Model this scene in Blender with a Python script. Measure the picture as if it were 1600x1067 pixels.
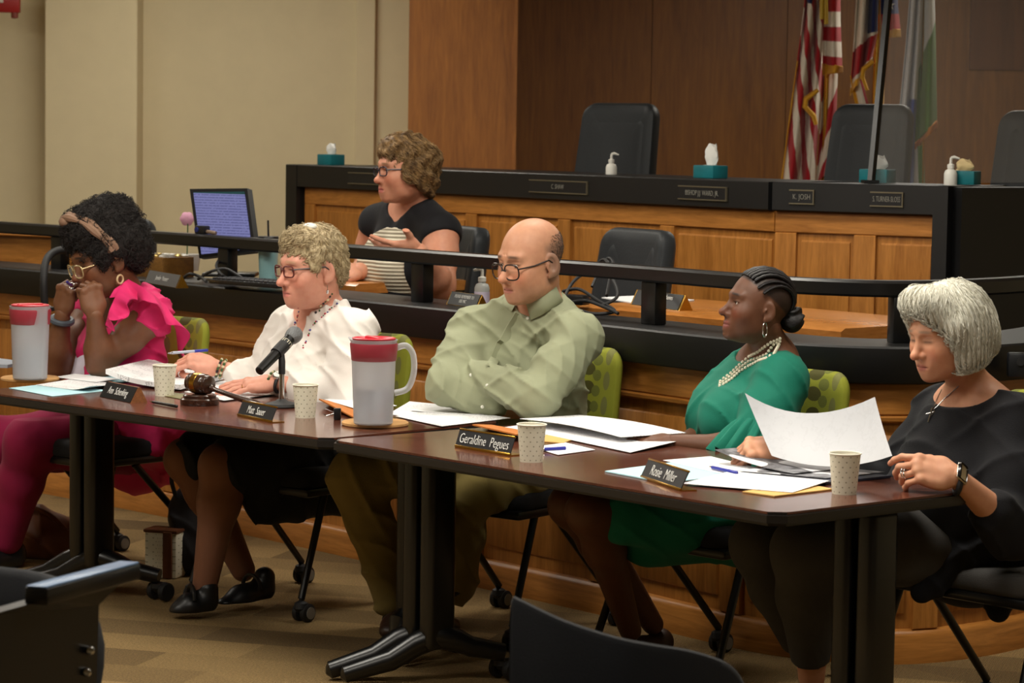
import bpy, bmesh, math, random
import numpy as np
from mathutils import Vector, Matrix

for _o in list(bpy.data.objects):
    bpy.data.objects.remove(_o, do_unlink=True)
SC = bpy.context.scene
COL = SC.collection

# ------------------------------------------------------------------ camera
FPX, CAMH, TILT, ROLL = 4120.84, 1.5924, 0.07919, 0.01505
_ct, _st = math.cos(TILT), math.sin(TILT)
FW = Vector((0, _ct, -_st)); _up = Vector((0, _st, _ct)); _rt = Vector((1, 0, 0))
_c, _s = math.cos(ROLL), math.sin(ROLL)
RT = _rt * _c + _up * _s
UP = _up * _c - _rt * _s
CAM = Vector((0, 0, CAMH))
cam_data = bpy.data.cameras.new('camera')
cam_data.sensor_width = 36.0
cam_data.lens = FPX / 1600.0 * 36.0
cam_data.clip_end = 100
cam_data.dof.use_dof = True
cam_data.dof.focus_distance = 7.9
cam_data.dof.aperture_fstop = 8.0
cam_obj = bpy.data.objects.new('camera', cam_data)
COL.objects.link(cam_obj)
_m = Matrix((RT, UP, -FW)).transposed().to_4x4()
_m.translation = CAM
cam_obj.matrix_world = _m
SC.camera = cam_obj

def V(px, py, Y):
    """world point seen at photo pixel (px, py) at world distance Y"""
    d = FW * FPX + RT * (px - 800.0) + UP * (533.5 - py)
    return CAM + d * (Y / d.y)

def G(px, py, z=0.0):
    d = FW * FPX + RT * (px - 800.0) + UP * (533.5 - py)
    return CAM + d * ((z - CAMH) / d.z)

# ------------------------------------------------------------------ world, exposure
w = bpy.data.worlds.new('world'); SC.world = w
w.use_nodes = True
w.node_tree.nodes['Background'].inputs[0].default_value = (0.9, 0.93, 1.0, 1)
w.node_tree.nodes['Background'].inputs[1].default_value = 0.02
SC.view_settings.view_transform = 'Standard'
SC.view_settings.look = 'None'
SC.view_settings.exposure = 0.0
SC.view_settings.gamma = 1.0
SC.view_settings.use_curve_mapping = False

# ceiling troffers: (x, y, size_x, size_y, watts)
CEIL = 3.05
TROFFERS = [(-1.9, 7.4, 1.2, 0.6, 52), (0.3, 6.4, 1.2, 0.6, 54), (-3.6, 6.4, 1.2, 0.6, 30), (-1.4, 4.6, 1.2, 0.6, 36),
            (-1.6, 10.9, 1.2, 0.6, 30), (0.35, 9.0, 1.2, 0.6, 30), (2.2, 7.3, 1.2, 0.6, 10), (-3.9, 11.6, 1.2, 0.6, 30),
            (1.7, 3.8, 1.2, 0.6, 22), (-1.7, 13.9, 1.2, 0.6, 20), (2.3, 13.9, 1.2, 0.6, 30)]
LIGHT_COL = (1.0, 0.945, 0.83)

# ------------------------------------------------------------------ materials
MATS = {}
def srgb(r, g, b):
    f = lambda c: (c / 255 / 12.92) if c <= 10 else ((c / 255 + 0.055) / 1.055) ** 2.4
    return (f(r), f(g), f(b), 1)

def mat(name, col, rough=0.5, metal=0.0, spec=0.5, **kw):
    if name in MATS: return MATS[name]
    m = bpy.data.materials.new(name); m.use_nodes = True
    b = m.node_tree.nodes['Principled BSDF']
    b.inputs['Base Color'].default_value = col
    b.inputs['Roughness'].default_value = rough
    b.inputs['Metallic'].default_value = metal
    b.inputs['Specular IOR Level'].default_value = spec
    for k, v in kw.items(): b.inputs[k.replace('_', ' ')].default_value = v
    MATS[name] = m
    return m

class NT:
    def __init__(s, m):
        s.m = m; s.t = m.node_tree; s.b = s.t.nodes['Principled BSDF']
    def n(s, typ, **kw):
        nd = s.t.nodes.new(typ)
        for k, v in kw.items():
            if hasattr(nd, k): setattr(nd, k, v)
            else: nd.inputs[k.replace('_', ' ')].default_value = v
        return nd
    def l(s, a, b): s.t.links.new(a, b)
    def coord(s, kind='Object', scale=(1, 1, 1), rot=(0, 0, 0)):
        tc = s.n('ShaderNodeTexCoord'); mp = s.n('ShaderNodeMapping')
        mp.inputs['Scale'].default_value = scale; mp.inputs['Rotation'].default_value = rot
        s.l(tc.outputs[kind], mp.inputs[0]); return mp.outputs[0]
    def ramp(s, fac, stops):
        r = s.n('ShaderNodeValToRGB'); e = r.color_ramp.elements
        while len(e) < len(stops): e.new(0.5)
        for el, (p, c) in zip(e, stops): el.position = p; el.color = c
        s.l(fac, r.inputs[0]); return r.outputs[0]
    def noise(s, co, scale, detail=4, rough=0.5, dist=0.0):
        nd = s.n('ShaderNodeTexNoise'); s.l(co, nd.inputs['Vector'])
        nd.inputs['Scale'].default_value = scale; nd.inputs['Detail'].default_value = detail
        nd.inputs['Roughness'].default_value = rough; nd.inputs['Distortion'].default_value = dist
        return nd.outputs['Fac']
    def mix(s, fac, a, b, typ='MIX'):
        x = s.n('ShaderNodeMix'); x.data_type = 'RGBA'; x.blend_type = typ
        for sock, v in ((x.inputs['Factor'], fac), (x.inputs['A'], a), (x.inputs['B'], b)):
            pass
        ins = [i for i in x.inputs if i.enabled]
        for sock, v in zip((ins[0], ins[-2], ins[-1]), (fac, a, b)):
            if isinstance(v, (int, float, tuple)): sock.default_value = v
            else: s.l(v, sock)
        return [o for o in x.outputs if o.enabled][0]
    def bump(s, h, strength=0.2, dist=0.01):
        b = s.n('ShaderNodeBump'); b.inputs['Strength'].default_value = strength; b.inputs['Distance'].default_value = dist
        s.l(h, b.inputs['Height']); s.l(b.outputs[0], s.b.inputs['Normal'])
    def math(s, op, a, b=None, c=None):
        x = s.n('ShaderNodeMath'); x.operation = op
        for sock, v in zip(x.inputs, (a, b, c)):
            if v is None: continue
            if isinstance(v, (int, float)): sock.default_value = v
            else: s.l(v, sock)
        return x.outputs[0]
    def col(s, c): s.l(c, s.b.inputs['Base Color'])

def wood(name, dark, light, scale=(9, 9, 0.7), rough=0.4, rot=(0, 0, 0), coat=0.0, bumps=0.05):
    if name in MATS: return MATS[name]
    m = mat(name, light, rough); t = NT(m)
    co = t.coord('Object', scale, rot)
    a = t.noise(co, 3.0, 6, 0.6, 1.4)
    b = t.noise(co, 14.0, 4, 0.6, 0.3)
    f = t.math('ADD', t.math('MULTIPLY', a, 0.65), t.math('MULTIPLY', b, 0.35))
    t.col(t.ramp(f, [(0.34, dark), (0.5, tuple((x + y) / 2 for x, y in zip(dark, light))), (0.66, light)]))
    if coat: t.b.inputs['Coat Weight'].default_value = coat; t.b.inputs['Coat Roughness'].default_value = 0.12
    t.bump(b, bumps, 0.004)
    return m

def fabric(name, c, rough=0.85, scale=400, strength=0.25, var=0.12, wr=0.0):
    if name in MATS: return MATS[name]
    m = mat(name, c, rough, spec=0.25); t = NT(m)
    co = t.coord('Object')
    n1 = t.noise(co, 9, 4); n2 = t.noise(co, scale, 2)
    dk = tuple(x * (1 - var) for x in c[:3]) + (1,); lt = tuple(min(1, x * (1 + var)) for x in c[:3]) + (1,)
    t.col(t.ramp(n1, [(0.3, dk), (0.7, lt)]))
    t.bump(t.math('ADD', n2, t.math('MULTIPLY', n1, wr)), strength, 0.004)
    t.b.inputs['Sheen Weight'].default_value = 0.04
    return m

OAK = wood('oak_panel', srgb(142, 88, 32), srgb(188, 126, 58), (7, 7, 0.7), 0.38)
OAKH = wood('oak_horizontal', srgb(144, 90, 34), srgb(192, 128, 60), (0.8, 0.8, 9), 0.38)
OAKT = wood('oak_desktop', srgb(158, 98, 42), srgb(196, 130, 66), (1.2, 1.2, 6), 0.25, coat=0.3)
OAKW = wood('oak_wall', srgb(132, 78, 26), srgb(172, 108, 42), (5, 5, 0.5), 0.45)
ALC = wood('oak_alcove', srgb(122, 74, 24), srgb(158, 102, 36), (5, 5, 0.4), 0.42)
TABLE = wood('mahogany_laminate', srgb(74, 40, 30), srgb(104, 60, 46), (1.2, 9, 3), 0.17, bumps=0.01)
BLK = mat('black_laminate', srgb(17, 17, 18), 0.42)
BLKM = mat('black_metal', srgb(11, 11, 12), 0.32)
EDGE = mat('black_edge_band', srgb(30, 27, 26), 0.35)
RUB = mat('black_rubber', srgb(22, 22, 24), 0.6)
LEA = fabric('black_leather', srgb(38, 41, 44), 0.45, 120, 0.12, 0.05)
GREYCAP = mat('grey_cap', srgb(120, 116, 108), 0.45)
CHROME = mat('chrome', srgb(200, 200, 200), 0.15, 1.0)
GOLD = mat('brass_metal', srgb(190, 145, 60), 0.25, 1.0)
PAPER = mat('white_paper', srgb(238, 238, 240), 0.7)
PAPERB = mat('pale_blue_paper', srgb(178, 220, 230), 0.7)
MANILA = mat('manila_paper', srgb(216, 172, 98), 0.7)
ORANGE = mat('orange_envelope', srgb(190, 112, 40), 0.65)
BLKP = mat('black_plate', srgb(24, 25, 28), 0.35)
LETTER = mat('white_lettering', srgb(228, 228, 224), 0.6)
LETTERG = mat('grey_lettering', srgb(140, 138, 128), 0.6)
CREAM = fabric('cream_wall_paint', srgb(214, 200, 164), 0.8, 90, 0.05, 0.02)
def _carpet():
    m = mat('patterned_carpet', srgb(150, 130, 96), 0.95, spec=0.1); t = NT(m)
    co = t.coord('Object', (1, 1, 1), (0, 0, 0.3))
    br = t.n('ShaderNodeTexBrick'); t.l(co, br.inputs['Vector'])
    br.inputs['Scale'].default_value = 1.0; br.inputs['Brick Width'].default_value = 0.62; br.inputs['Row Height'].default_value = 0.22
    br.inputs['Mortar Size'].default_value = 0.0; br.offset = 0.37
    br.inputs['Color1'].default_value = srgb(178, 154, 112); br.inputs['Color2'].default_value = srgb(90, 76, 58)
    mp = t.n('ShaderNodeMapping'); mp.inputs['Rotation'].default_value = (0, 0, 0.9); mp.inputs['Scale'].default_value = (0.8, 1.3, 1)
    t.l(co, mp.inputs[0])
    b2 = t.n('ShaderNodeTexBrick'); t.l(mp.outputs[0], b2.inputs['Vector'])
    b2.inputs['Scale'].default_value = 0.8; b2.inputs['Brick Width'].default_value = 0.7; b2.inputs['Row Height'].default_value = 0.3; b2.inputs['Mortar Size'].default_value = 0
    b2.inputs['Color1'].default_value = srgb(160, 138, 102); b2.inputs['Color2'].default_value = srgb(116, 100, 78)
    c = t.mix(0.42, br.outputs[0], b2.outputs[0])
    n = t.noise(co, 150, 3, 0.75); wv = t.n('ShaderNodeTexWave'); t.l(co, wv.inputs['Vector']); wv.inputs['Scale'].default_value = 55; wv.inputs['Distortion'].default_value = 4
    wv.inputs['Detail'].default_value = 2
    c2 = t.mix(0.6, c, t.ramp(n, [(0.3, srgb(72, 64, 52)), (0.7, srgb(206, 190, 158))]), 'OVERLAY')
    t.col(c2); t.bump(t.math('ADD', n, wv.outputs['Fac']), 0.5, 0.006)
    return m
CARPET = _carpet()

# ------------------------------------------------------------------ object helpers
def link(o, parent=None):
    COL.objects.link(o)
    if parent is not None: o.parent = parent
    return o

def tag(o, label=None, cat=None, group=None, kind=None):
    if label: o['label'] = label
    if cat: o['category'] = cat
    if group: o['group'] = group
    if kind: o['kind'] = kind
    return o

def thing(name, label, cat, loc=(0, 0, 0), rotz=0.0, group=None):
    o = bpy.data.objects.new(name, None); link(o)
    o.empty_display_size = 0.05
    o.location = loc; o.rotation_euler = (0, 0, rotz)
    return tag(o, label, cat, group)

def mesh_obj(name, verts, faces, m, parent=None, smooth=False):
    me = bpy.data.meshes.new(name); me.from_pydata([tuple(v) for v in verts], [], faces)
    me.materials.append(m); me.update()
    if smooth: me.polygons.foreach_set('use_smooth', [True] * len(me.polygons))
    o = bpy.data.objects.new(name, me)
    return link(o, parent)

class MB:
    """collects shapes into one bmesh"""
    def __init__(s): s.bm = bmesh.new()
    def box(s, c, size, rot=None, bev=0.0, seg=2):
        mx = Matrix.Translation(Vector(c)) @ (rot.to_4x4() if rot is not None else Matrix.Identity(4)) @ Matrix.Diagonal((*size, 1))
        r = bmesh.ops.create_cube(s.bm, size=1.0, matrix=mx)
        if bev:
            es = list({e for v in r['verts'] for e in v.link_edges})
            bmesh.ops.bevel(s.bm, geom=es, offset=bev, segments=seg, affect='EDGES', profile=0.5)
        return s
    def tube(s, pts, r, n=10, closed=False, cap=True):
        pts = [Vector(p) for p in pts]; N = len(pts)
        rs = r if isinstance(r, (list, tuple)) else [r] * N
        prev = None; rings = []
        for i, p in enumerate(pts):
            if closed: tg = (pts[(i + 1) % N] - pts[i - 1])
            else: tg = pts[min(i + 1, N - 1)] - pts[max(i - 1, 0)]
            tg.normalize()
            if prev is None:
                a = Vector((0, 0, 1)) if abs(tg.z) < 0.9 else Vector((1, 0, 0))
                nx = tg.cross(a).normalized()
            else:
                nx = (prev - tg * prev.dot(tg)).normalized()
            prev = nx; ny = tg.cross(nx)
            rings.append([s.bm.verts.new(p + (nx * math.cos(2 * math.pi * k / n) + ny * math.sin(2 * math.pi * k / n)) * rs[i]) for k in range(n)])
        for i in range(N if closed else N - 1):
            A, B = rings[i], rings[(i + 1) % N]
            for k in range(n): s.bm.faces.new((A[k], A[(k + 1) % n], B[(k + 1) % n], B[k]))
        if cap and not closed:
            s.bm.faces.new(list(reversed(rings[0]))); s.bm.faces.new(rings[-1])
        return s
    def lathe(s, prof, n=24, c=(0, 0, 0), axis=None):
        """prof: list of (radius, z)"""
        c = Vector(c); q = Vector((0, 0, 1)).rotation_difference(Vector(axis).normalized()).to_matrix() if axis is not None else Matrix.Identity(3)
        rings = []
        for r, z in prof:
            if r < 1e-6: rings.append([s.bm.verts.new(c + q @ Vector((0, 0, z)))])
            else: rings.append([s.bm.verts.new(c + q @ Vector((r * math.cos(2 * math.pi * k / n), r * math.sin(2 * math.pi * k / n), z))) for k in range(n)])
        for A, B in zip(rings, rings[1:]):
            for k in range(n):
                k2 = (k + 1) % n
                if len(A) == 1 and len(B) == 1: continue
                if len(A) == 1: s.bm.faces.new((A[0], B[k2], B[k]))
                elif len(B) == 1: s.bm.faces.new((A[k], A[k2], B[0]))
                else: s.bm.faces.new((A[k], A[k2], B[k2], B[k]))
        return s
    def prism(s, poly, z0, z1, bev=0.0):
        lo = [s.bm.verts.new((p[0], p[1], z0)) for p in poly]; hi = [s.bm.verts.new((p[0], p[1], z1)) for p in poly]
        n = len(poly); fs = [s.bm.faces.new(list(reversed(lo))), s.bm.faces.new(hi)]
        for i in range(n): fs.append(s.bm.faces.new((lo[i], lo[(i + 1) % n], hi[(i + 1) % n], hi[i])))
        bmesh.ops.recalc_face_normals(s.bm, faces=fs)
        if bev: bmesh.ops.bevel(s.bm, geom=list(fs[1].edges) + list(fs[0].edges), offset=bev, segments=2, affect='EDGES')
        return s
    def loft(s, rings, cap=True, closed_ring=True):
        R = [[s.bm.verts.new(Vector(p)) for p in ring] for ring in rings]
        for A, B in zip(R, R[1:]):
            n = len(A)
            for k in range(n if closed_ring else n - 1):
                s.bm.faces.new((A[k], A[(k + 1) % n], B[(k + 1) % n], B[k]))
        if cap and closed_ring: s.bm.faces.new(list(reversed(R[0]))); s.bm.faces.new(R[-1])
        return s
    def build(s, name, m, parent=None, smooth=True, angle=40):
        bmesh.ops.recalc_face_normals(s.bm, faces=s.bm.faces)
        me = bpy.data.meshes.new(name); s.bm.to_mesh(me); s.bm.free(); me.materials.append(m)
        if smooth:
            me.polygons.foreach_set('use_smooth', [True] * len(me.polygons))
            me.set_sharp_from_angle(angle=math.radians(angle))
        o = bpy.data.objects.new(name, me)
        return link(o, parent)

def copy_tree(o, parent=None):
    c = o.copy(); COL.objects.link(c); c.parent = parent
    for ch in list(o.children): copy_tree(ch, c)
    return c

def rotz(a): return Matrix.Rotation(a, 3, 'Z')
def frame(xa, za):
    """rotation matrix from x axis and approx z axis"""
    x = Vector(xa).normalized(); z = Vector(za); z = (z - x * z.dot(x)).normalized(); y = z.cross(x)
    return Matrix((x, y, z)).transposed()

def text_obj(name, body, size, m, parent, loc, rot, align='CENTER', sx=1.0, depth=0.0004, maxw=None):
    cu = bpy.data.curves.new(name, 'FONT'); cu.body = body; cu.size = size; cu.align_x = align; cu.align_y = 'CENTER'
    cu.extrude = depth; cu.resolution_u = 3; cu.offset = -size * .012
    o = bpy.data.objects.new(name, cu); COL.objects.link(o)
    dg = bpy.context.evaluated_depsgraph_get(); me = bpy.data.meshes.new_from_object(o.evaluated_get(dg))
    bpy.data.objects.remove(o, do_unlink=True)
    me.name = name; me.materials.clear(); me.materials.append(m)
    if maxw and len(me.vertices):
        xs = [v.co.x for v in me.vertices]; sx = min(sx, maxw / max(1e-6, max(xs) - min(xs)))
    mx = Matrix.Translation(Vector(loc)) @ rot.to_4x4() @ Matrix.Diagonal((sx, 1, 1, 1))
    me.transform(mx)
    o = bpy.data.objects.new(name, me); link(o, parent)
    return o
# ------------------------------------------------------------------ room shell
def struct(name, mb, m, parent=None, smooth=False):
    o = mb.build(name, m, parent, smooth)
    if parent is None: o['kind'] = 'structure'
    return o
XL, XR, YF, YB = -7.0, 5.6, -3.0, 15.6
struct('floor', MB().box((-0.7, 7.0, -0.05), (12.6, 20.0, 0.1)), CARPET)
ceiling_m = mat('ceiling_tile', srgb(206, 200, 186), 0.9)
struct('ceiling', MB().box((-0.7, 7.0, CEIL + 0.08), (12.6, 20.0, 0.1)), ceiling_m)
struct('wall_left', MB().box((XL, 7.0, CEIL / 2), (0.1, 20.0, CEIL)), CREAM)
struct('wall_right', MB().box((XR, 7.0, CEIL / 2), (0.1, 20.0, CEIL)), CREAM)
struct('wall_front', MB().box((-0.7, YF, CEIL / 2), (12.6, 0.1, CEIL)), CREAM)
# back wall: cream part with a projecting column, then the oak pier and the oak alcove
xa = V(70, 150, 15.35).x; xb = V(214, 150, 15.35).x; xc = V(556, 150, 15.6).x; xd = V(586, 150, 15.6).x; xe = V(639, 150, 15.0).x; xf = V(806, 150, 15.0).x
back = struct('wall_back', MB().box(((XL + xe) / 2, YB + 0.05, CEIL / 2), (xe - XL + 0.3, 0.1, CEIL)), CREAM)
struct('column', MB().box(((xa + xb) / 2, YB - 0.12, CEIL / 2), (xb - xa, 0.26, CEIL), bev=0.006), CREAM, back)
struct('column', MB().box(((xc + xd) / 2, YB - 0.02, CEIL / 2), (xd - xc, 0.06, CEIL), bev=0.006), CREAM, back)
pier = struct('wall_pier', MB().box(((xe + xf) / 2, YB - 0.25, CEIL / 2), (xf - xe, 0.9, CEIL)), OAKW)
struct('corner_strip', MB().box((xf - 0.006, YB - 0.71, CEIL / 2), (0.02, 0.02, CEIL)), OAKW, pier)
YA = 16.9
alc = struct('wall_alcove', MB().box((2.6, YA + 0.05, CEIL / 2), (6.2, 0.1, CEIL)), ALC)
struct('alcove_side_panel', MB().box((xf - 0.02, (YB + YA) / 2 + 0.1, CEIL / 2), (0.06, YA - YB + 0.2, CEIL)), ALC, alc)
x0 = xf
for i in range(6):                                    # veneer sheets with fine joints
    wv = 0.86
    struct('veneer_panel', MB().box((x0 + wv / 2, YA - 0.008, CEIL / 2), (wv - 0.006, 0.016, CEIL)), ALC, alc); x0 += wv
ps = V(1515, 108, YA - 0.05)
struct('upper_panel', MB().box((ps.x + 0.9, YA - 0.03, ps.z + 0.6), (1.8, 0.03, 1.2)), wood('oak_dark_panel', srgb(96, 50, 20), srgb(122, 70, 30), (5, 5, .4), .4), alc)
# red exit sign, top left
ex = thing('exit_sign', 'red exit sign hanging at the top left corner of the cream wall', 'sign', V(8, 10, 15.2))
EXR = mat('exit_red', srgb(150, 22, 20), 0.4)
MB().box((0, 0, 0.03), (0.17, 0.05, 0.13), bev=0.006).build('housing', EXR, ex)
MB().box((-0.03, -0.027, 0.05), (0.05, 0.006, 0.06)).build('letter_panel', mat('exit_pale', srgb(200, 190, 180), .5), ex)
MB().tube([(0, 0, 0.09), (0, 0, 0.75)], 0.012).build('stem', BLKM, ex)
MB().lathe([(0, -0.035), (.02, -0.03), (.022, 0), (.02, 0.02)], 16, (.055, 0, -0.035)).build('lamp_head', mat('dull_red', srgb(120, 50, 38), .5), ex)

# ------------------------------------------------------------------ sweeps
def catmull(pts, n):
    P = [Vector((p[0], p[1], 0)) for p in pts]; out = []
    for i in range(len(P) - 1):
        a = P[max(i - 1, 0)]; b = P[i]; c = P[i + 1]; d = P[min(i + 2, len(P) - 1)]
        for k in range(n):
            t = k / n
            out.append(0.5 * (2 * b + (c - a) * t + (2 * a - 5 * b + 4 * c - d) * t * t + (3 * b - a - 3 * c + d) * t ** 3))
    out.append(P[-1]); return out
class Path:
    def __init__(s, pts):
        s.p = pts; s.L = [0]
        for a, b in zip(pts, pts[1:]): s.L.append(s.L[-1] + (b - a).length)
        s.len = s.L[-1]
    def at(s, d):
        d = min(max(d, 0), s.len - 1e-6); i = 0
        while s.L[i + 1] < d: i += 1
        a, b = s.p[i], s.p[i + 1]; t = (b - a).normalized()
        return a + t * (d - s.L[i]), t
    def pt(s, d, off=0.0, z=0.0):
        q, t = s.at(d)
        t2 = (s.at(d + 0.06)[0] - s.at(d - 0.06)[0]).normalized() if 0.06 < d < s.len - 0.06 else t
        n = Vector((t2.y, -t2.x, 0)); q = q + n * off; return Vector((q.x, q.y, z))
    def px(s, px):                                    # arc length where the path crosses photo column px
        best = (1e9, 0)
        for k in range(801):
            d = s.len * k / 800; q = s.at(d)[0]; e = abs(q.x / q.y - (px - 800) / (FPX * 1.0))
            if e < best[0]: best = (e, d)
        return best[1]
    def sweep(s, prof, d0=0, d1=None, step=0.09, mb=None):
        d1 = s.len if d1 is None else d1; n = max(1, int((d1 - d0) / step)); mb = mb or MB()
        return mb.loft([[s.pt(d0 + (d1 - d0) * i / n, o, z) for o, z in prof] for i in range(n + 1)])
def rect(o0, o1, z0, z1, b=0.004):
    return [(o0, z0), (o1 - b, z0), (o1, z0 + b), (o1, z1 - b), (o1 - b, z1), (o0, z1)]

# ------------------------------------------------------------------ low curved partition with rail
ZL, ZR = 0.970, 1.160
PT = Path(catmull([(-3.4, 12.78), (-2.55, 11.9), (-2.042, 11.386), (-1.437, 10.76), (-1.054, 10.31), (-.611, 9.79), (-.131, 9.20), (.32, 8.66), (.60, 8.28),
                   (.86, 8.0), (1.19, 7.915), (1.55, 8.14), (1.93, 8.65), (2.2, 9.3)], 8))
part = thing('curved_partition', 'long curved oak panelled partition with black ledge behind the seated row', 'partition')
PT.sweep(rect(-.12, -0.012, 0, ZL - .11)).build('core', OAK, part)
PT.sweep(rect(-.12, 0.012, .757, ZL - .112, .006)).build('upper_rail', OAKH, part)
PT.sweep([(-.05, .735), (.004, .735), (.016, .742), (.018, .752), (.012, .757), (-.05, .757)]).build('moulding', OAKH, part)
PT.sweep([(-.05, 0), (.016, 0), (.016, .085), (.008, .098), (-.004, .104), (-.05, .104)]).build('skirting', OAKH, part)
d = 0.2; PAN = 0.66
while d < PT.len - PAN:
    PT.sweep(rect(-.05, 0.006, .104, .735, .003), d, d + .085, .05).build('stile', OAK, part)
    PT.sweep([(-.05, .15), (-.006, .15), (-.001, .156), (-.001, .69), (-.006, .696), (-.05, .696)], d + .112, d + PAN - .027).build('panel', OAK, part)
    d += PAN
PT.sweep([(-.26, ZL - .112), (.055, ZL - .112), (.06, ZL - .106), (.06, ZL - .006), (.054, ZL), (-.26, ZL)]).build('ledge', BLK, part)
PT.sweep([(-.14, ZR - .043), (-.134, ZR - .05), (-.076, ZR - .05), (-.07, ZR - .043), (-.07, ZR - .008), (-.079, ZR), (-.131, ZR), (-.14, ZR - .008)]).build('handrail', BLKM, part)
for px in (62, 321, 624, 984, 1432):
    d = PT.px(px - 3)
    q = PT.pt(d, -.105, (ZL + ZR - .05) / 2); t = PT.at(d)[1]
    MB().box(q, (.074, .05, ZR - .05 - ZL), rotz(math.atan2(t.y, t.x)), .004).build('post', BLKM, part)

# raised well floor and dais floor
ZW = 0.27
inner = [PT.pt(PT.len * k / 40, -.125) for k in range(41)]
struct('floor_well', MB().prism([(p.x, p.y) for p in inner] + [(4.6, 9.4), (4.6, 15.3), (-3.4, 15.3)], 0.0, ZW), CARPET)

# ------------------------------------------------------------------ dais
ZT = 1.414; BAND = .112
DP = [Vector((-1.115, 13.4, 0)), Vector((1.035, 10.37, 0)), Vector((1.66, 9.99, 0))]
DS = Path(DP)
dais = thing('council_dais', 'high oak panelled council dais with black band and black end posts', 'dais')
def seg_sweep(prof, a, b, name, m, offs=(0, 0)):
    p = Path([a, b]); L = p.len
    mb = MB().loft([[p.pt(offs[0], o, z) for o, z in prof], [p.pt(L - offs[1], o, z) for o, z in prof]])
    return mb.build(name, m, dais)
struct('floor_dais', MB().prism([(-1.2, 13.6), (1.08, 10.52), (1.7, 10.15), (4.6, 11.6), (4.6, 16.8), (-1.2, 16.8)], ZW + .005, .46), CARPET)
for i, (a, b) in enumerate(zip(DP, DP[1:])):
    seg_sweep(rect(-.05, .0, ZW, ZT - BAND), a, b, 'front_board', OAK)
    seg_sweep(rect(-.05, .05, ZT - BAND, ZT, .004), a, b, 'black_band', BLK)
    seg_sweep(rect(-.55, -.05, ZT - .03, ZT - .002, .004), a, b, 'worktop', BLK)
    p = Path([a, b]); L = p.len; n = 5 if i == 0 else 2
    q0 = .13 if i == 0 else .0; q1 = 0 if i == 0 else .06
    stw = .09; pw = (L - q0 - q1) / n
    seg_sweep(rect(-.02, .016, ZT - BAND - .085, ZT - BAND - .002, .004), a, b, 'top_rail', OAKH, (q0, q1))
    seg_sweep(rect(-.02, .016, ZW, ZW + .1, .004), a, b, 'bottom_rail', OAKH, (q0, q1))
    for k in range(n):
        s0 = q0 + k * pw
        seg_sweep(rect(-.02, .016, ZW + .1, ZT - BAND - .085, .004), a, b, 'stile', OAK, (s0, L - s0 - stw))
        seg_sweep([(-.02, ZW + .13), (.002, ZW + .13), (.008, ZW + .14), (.008, ZT - BAND - .12), (.002, ZT - BAND - .113), (-.02, ZT - BAND - .113)], a, b, 'panel', OAK, (s0 + stw + .02, L - s0 - pw + .02))
a, b = DP[0], DP[1]; seg_sweep(rect(-.3, .052, ZW, ZT, .004), a, b, 'end_post', BLK, (-.01, Path([a, b]).len - .105))
a, b = DP[1], DP[2]; seg_sweep(rect(-.2, .052, ZW, ZT, .004), a, b, 'end_post', BLK, (Path([a, b]).len - .06, 0))
seg_sweep(rect(-.1, .05, ZW, ZT - .004, .004), DP[2], Vector((2.9, 10.75, 0)), 'side_panel', BLK, (-.03, 0))

# low oak counter at the far left behind the rail
ctr = thing('oak_counter', 'low oak counter with flat top at far left behind the rail', 'counter')
ca, cb = V(-60, 400, 12.3), V(103, 400, 12.0)
ctr.location = (0, 0, 0)
pc = Path([Vector((ca.x, ca.y, 0)), Vector((cb.x, cb.y, 0))])
ztop = V(60, 360, 12.1).z
pc.sweep(rect(-.5, 0, ZW, ztop - .03)).build('body', OAKH, ctr)
pc.sweep(rect(-.52, .03, ztop - .03, ztop, .006), -.0, pc.len).build('counter_top', OAKT, ctr)

# ------------------------------------------------------------------ ceiling lights
DIFF = mat('light_diffuser', (1, 1, 1, 1), 0.5)
DIFF.node_tree.nodes['Principled BSDF'].inputs['Emission Color'].default_value = (*LIGHT_COL, 1)
DIFF.node_tree.nodes['Principled BSDF'].inputs['Emission Strength'].default_value = 4.0
LIGHT_AT = ['above the left table', 'above the right table', 'left of the left table', 'in front of both tables', 'above the clerk', 'above the rail behind the emerald dress', 'above the white haired woman',
            'above the oak counter at far left', 'above the foreground seats', 'above the left end of the dais', 'above the flags']
for i, (x, y, sx, sy, wt) in enumerate(TROFFERS):
    t = thing('ceiling_light', 'recessed rectangular ceiling light panel ' + LIGHT_AT[i], 'light', (x, y, CEIL), 0, 'ceiling light panels')
    for dx, dy, wx, wy in ((0, sy / 2 + .015, sx + .06, .03), (0, -sy / 2 - .015, sx + .06, .03), (sx / 2 + .015, 0, .03, sy), (-sx / 2 - .015, 0, .03, sy)):
        MB().box((dx, dy, .015), (wx, wy, .03)).build('frame', mat('white_metal', srgb(225, 225, 220), .5), t)
    MB().box((0, 0, .025), (sx, sy, .006)).build('diffuser', DIFF, t)
    ld = bpy.data.lights.new('lamp', 'AREA'); ld.shape = 'RECTANGLE'; ld.size = sx; ld.size_y = sy; ld.energy = wt; ld.color = LIGHT_COL
    lo = bpy.data.objects.new('lamp', ld); link(lo, t); lo.location = (0, 0, 0.012)
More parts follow.
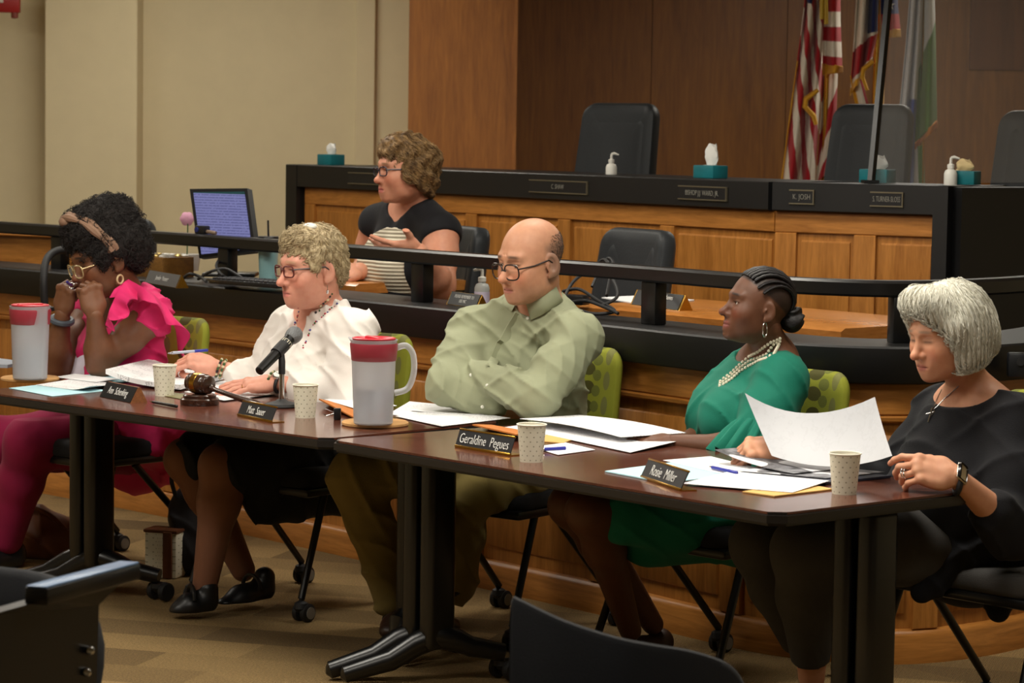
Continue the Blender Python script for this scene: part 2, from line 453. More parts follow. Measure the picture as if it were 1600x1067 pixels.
# ------------------------------------------------------------------ tables
TH = 0.715; TL, TW = 1.775, 0.739
TC = Vector((.625, 6.0965, 0)); L1 = Vector((-.64692, .76256, 0)); D1 = Vector((.76256, .64692, 0))
TA = Vector((-.5233, 7.4501, 0)); L2 = Vector((-.71905, .69495, 0)); D2 = Vector((.69495, .71905, 0))
def R(t, s, z=0.0): q = TC + L1 * t + D1 * s; return Vector((q.x, q.y, z))      # right table: along, across
def Lf(t, s, z=0.0): q = TA + L2 * t + D2 * s; return Vector((q.x, q.y, z))     # left table
def table(fn, lx, label, t0, legs):
    o = thing('folding_table', label, 'table', fn(TL / 2, TW / 2))
    inv = -o.location
    def P(t, s, z): return fn(t, s, z) + inv
    c = .035
    out = [(t0 + c, 0), (TL - c, 0), (TL, c), (TL, TW - c), (TL - c, TW), (t0 + c, TW), (t0, TW - c), (t0, c)]
    if t0 != 0: pass
    q = [P(t, s, 0) for t, s in out]
    MB().prism([(v.x, v.y) for v in q], TH - .034, TH - .001, .007).build('edge_band', EDGE, o)
    q = [P(t0 + (t - t0) * (1 - .012) + .006 * TL / TL, .006 + s * (1 - .016), 0) for t, s in out]
    MB().prism([(v.x, v.y) for v in q], TH - .006, TH).build('table_top', TABLE, o)
    MB().box(P(TL / 2, TW * .5, TH - .055), (TL * .72, .05, .04), rotz(math.atan2(lx.y, lx.x))).build('beam', BLKM, o)
    for (tp, sp, fa, fb) in legs:                      # post plus a foot from fa to fb, all world points
        base = fn(tp, sp) + inv; fa = fa + inv; fb = fb + inv
        dr = (fb - fa).normalized(); sd = Vector((-dr.y, dr.x, 0))
        lx2 = lx.normalized()
        for k in (-1, 1):
            off = lx2 * (.04 * k)
            MB().box(base + off + Vector((0, 0, (TH - .035 + .1) / 2)), (.06, .1, TH - .135), rotz(math.atan2(lx.y, lx.x)), .018, 3).build('post', BLKM, o)
            mb = MB()
            pts = [fa + off * .9 + Vector((0, 0, .03)), fa.lerp(base, .5) + off + Vector((0, 0, .07)), base - dr * .06 + off + Vector((0, 0, .115)), base + off + Vector((0, 0, .14)), base + dr * .06 + off + Vector((0, 0, .125)),
                   base.lerp(fb, .5) + off * .9 + Vector((0, 0, .105)), fb + off * .6 + Vector((0, 0, .085))]
            mb.tube([pts[0] - dr * .012] + pts, [.012, .026, .032, .036, .04, .034, .03, .026], 12)
            mb.build('foot', BLKM, o)
        cst = MB()
        for k in (-1, 1): cst.lathe([(0, -.011), (.026, -.011), (.032, -.006), (.032, .006), (.026, .011), (0, .011)], 20, fb + Vector((0, 0, .034)) + lx2 * (.03 * k) + dr * .02, lx2)
        cst.lathe([(.016, .03), (.03, .045), (.03, .06), (0, .066)], 14, fb + dr * .015)
        cst.build('caster', RUB, o)
    return o
f_a, f_b = G(527, 1066, 0), G(778, 1062, 0)
f_m = f_a.lerp(f_b, .56)
v = f_m - TC; tm, sm = v.dot(L1), v.dot(D1)
v2 = V(1362, 900, 6.25); 
table(R, L1, 'dark mahogany folding table on the right, nearest the camera', 0.0,
      [(tm, sm, f_a, f_b), (.12, .44, R(.16, .16), R(.10, .70))])
lc = G(242, 938, 0); lp = G(143, 932, 0); vp = lp - TA; la = lp + (lp - lc) * 1.2
table(Lf, L2, 'dark mahogany folding table on the left holding the gavel and microphone', 0.004,
      [(vp.dot(L2), vp.dot(D2), la, lc), (.11, .49, Lf(.09, .36), Lf(.13, .62))])

# ------------------------------------------------------------------ lime guest chairs
def _lime():
    m = mat('lime_dotted_fabric', srgb(152, 156, 40), 0.8, spec=.25); t = NT(m)
    tc = t.n('ShaderNodeTexCoord'); sep = t.n('ShaderNodeSeparateXYZ'); t.l(tc.outputs['Object'], sep.inputs[0])
    def dots(pitch_x, pitch_z, rx, rz, ox, oz):
        zc = t.math('ADD', t.math('MULTIPLY', sep.outputs['Z'], 1 / pitch_z), oz)
        fz = t.math('SUBTRACT', t.math('FRACT', zc), .5)
        xc = t.math('ADD', t.math('MULTIPLY', sep.outputs['X'], 1 / pitch_x), ox)
        fx = t.math('SUBTRACT', t.math('FRACT', xc), .5)
        dd = t.math('SQRT', t.math('ADD', t.math('POWER', t.math('MULTIPLY', fx, pitch_x / rx), 2.0), t.math('POWER', t.math('MULTIPLY', fz, pitch_z / rz), 2.0)))
        return t.math('LESS_THAN', dd, 1.0)
    a = dots(.17, .062, .029, .022, .12, .1); b = dots(.17, .05, .020, .018, .34, .3); c = dots(.17, .08, .016, .03, .62, .55)
    n = t.noise(tc.outputs['Object'], 300, 2)
    col = t.mix(a, srgb(132, 136, 42), srgb(72, 70, 28))
    col = t.mix(b, col, srgb(100, 104, 44))
    col = t.mix(c, col, srgb(112, 112, 62))
    t.col(col); t.bump(n, .2, .003); return m
LIME = _lime()
SEATF = fabric('charcoal_seat_fabric', srgb(24, 24, 27), .85)
SEATG = fabric('grey_seat_fabric', srgb(66, 64, 62), .85)
def cushion(w, dp, th, curve=.0, n=10, rad=.05, taper=0.0):
    """rounded slab in xz (w wide, dp high), th thick in y, bowed in y by curve"""
    rings = []
    N = 14
    def outline(inset):
        pts = []
        hw, hh = w / 2 - inset, dp / 2 - inset; r = max(rad - inset, .004)
        for cx, cz, a0 in ((hw - r, hh - r, 0), (-hw + r, hh - r, 90), (-hw + r, -hh + r, 180), (hw - r, -hh + r, 270)):
            for k in range(7):
                a = math.radians(a0 + 15 * k); pts.append((cx + r * math.cos(a), cz + r * math.sin(a)))
        return pts
    b = min(th * .45, .02)
    def ring(inset, y): return [Vector((x * (1 - taper * z / dp), y + curve * (x / (w / 2)) ** 2, z)) for x, z in outline(inset)]
    mb = MB()
    seq = [(w * .3, -th / 2 - .004), (w * .12, -th / 2 - .002), (b, -th / 2), (b * .3, -th / 2 + b * .4), (0, -th / 2 + b), (0, th / 2 - b), (b * .3, th / 2 - b * .4), (b, th / 2), (w * .12, th / 2 + .002), (w * .3, th / 2 + .004)]
    mb.loft([ring(min(i, min(w, dp) * .45), y) for i, y in seq])
    return mb
def caster(mb, c, dr, sd):
    for k in (-1, 1):
        mb.lathe([(0, -.012), (.022, -.012), (.03, -.008), (.03, .008), (.022, .012), (0, .012)], 20, c + Vector((0, 0, .03)) + sd * (.017 * k) + dr * .012, sd)
    mb.lathe([(.012, .03), (.026, .045), (.022, .062), (.008, .07), (.008, .085)], 12, c)
    return mb
def guest_chair(label, pos, yaw, seatm=SEATF, back=True, W=.5):
    """local frame: +y is where the sitter faces"""
    o = thing('guest_chair', label, 'chair', pos, yaw, 'guest chairs along the tables')
    MB().box((0, .02, .415), (W, .50, .03), bev=.012).build('seat_pan', BLKM, o)
    s = cushion(W, .50, .065, 0, rad=.06); bmesh.ops.rotate(s.bm, verts=s.bm.verts, cent=(0, 0, 0), matrix=Matrix.Rotation(math.pi / 2, 3, 'X'))
    bmesh.ops.translate(s.bm, verts=s.bm.verts, vec=(0, .02, .455)); s.build('seat', seatm, o)
    if back:
        bk = cushion(W * .96, .44, .05, .05, rad=.07, taper=.06)
        bmesh.ops.rotate(bk.bm, verts=bk.bm.verts, cent=(0, 0, 0), matrix=Matrix.Rotation(.16, 3, 'X'))
        bmesh.ops.translate(bk.bm, verts=bk.bm.verts, vec=(0, -.295, .678)); bk.build('backrest', LIME, o)
        MB().box((0, -.27, .45), (.2, .05, .16), Matrix.Rotation(.16, 3, 'X'), .01).build('back_bracket', BLKM, o)
    for sx in (-1, 1):
        MB().tube([(sx * .225, .16, .40), (sx * .245, .29, .075)], [.013, .012], 10).build('leg', BLKM, o)
        MB().tube([(sx * .225, .06, .40), (sx * .245, -.26, .075)], [.013, .012], 10).build('leg', BLKM, o)
        for y in (.29, -.26):
            c = caster(MB(), Vector((sx * .245, y, 0)), Vector((0, -1, 0)), Vector((1, 0, 0))); ca = c.build('caster', RUB, o)
            for k in (-1, 1): MB().lathe([(0, .0), (.02, 0), (.02, .002), (0, .003)], 16, (sx * .245 + k * .030, y - .012, .03), (k, 0, 0)).build('wheel_cap', GREYCAP, ca)
    return o
def yaw_to(dx, dy): return math.atan2(dy, dx) - math.pi / 2      # yaw so that local +y points along (dx, dy)
YAW2 = yaw_to(-D2.x, -D2.y); YAW1 = yaw_to(-D1.x, -D1.y)
guest_chair('lime dotted guest chair under the woman in the pink top', (-1.46, 9.47, 0), YAW2 + .05)
guest_chair('lime dotted guest chair under the woman in the white blouse', (-.69, 8.83, 0), YAW2 + .12)
guest_chair('lime dotted guest chair under the man in the green shirt', (-.0, 8.40, 0), YAW1 + .2)
guest_chair('lime dotted guest chair under the woman in the emerald dress', (.63, 7.70, 0), YAW1 + .05)
gw = guest_chair('grey seated guest chair under the white haired woman in black', (1.33, 6.98, 0), YAW1 + .05, SEATG, W=.54)

# ------------------------------------------------------------------ black leather chairs
def leather_chair(name, label, pos, yaw, h=.62, w=.5, zs=.45, arms=False, group='black leather chairs'):
    o = thing(name, label, 'chair', pos, yaw, group)
    bk = cushion(w, h, .075, .035, rad=.075, taper=.14)
    bmesh.ops.rotate(bk.bm, verts=bk.bm.verts, cent=(0, 0, 0), matrix=Matrix.Rotation(.15, 3, 'X'))
    bmesh.ops.translate(bk.bm, verts=bk.bm.verts, vec=(0, -.28, zs + .06 + h / 2)); bk.build('backrest', LEA, o)
    ins = cushion(w * .78, h * .84, .05, .03, rad=.06, taper=.12)
    bmesh.ops.rotate(ins.bm, verts=ins.bm.verts, cent=(0, 0, 0), matrix=Matrix.Rotation(.15, 3, 'X'))
    bmesh.ops.translate(ins.bm, verts=ins.bm.verts, vec=(0, -.269, zs + .06 + h / 2)); ins.build('back_cushion', LEA, o)
    s = cushion(w, .5, .09, 0, rad=.07); bmesh.ops.rotate(s.bm, verts=s.bm.verts, cent=(0, 0, 0), matrix=Matrix.Rotation(math.pi / 2, 3, 'X'))
    bmesh.ops.translate(s.bm, verts=s.bm.verts, vec=(0, 0, zs)); s.build('seat', LEA, o)
    MB().tube([(0, 0, zs - .03), (0, 0, .1)], .028).build('gas_column', BLKM, o)
    for k in range(5):
        a = math.radians(72 * k + 18); e = Vector((math.cos(a) * .29, math.sin(a) * .29, .07))
        MB().tube([(0, 0, .1), e], [.026, .016], 8).build('base_arm', BLKM, o)
        caster(MB(), Vector((e.x, e.y, 0)), Vector((1, 0, 0)), Vector((0, 1, 0))).build('caster', RUB, o)
    return o
def at_floor(px, py, Y, z): q = V(px, py, Y); return (q.x, q.y, z)
leather_chair('leather_chair', 'empty black leather chair in the well beside the coiled cables', at_floor(900, 420, 9.95, ZW), yaw_to(-.85, -.52), .54, .46, .36)
leather_chair('leather_chair', 'black leather chair behind the seated clerk in black and white', at_floor(622, 430, 10.85, ZW), yaw_to(-.9, -.42), .54, .48, .33)
leather_chair('leather_chair', 'black leather chair half hidden behind the dark afro hair', at_floor(140, 380, 11.9, ZW), yaw_to(-.3, -1), .5, .42, .34)
D0 = .46
leather_chair('high_back_chair', 'high backed black chair on the dais left of the flags', at_floor(912, 240, 12.55, D0), yaw_to(-.62, -.78), .76, .46, .46, group='high backed dais chairs')
leather_chair('high_back_chair', 'high backed black chair on the dais in front of the flags', at_floor(1308, 240, 11.5, D0), yaw_to(-.62, -.78), .76, .42, .46, group='high backed dais chairs')
leather_chair('high_back_chair', 'high backed black chair on the dais cut off at the right edge', at_floor(1592, 240, 11.3, D0), yaw_to(-.6, -.8), .74, .5, .46, group='high backed dais chairs')

# ------------------------------------------------------------------ inner desk in the well
desk = thing('staff_desk', 'curved oak staff desk behind the rail holding papers and cables', 'desk')
ZD = .985
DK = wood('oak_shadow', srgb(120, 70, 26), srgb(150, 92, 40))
def desk_run(o, d0, d1):
    PT.sweep([(-1.0, ZD - .04), (-.42, ZD - .04), (-.40, ZD - .03), (-.40, ZD - .01), (-.42, ZD), (-1.0, ZD)], d0, d1).build('desk_top', OAKT, o)
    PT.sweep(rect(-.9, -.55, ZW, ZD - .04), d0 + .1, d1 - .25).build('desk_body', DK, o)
desk_run(desk, PT.px(770), PT.px(1185))
desk2 = thing('clerk_desk', 'oak clerk desk behind the rail holding the keyboard and tumbler', 'desk')
desk_run(desk2, PT.px(322), PT.px(425))
# ------------------------------------------------------------------ implicit-surface modelling kit (numpy)
def A3(v): return np.array(v, dtype=np.float32)
class Vol:
    def __init__(s, lo, hi, h):
        s.h = h; s.lo = A3(lo); n = np.ceil((A3(hi) - s.lo) / h).astype(int) + 1; s.n = n
        s.x = [s.lo[i] + np.arange(n[i], dtype=np.float32) * h for i in range(3)]
        s.F = np.full(tuple(n), 0.5, np.float32)
    def _sub(s, lo, hi):
        sl = []
        for i in range(3):
            a = max(int((lo[i] - s.lo[i]) / s.h), 0); b = min(int((hi[i] - s.lo[i]) / s.h) + 2, s.n[i])
            if b <= a: return None
            sl.append(slice(a, b))
        X = s.x[0][sl[0]][:, None, None]; Y = s.x[1][sl[1]][None, :, None]; Z = s.x[2][sl[2]][None, None, :]
        return tuple(sl), X, Y, Z
    def _op(s, sl, d, k, op):
        F = s.F[sl]
        if op == 'add':
            hh = np.maximum(k - np.abs(F - d), 0) / k; s.F[sl] = np.minimum(F, d) - hh * hh * k * .25
        elif op == 'sub':
            d = -d; hh = np.maximum(k - np.abs(F - d), 0) / k; s.F[sl] = np.maximum(F, d) + hh * hh * k * .25
    def cap(s, a, b, ra, rb=None, k=.02, flat=None, op='add'):
        a = A3(a); b = A3(b); rb = ra if rb is None else rb; m = max(ra, rb) * (1.0 if flat is None else max(1, flat[1])) + k + 2 * s.h
        q = s._sub(np.minimum(a, b) - m, np.maximum(a, b) + m)
        if q is None: return s
        sl, X, Y, Z = q; ab = b - a; L2 = float(ab @ ab) + 1e-12
        dx, dy, dz = X - a[0], Y - a[1], Z - a[2]
        t = np.clip((dx * ab[0] + dy * ab[1] + dz * ab[2]) / L2, 0, 1)
        qx, qy, qz = dx - t * ab[0], dy - t * ab[1], dz - t * ab[2]
        if flat is not None:
            f = A3(flat[0]); f = f / np.linalg.norm(f); e = (qx * f[0] + qy * f[1] + qz * f[2]) * (1 / flat[1] - 1)
            qx = qx + e * f[0]; qy = qy + e * f[1]; qz = qz + e * f[2]
        d = np.sqrt(qx * qx + qy * qy + qz * qz) - (ra + (rb - ra) * t)
        if flat is not None: d = d * min(1.0, flat[1] * 1.15)
        s._op(sl, d, k, op); return s
    def ell(s, c, r, R=None, k=.02, op='add'):
        c = A3(c); r = A3(r if hasattr(r, '__len__') else (r, r, r)); m = float(r.max()) + k + 2 * s.h
        q = s._sub(c - m, c + m)
        if q is None: return s
        sl, X, Y, Z = q; x, y, z = X - c[0], Y - c[1], Z - c[2]
        if R is not None:
            R = np.array(R, np.float32)             # columns are the ellipsoid axes
            x, y, z = (x * R[0, 0] + y * R[1, 0] + z * R[2, 0], x * R[0, 1] + y * R[1, 1] + z * R[2, 1], x * R[0, 2] + y * R[1, 2] + z * R[2, 2])
        k0 = np.sqrt((x / r[0]) ** 2 + (y / r[1]) ** 2 + (z / r[2]) ** 2) + 1e-6
        k1 = np.sqrt((x / r[0] ** 2) ** 2 + (y / r[1] ** 2) ** 2 + (z / r[2] ** 2) ** 2) + 1e-6
        s._op(sl, k0 * (k0 - 1) / k1, k, op); return s
    def half(s, p, n, k=.004, op='sub', lo=None, hi=None):
        """remove the half space on the +n side of p (inside an optional box)"""
        q = s._sub(s.lo if lo is None else lo, s.lo + s.n * s.h if hi is None else hi)
        sl, X, Y, Z = q; n = A3(n); n = n / np.linalg.norm(n)
        d = -((X - p[0]) * n[0] + (Y - p[1]) * n[1] + (Z - p[2]) * n[2])
        s._op(sl, d, k, op); return s
    def disp(s, fn, lo=None, hi=None):
        q = s._sub(s.lo if lo is None else lo, s.lo + s.n * s.h if hi is None else hi)
        if q is None: return s
        sl, X, Y, Z = q; s.F[sl] += fn(X, Y, Z).astype(np.float32); return s
    def mesh(s):
        F = s.F; F[0], F[-1] = .5, .5; F[:, 0], F[:, -1] = .5, .5; F[:, :, 0], F[:, :, -1] = .5, .5
        ins = F < 0
        def c8(a, op):
            r = a[:-1, :-1, :-1].copy() if op else None
            for dx, dy, dz in CORN[1:]:
                b = a[dx:a.shape[0] - 1 + dx, dy:a.shape[1] - 1 + dy, dz:a.shape[2] - 1 + dz]
                r = (r | b) if op == 'or' else (r & b)
            return r
        act = c8(ins, 'or') & ~c8(ins, 'and')
        idx = np.argwhere(act)
        vals = np.stack([F[idx[:, 0] + d[0], idx[:, 1] + d[1], idx[:, 2] + d[2]] for d in CORN], 1)
        acc = np.zeros((len(idx), 3), np.float32); cnt = np.zeros(len(idx), np.float32)
        for a, b in EDG:
            va, vb = vals[:, a], vals[:, b]; cr = (va < 0) != (vb < 0)
            t = np.where(cr, va / np.where(cr, va - vb, 1), 0)[:, None]
            p = A3(CORN[a])[None] + t * (A3(CORN[b]) - A3(CORN[a]))[None]
            acc += np.where(cr[:, None], p, 0); cnt += cr
        verts = s.lo + (idx + acc / cnt[:, None]) * s.h
        mp = np.full(act.shape, -1, np.int32); mp[act] = np.arange(len(idx))
        quads = []
        for ax in range(3):
            a = [slice(None)] * 3; b = [slice(None)] * 3; a[ax] = slice(0, -1); b[ax] = slice(1, None)
            ch = ins[tuple(a)] != ins[tuple(b)]
            e = np.argwhere(ch)
            u, v = (ax + 1) % 3, (ax + 2) % 3
            e = e[(e[:, u] > 0) & (e[:, v] > 0)]
            def cell(du, dv):
                q = e.copy(); q[:, u] -= du; q[:, v] -= dv; return mp[q[:, 0], q[:, 1], q[:, 2]]
            q = np.stack([cell(1, 1), cell(0, 1), cell(0, 0), cell(1, 0)], 1)
            fl = ~ins[e[:, 0], e[:, 1], e[:, 2]]
            q[fl] = q[fl][:, ::-1]; quads.append(q)
        q = np.concatenate(quads)
        q = q[(q >= 0).all(1)]
        return verts, q
    def grad_sampler(s):
        g = np.stack(np.gradient(s.F), -1)
        def f(P):
            i = np.clip(((P - s.lo) / s.h + .5).astype(int), 0, s.n - 1); n = g[i[:, 0], i[:, 1], i[:, 2]]
            return n / (np.linalg.norm(n, axis=1, keepdims=True) + 1e-9), s.F[i[:, 0], i[:, 1], i[:, 2]]
        return f
CORN = [(0, 0, 0), (1, 0, 0), (0, 1, 0), (1, 1, 0), (0, 0, 1), (1, 0, 1), (0, 1, 1), (1, 1, 1)]
EDG = [(0, 1), (2, 3), (4, 5), (6, 7), (0, 2), (1, 3), (4, 6), (5, 7), (0, 4), (1, 5), (2, 6), (3, 7)]

def fast_mesh(name, verts, quads, m, parent=None, cols=None, smooth=True):
    verts = np.asarray(verts, np.float32); quads = np.asarray(quads, np.int32); k = quads.shape[1]
    me = bpy.data.meshes.new(name)
    me.vertices.add(len(verts)); me.vertices.foreach_set('co', verts.ravel())
    me.loops.add(quads.size); me.loops.foreach_set('vertex_index', quads.ravel())
    me.polygons.add(len(quads)); me.polygons.foreach_set('loop_start', np.arange(0, quads.size, k, dtype=np.int32))
    me.polygons.foreach_set('loop_total', np.full(len(quads), k, np.int32))
    me.polygons.foreach_set('use_smooth', np.full(len(quads), smooth, bool))
    me.materials.append(m); me.update(calc_edges=True)
    if cols is not None:
        c4 = np.ones((len(verts), 4), np.float32); c4[:, :3] = cols
        at = me.attributes.new('Col', 'FLOAT_COLOR', 'POINT'); at.data.foreach_set('color', c4.ravel())
    o = bpy.data.objects.new(name, me)
    return link(o, parent)

def relax(verts, quads, it=1, f=.5):
    """light Laplacian smoothing"""
    E = np.concatenate([quads[:, [0, 1]], quads[:, [1, 2]], quads[:, [2, 3]], quads[:, [3, 0]]])
    n = len(verts)
    cnt = np.bincount(E[:, 0], minlength=n) + np.bincount(E[:, 1], minlength=n)
    for _ in range(it):
        acc = np.zeros_like(verts)
        for c in range(3):
            acc[:, c] = np.bincount(E[:, 0], verts[E[:, 1], c], n) + np.bincount(E[:, 1], verts[E[:, 0], c], n)
        verts = verts + f * (acc / np.maximum(cnt, 1)[:, None] - verts)
    return verts

def xf(M, P):
    M = np.array(M, np.float64); P = np.asarray(P, np.float64)
    return (P @ M[:3, :3].T + M[:3, 3]).astype(np.float32)

class Join:
    """several meshed pieces of one continuous skin, joined into one mesh"""
    def __init__(s): s.v = []; s.q = []; s.c = []; s.n = 0
    def add(s, v, q, c):
        s.v.append(v); s.q.append(q + s.n); s.c.append(np.broadcast_to(A3(c), (len(v), 3))); s.n += len(v)
    def build(s, name, m, parent):
        return fast_mesh(name, np.concatenate(s.v), np.concatenate(s.q), m, parent, np.concatenate(s.c))

def skin_mat(name, rough=.5, sss=.08):
    m = mat(name, (1, 1, 1, 1), rough, spec=.4); t = NT(m)
    at = t.n('ShaderNodeAttribute'); at.attribute_name = 'Col'
    co = t.coord('Object'); n = t.noise(co, 60, 3); n2 = t.noise(co, 500, 2)
    c = t.mix(.35, at.outputs['Color'], t.ramp(n, [(.3, (.42, .40, .40, 1)), (.7, (.58, .6, .6, 1))]), 'OVERLAY')
    t.col(c); t.bump(n2, .08, .002)
    t.b.inputs['Subsurface Weight'].default_value = sss; t.b.inputs['Subsurface Scale'].default_value = .01
    return m
SKIN = skin_mat('skin')

def mirror_pts(fn):
    for sx in (-1, 1): fn(sx)

# ------------------------------------------------------------------ head (local: +x person's left, +y face forward, +z up)
def lin(c): return A3(srgb(*c)[:3])
def smooth01(x, a, b): t = np.clip((x - a) / (b - a), 0, 1); return t * t * (3 - 2 * t)
def head_verts(skin, lips, brow, hairline=None, nose=1.0, jaw=1.0, cheek=1.0, full=0.0, lipsize=1.0, lids=0.0, earp=.0, mouth=0.0, age=0.0, neck_r=.049, neck_to=(0, -.05, -.17), h=.003, brows=True, earscale=1.0, extra=None, frown=0.0):
    v = Vol((-.1, -.13, -.2), (.1, .145, .15), h)
    v.ell((0, -.012, .046), (.076, .098, .086), k=.02)
    v.ell((0, .030, -.012), (.064 + .004 * full, .062, .084), k=.04)
    v.ell((0, .040, -.062), (.050 * jaw + .006 * full, .047, .044 + .004 * full), k=.03)
    v.ell((0, .079, -.089), (.021 * jaw, .016, .016), k=.025)
    if full: v.ell((0, .030, -.088), (.046 * full, .042, .026 * full), k=.03)
    for sx in (-1, 1):
        v.ell((sx * .041, .058, -.022), (.025 * cheek, .026, .026), k=.03)
        v.cap((sx * .012, .087, .033), (sx * .042, .076, .034), .010, .008, k=.018)      # brow ridge
        v.ell((sx * .043, .014, -.056), (.019 * jaw, .03, .03), k=.03)
    v.cap((0, .083, .022), (0, .105 * nose, -.022), .0075, .0105, k=.014)
    v.ell((0, .1085 * nose, -.027), (.0115, .012, .0105), k=.01)
    for sx in (-1, 1):
        v.ell((sx * .0125, .097, -.031), (.0085, .0105, .0085), k=.008)
        v.ell((sx * .031, .098, .0115), (.017, .016, .0125), k=.014, op='sub')           # socket
        v.ell((sx * .031, .0695, .0110), (.0165, .0145, .0135), k=.006)                   # lid volume
        v.cap((sx * .017, .0865, .018 - .007 * lids), (sx * .044, .081, .017 - .008 * lids), .0032, .0028, k=.005)   # upper lid
        v.cap((sx * .018, .085, .0035), (sx * .043, .080, .004), .0026, .0024, k=.006)   # lower lid
        v.cap((sx * .007, .1005, -.036), (sx * .009, .104, -.036), .0028, k=.004, op='sub')
        if age: v.cap((sx * .019, .092, -.034), (sx * .032, .078, -.07), .0022, .002, k=.006, op='sub')
        if frown: v.cap((sx * .006, .094, .030), (sx * .005, .094, .045), .0016, k=.005, op='sub')
    v.ell((0, .083, -.060), (.026, .014, .020), k=.02)                                  # muzzle
    v.ell((0, .0935, -.0565 + mouth), (.0195 * lipsize, .0065, .0045 * lipsize), k=.006)
    v.ell((0, .0915, -.0675), (.0175 * lipsize, .0070, .0058 * lipsize), k=.006)
    for sx in (-1, 1):
        v.cap((0, .1015, -.0622), (sx * .013, .0985, -.0622), .0021, k=.003, op='sub'); v.cap((sx * .013, .0985, -.0622), (sx * .0225, .0905, -.0632), .0021, .0016, k=.003, op='sub')
    v.cap((0, .1035, -.042), (0, .1035, -.050), .0035, k=.005, op='sub')                    # philtrum
    for sx in (-1, 1):                                                                   # ears
        e = earscale
        Re = Matrix.Rotation(sx * .35, 3, 'Z') @ Matrix.Rotation(-.12, 3, 'X')
        v.ell((sx * (.080 + earp), -.012, .000), (.0075, .019 * e, .033 * e), Re, k=.008)
        v.ell((sx * .087, -.006, .003), (.006, .011 * e, .019 * e), Re, k=.005, op='sub')
        v.ell((sx * .077, -.004, -.027 * e), (.006, .009, .010), k=.006)
        v.cap((sx * .078, .004, -.003), (sx * .082, .002, .004), .004, k=.004)
    v.cap((0, -.026, -.05), neck_to, neck_r, neck_r * 1.06, k=.03)
    if extra: extra(v)
    V_, Q = v.mesh(); V_ = relax(V_, Q, 1, .4)
    x, y, z = V_[:, 0], V_[:, 1], V_[:, 2]
    c = np.broadcast_to(lin(skin), V_.shape).copy()
    def blend(mask, col): c[:] = c * (1 - mask[:, None]) + lin(col) * mask[:, None]
    # lips, brows, ears, cheeks
    lm = np.exp(-((x / .0215 / lipsize) ** 4) - ((z + .062) / (.0105 * lipsize)) ** 4) * (y > .082)
    blend(np.clip(lm * 1.3, 0, 1) * .95, lips)
    red = tuple(min(255, a + b) for a, b in zip(skin, (14, -16, -16)))
    ck = np.exp(-((np.abs(x) - .045) / .02) ** 2 - ((z + .025) / .02) ** 2) * (y > .03); blend(np.clip(ck, 0, 1) * .5, red)
    nn_ = np.exp(-((np.abs(x) - .008) / .0045) ** 2 - ((z + .0385) / .003) ** 2) * (y > .09); blend(np.clip(nn_, 0, 1) * .7, tuple(int(a * .4) for a in skin))
    nm = np.exp(-(x / .016) ** 2 - ((z + .028) / .016) ** 2) * (y > .085); blend(np.clip(nm, 0, 1) * .4, red)
    if brows:
        bm = np.exp(-((np.abs(x) - .030) / .018) ** 4 - ((z - .0365 + .10 * (np.abs(x) - .03)) / .0042) ** 4) * (y > .06); blend(np.clip(bm, 0, 1) * .9, brow)
    dk = tuple(int(a * .62) for a in skin)
    em = np.exp(-((np.abs(x) - .031) / .016) ** 4 - ((z - .0115) / .0085) ** 4) * (y > .06); blend(np.clip(em, 0, 1) * .38, dk)
    ls = np.exp(-((np.abs(x) - .031) / .0155) ** 4 - ((z - (.0148 - .0075 * lids)) / .0022) ** 2) * (y > .072); blend(np.clip(ls, 0, 1) * .8, tuple(int(a * .25) for a in skin))
    if hairline: hairline(x, y, z, blend)
    return V_, Q, c

EYEW = mat('eye_white', srgb(214, 206, 196), .25)
def eyes(M, parent, iris=(60, 42, 28), sc=1.0, gaze=(0, 0, 0), r=.0122, out=.0):
    im = mat('iris_%d_%d_%d' % iris, srgb(*iris), .2)
    g = Vector((gaze[0], 1, gaze[2])).normalized()
    for sx in (-1, 1):
        c = Vector((sx * .031, .0748 + out, .0108))
        b = MB(); bmesh.ops.create_icosphere(b.bm, subdivisions=3, radius=r, matrix=M @ Matrix.Translation(c)); e = b.build('eye', EYEW, parent)
        prof = [(0, r + .0006), (.003, r + .0004), (.0052, r - .0008), (.0056, r - .0025)]
        b = MB(); b.lathe(prof, 14, c, g); b.bm.transform(M) if False else bmesh.ops.transform(b.bm, matrix=M, verts=b.bm.verts); b.build('iris', im, e)

def head_M(pos, fwd, up=(0, 0, 1), sc=1.0):
    f = Vector(fwd).normalized(); u = Vector(up); u = (u - f * u.dot(f)).normalized(); l = f.cross(u)   # local +x is the person's right
    return Matrix.Translation(Vector(pos)) @ Matrix((l, f, u)).transposed().to_4x4() @ Matrix.Diagonal((sc, sc, sc, 1))

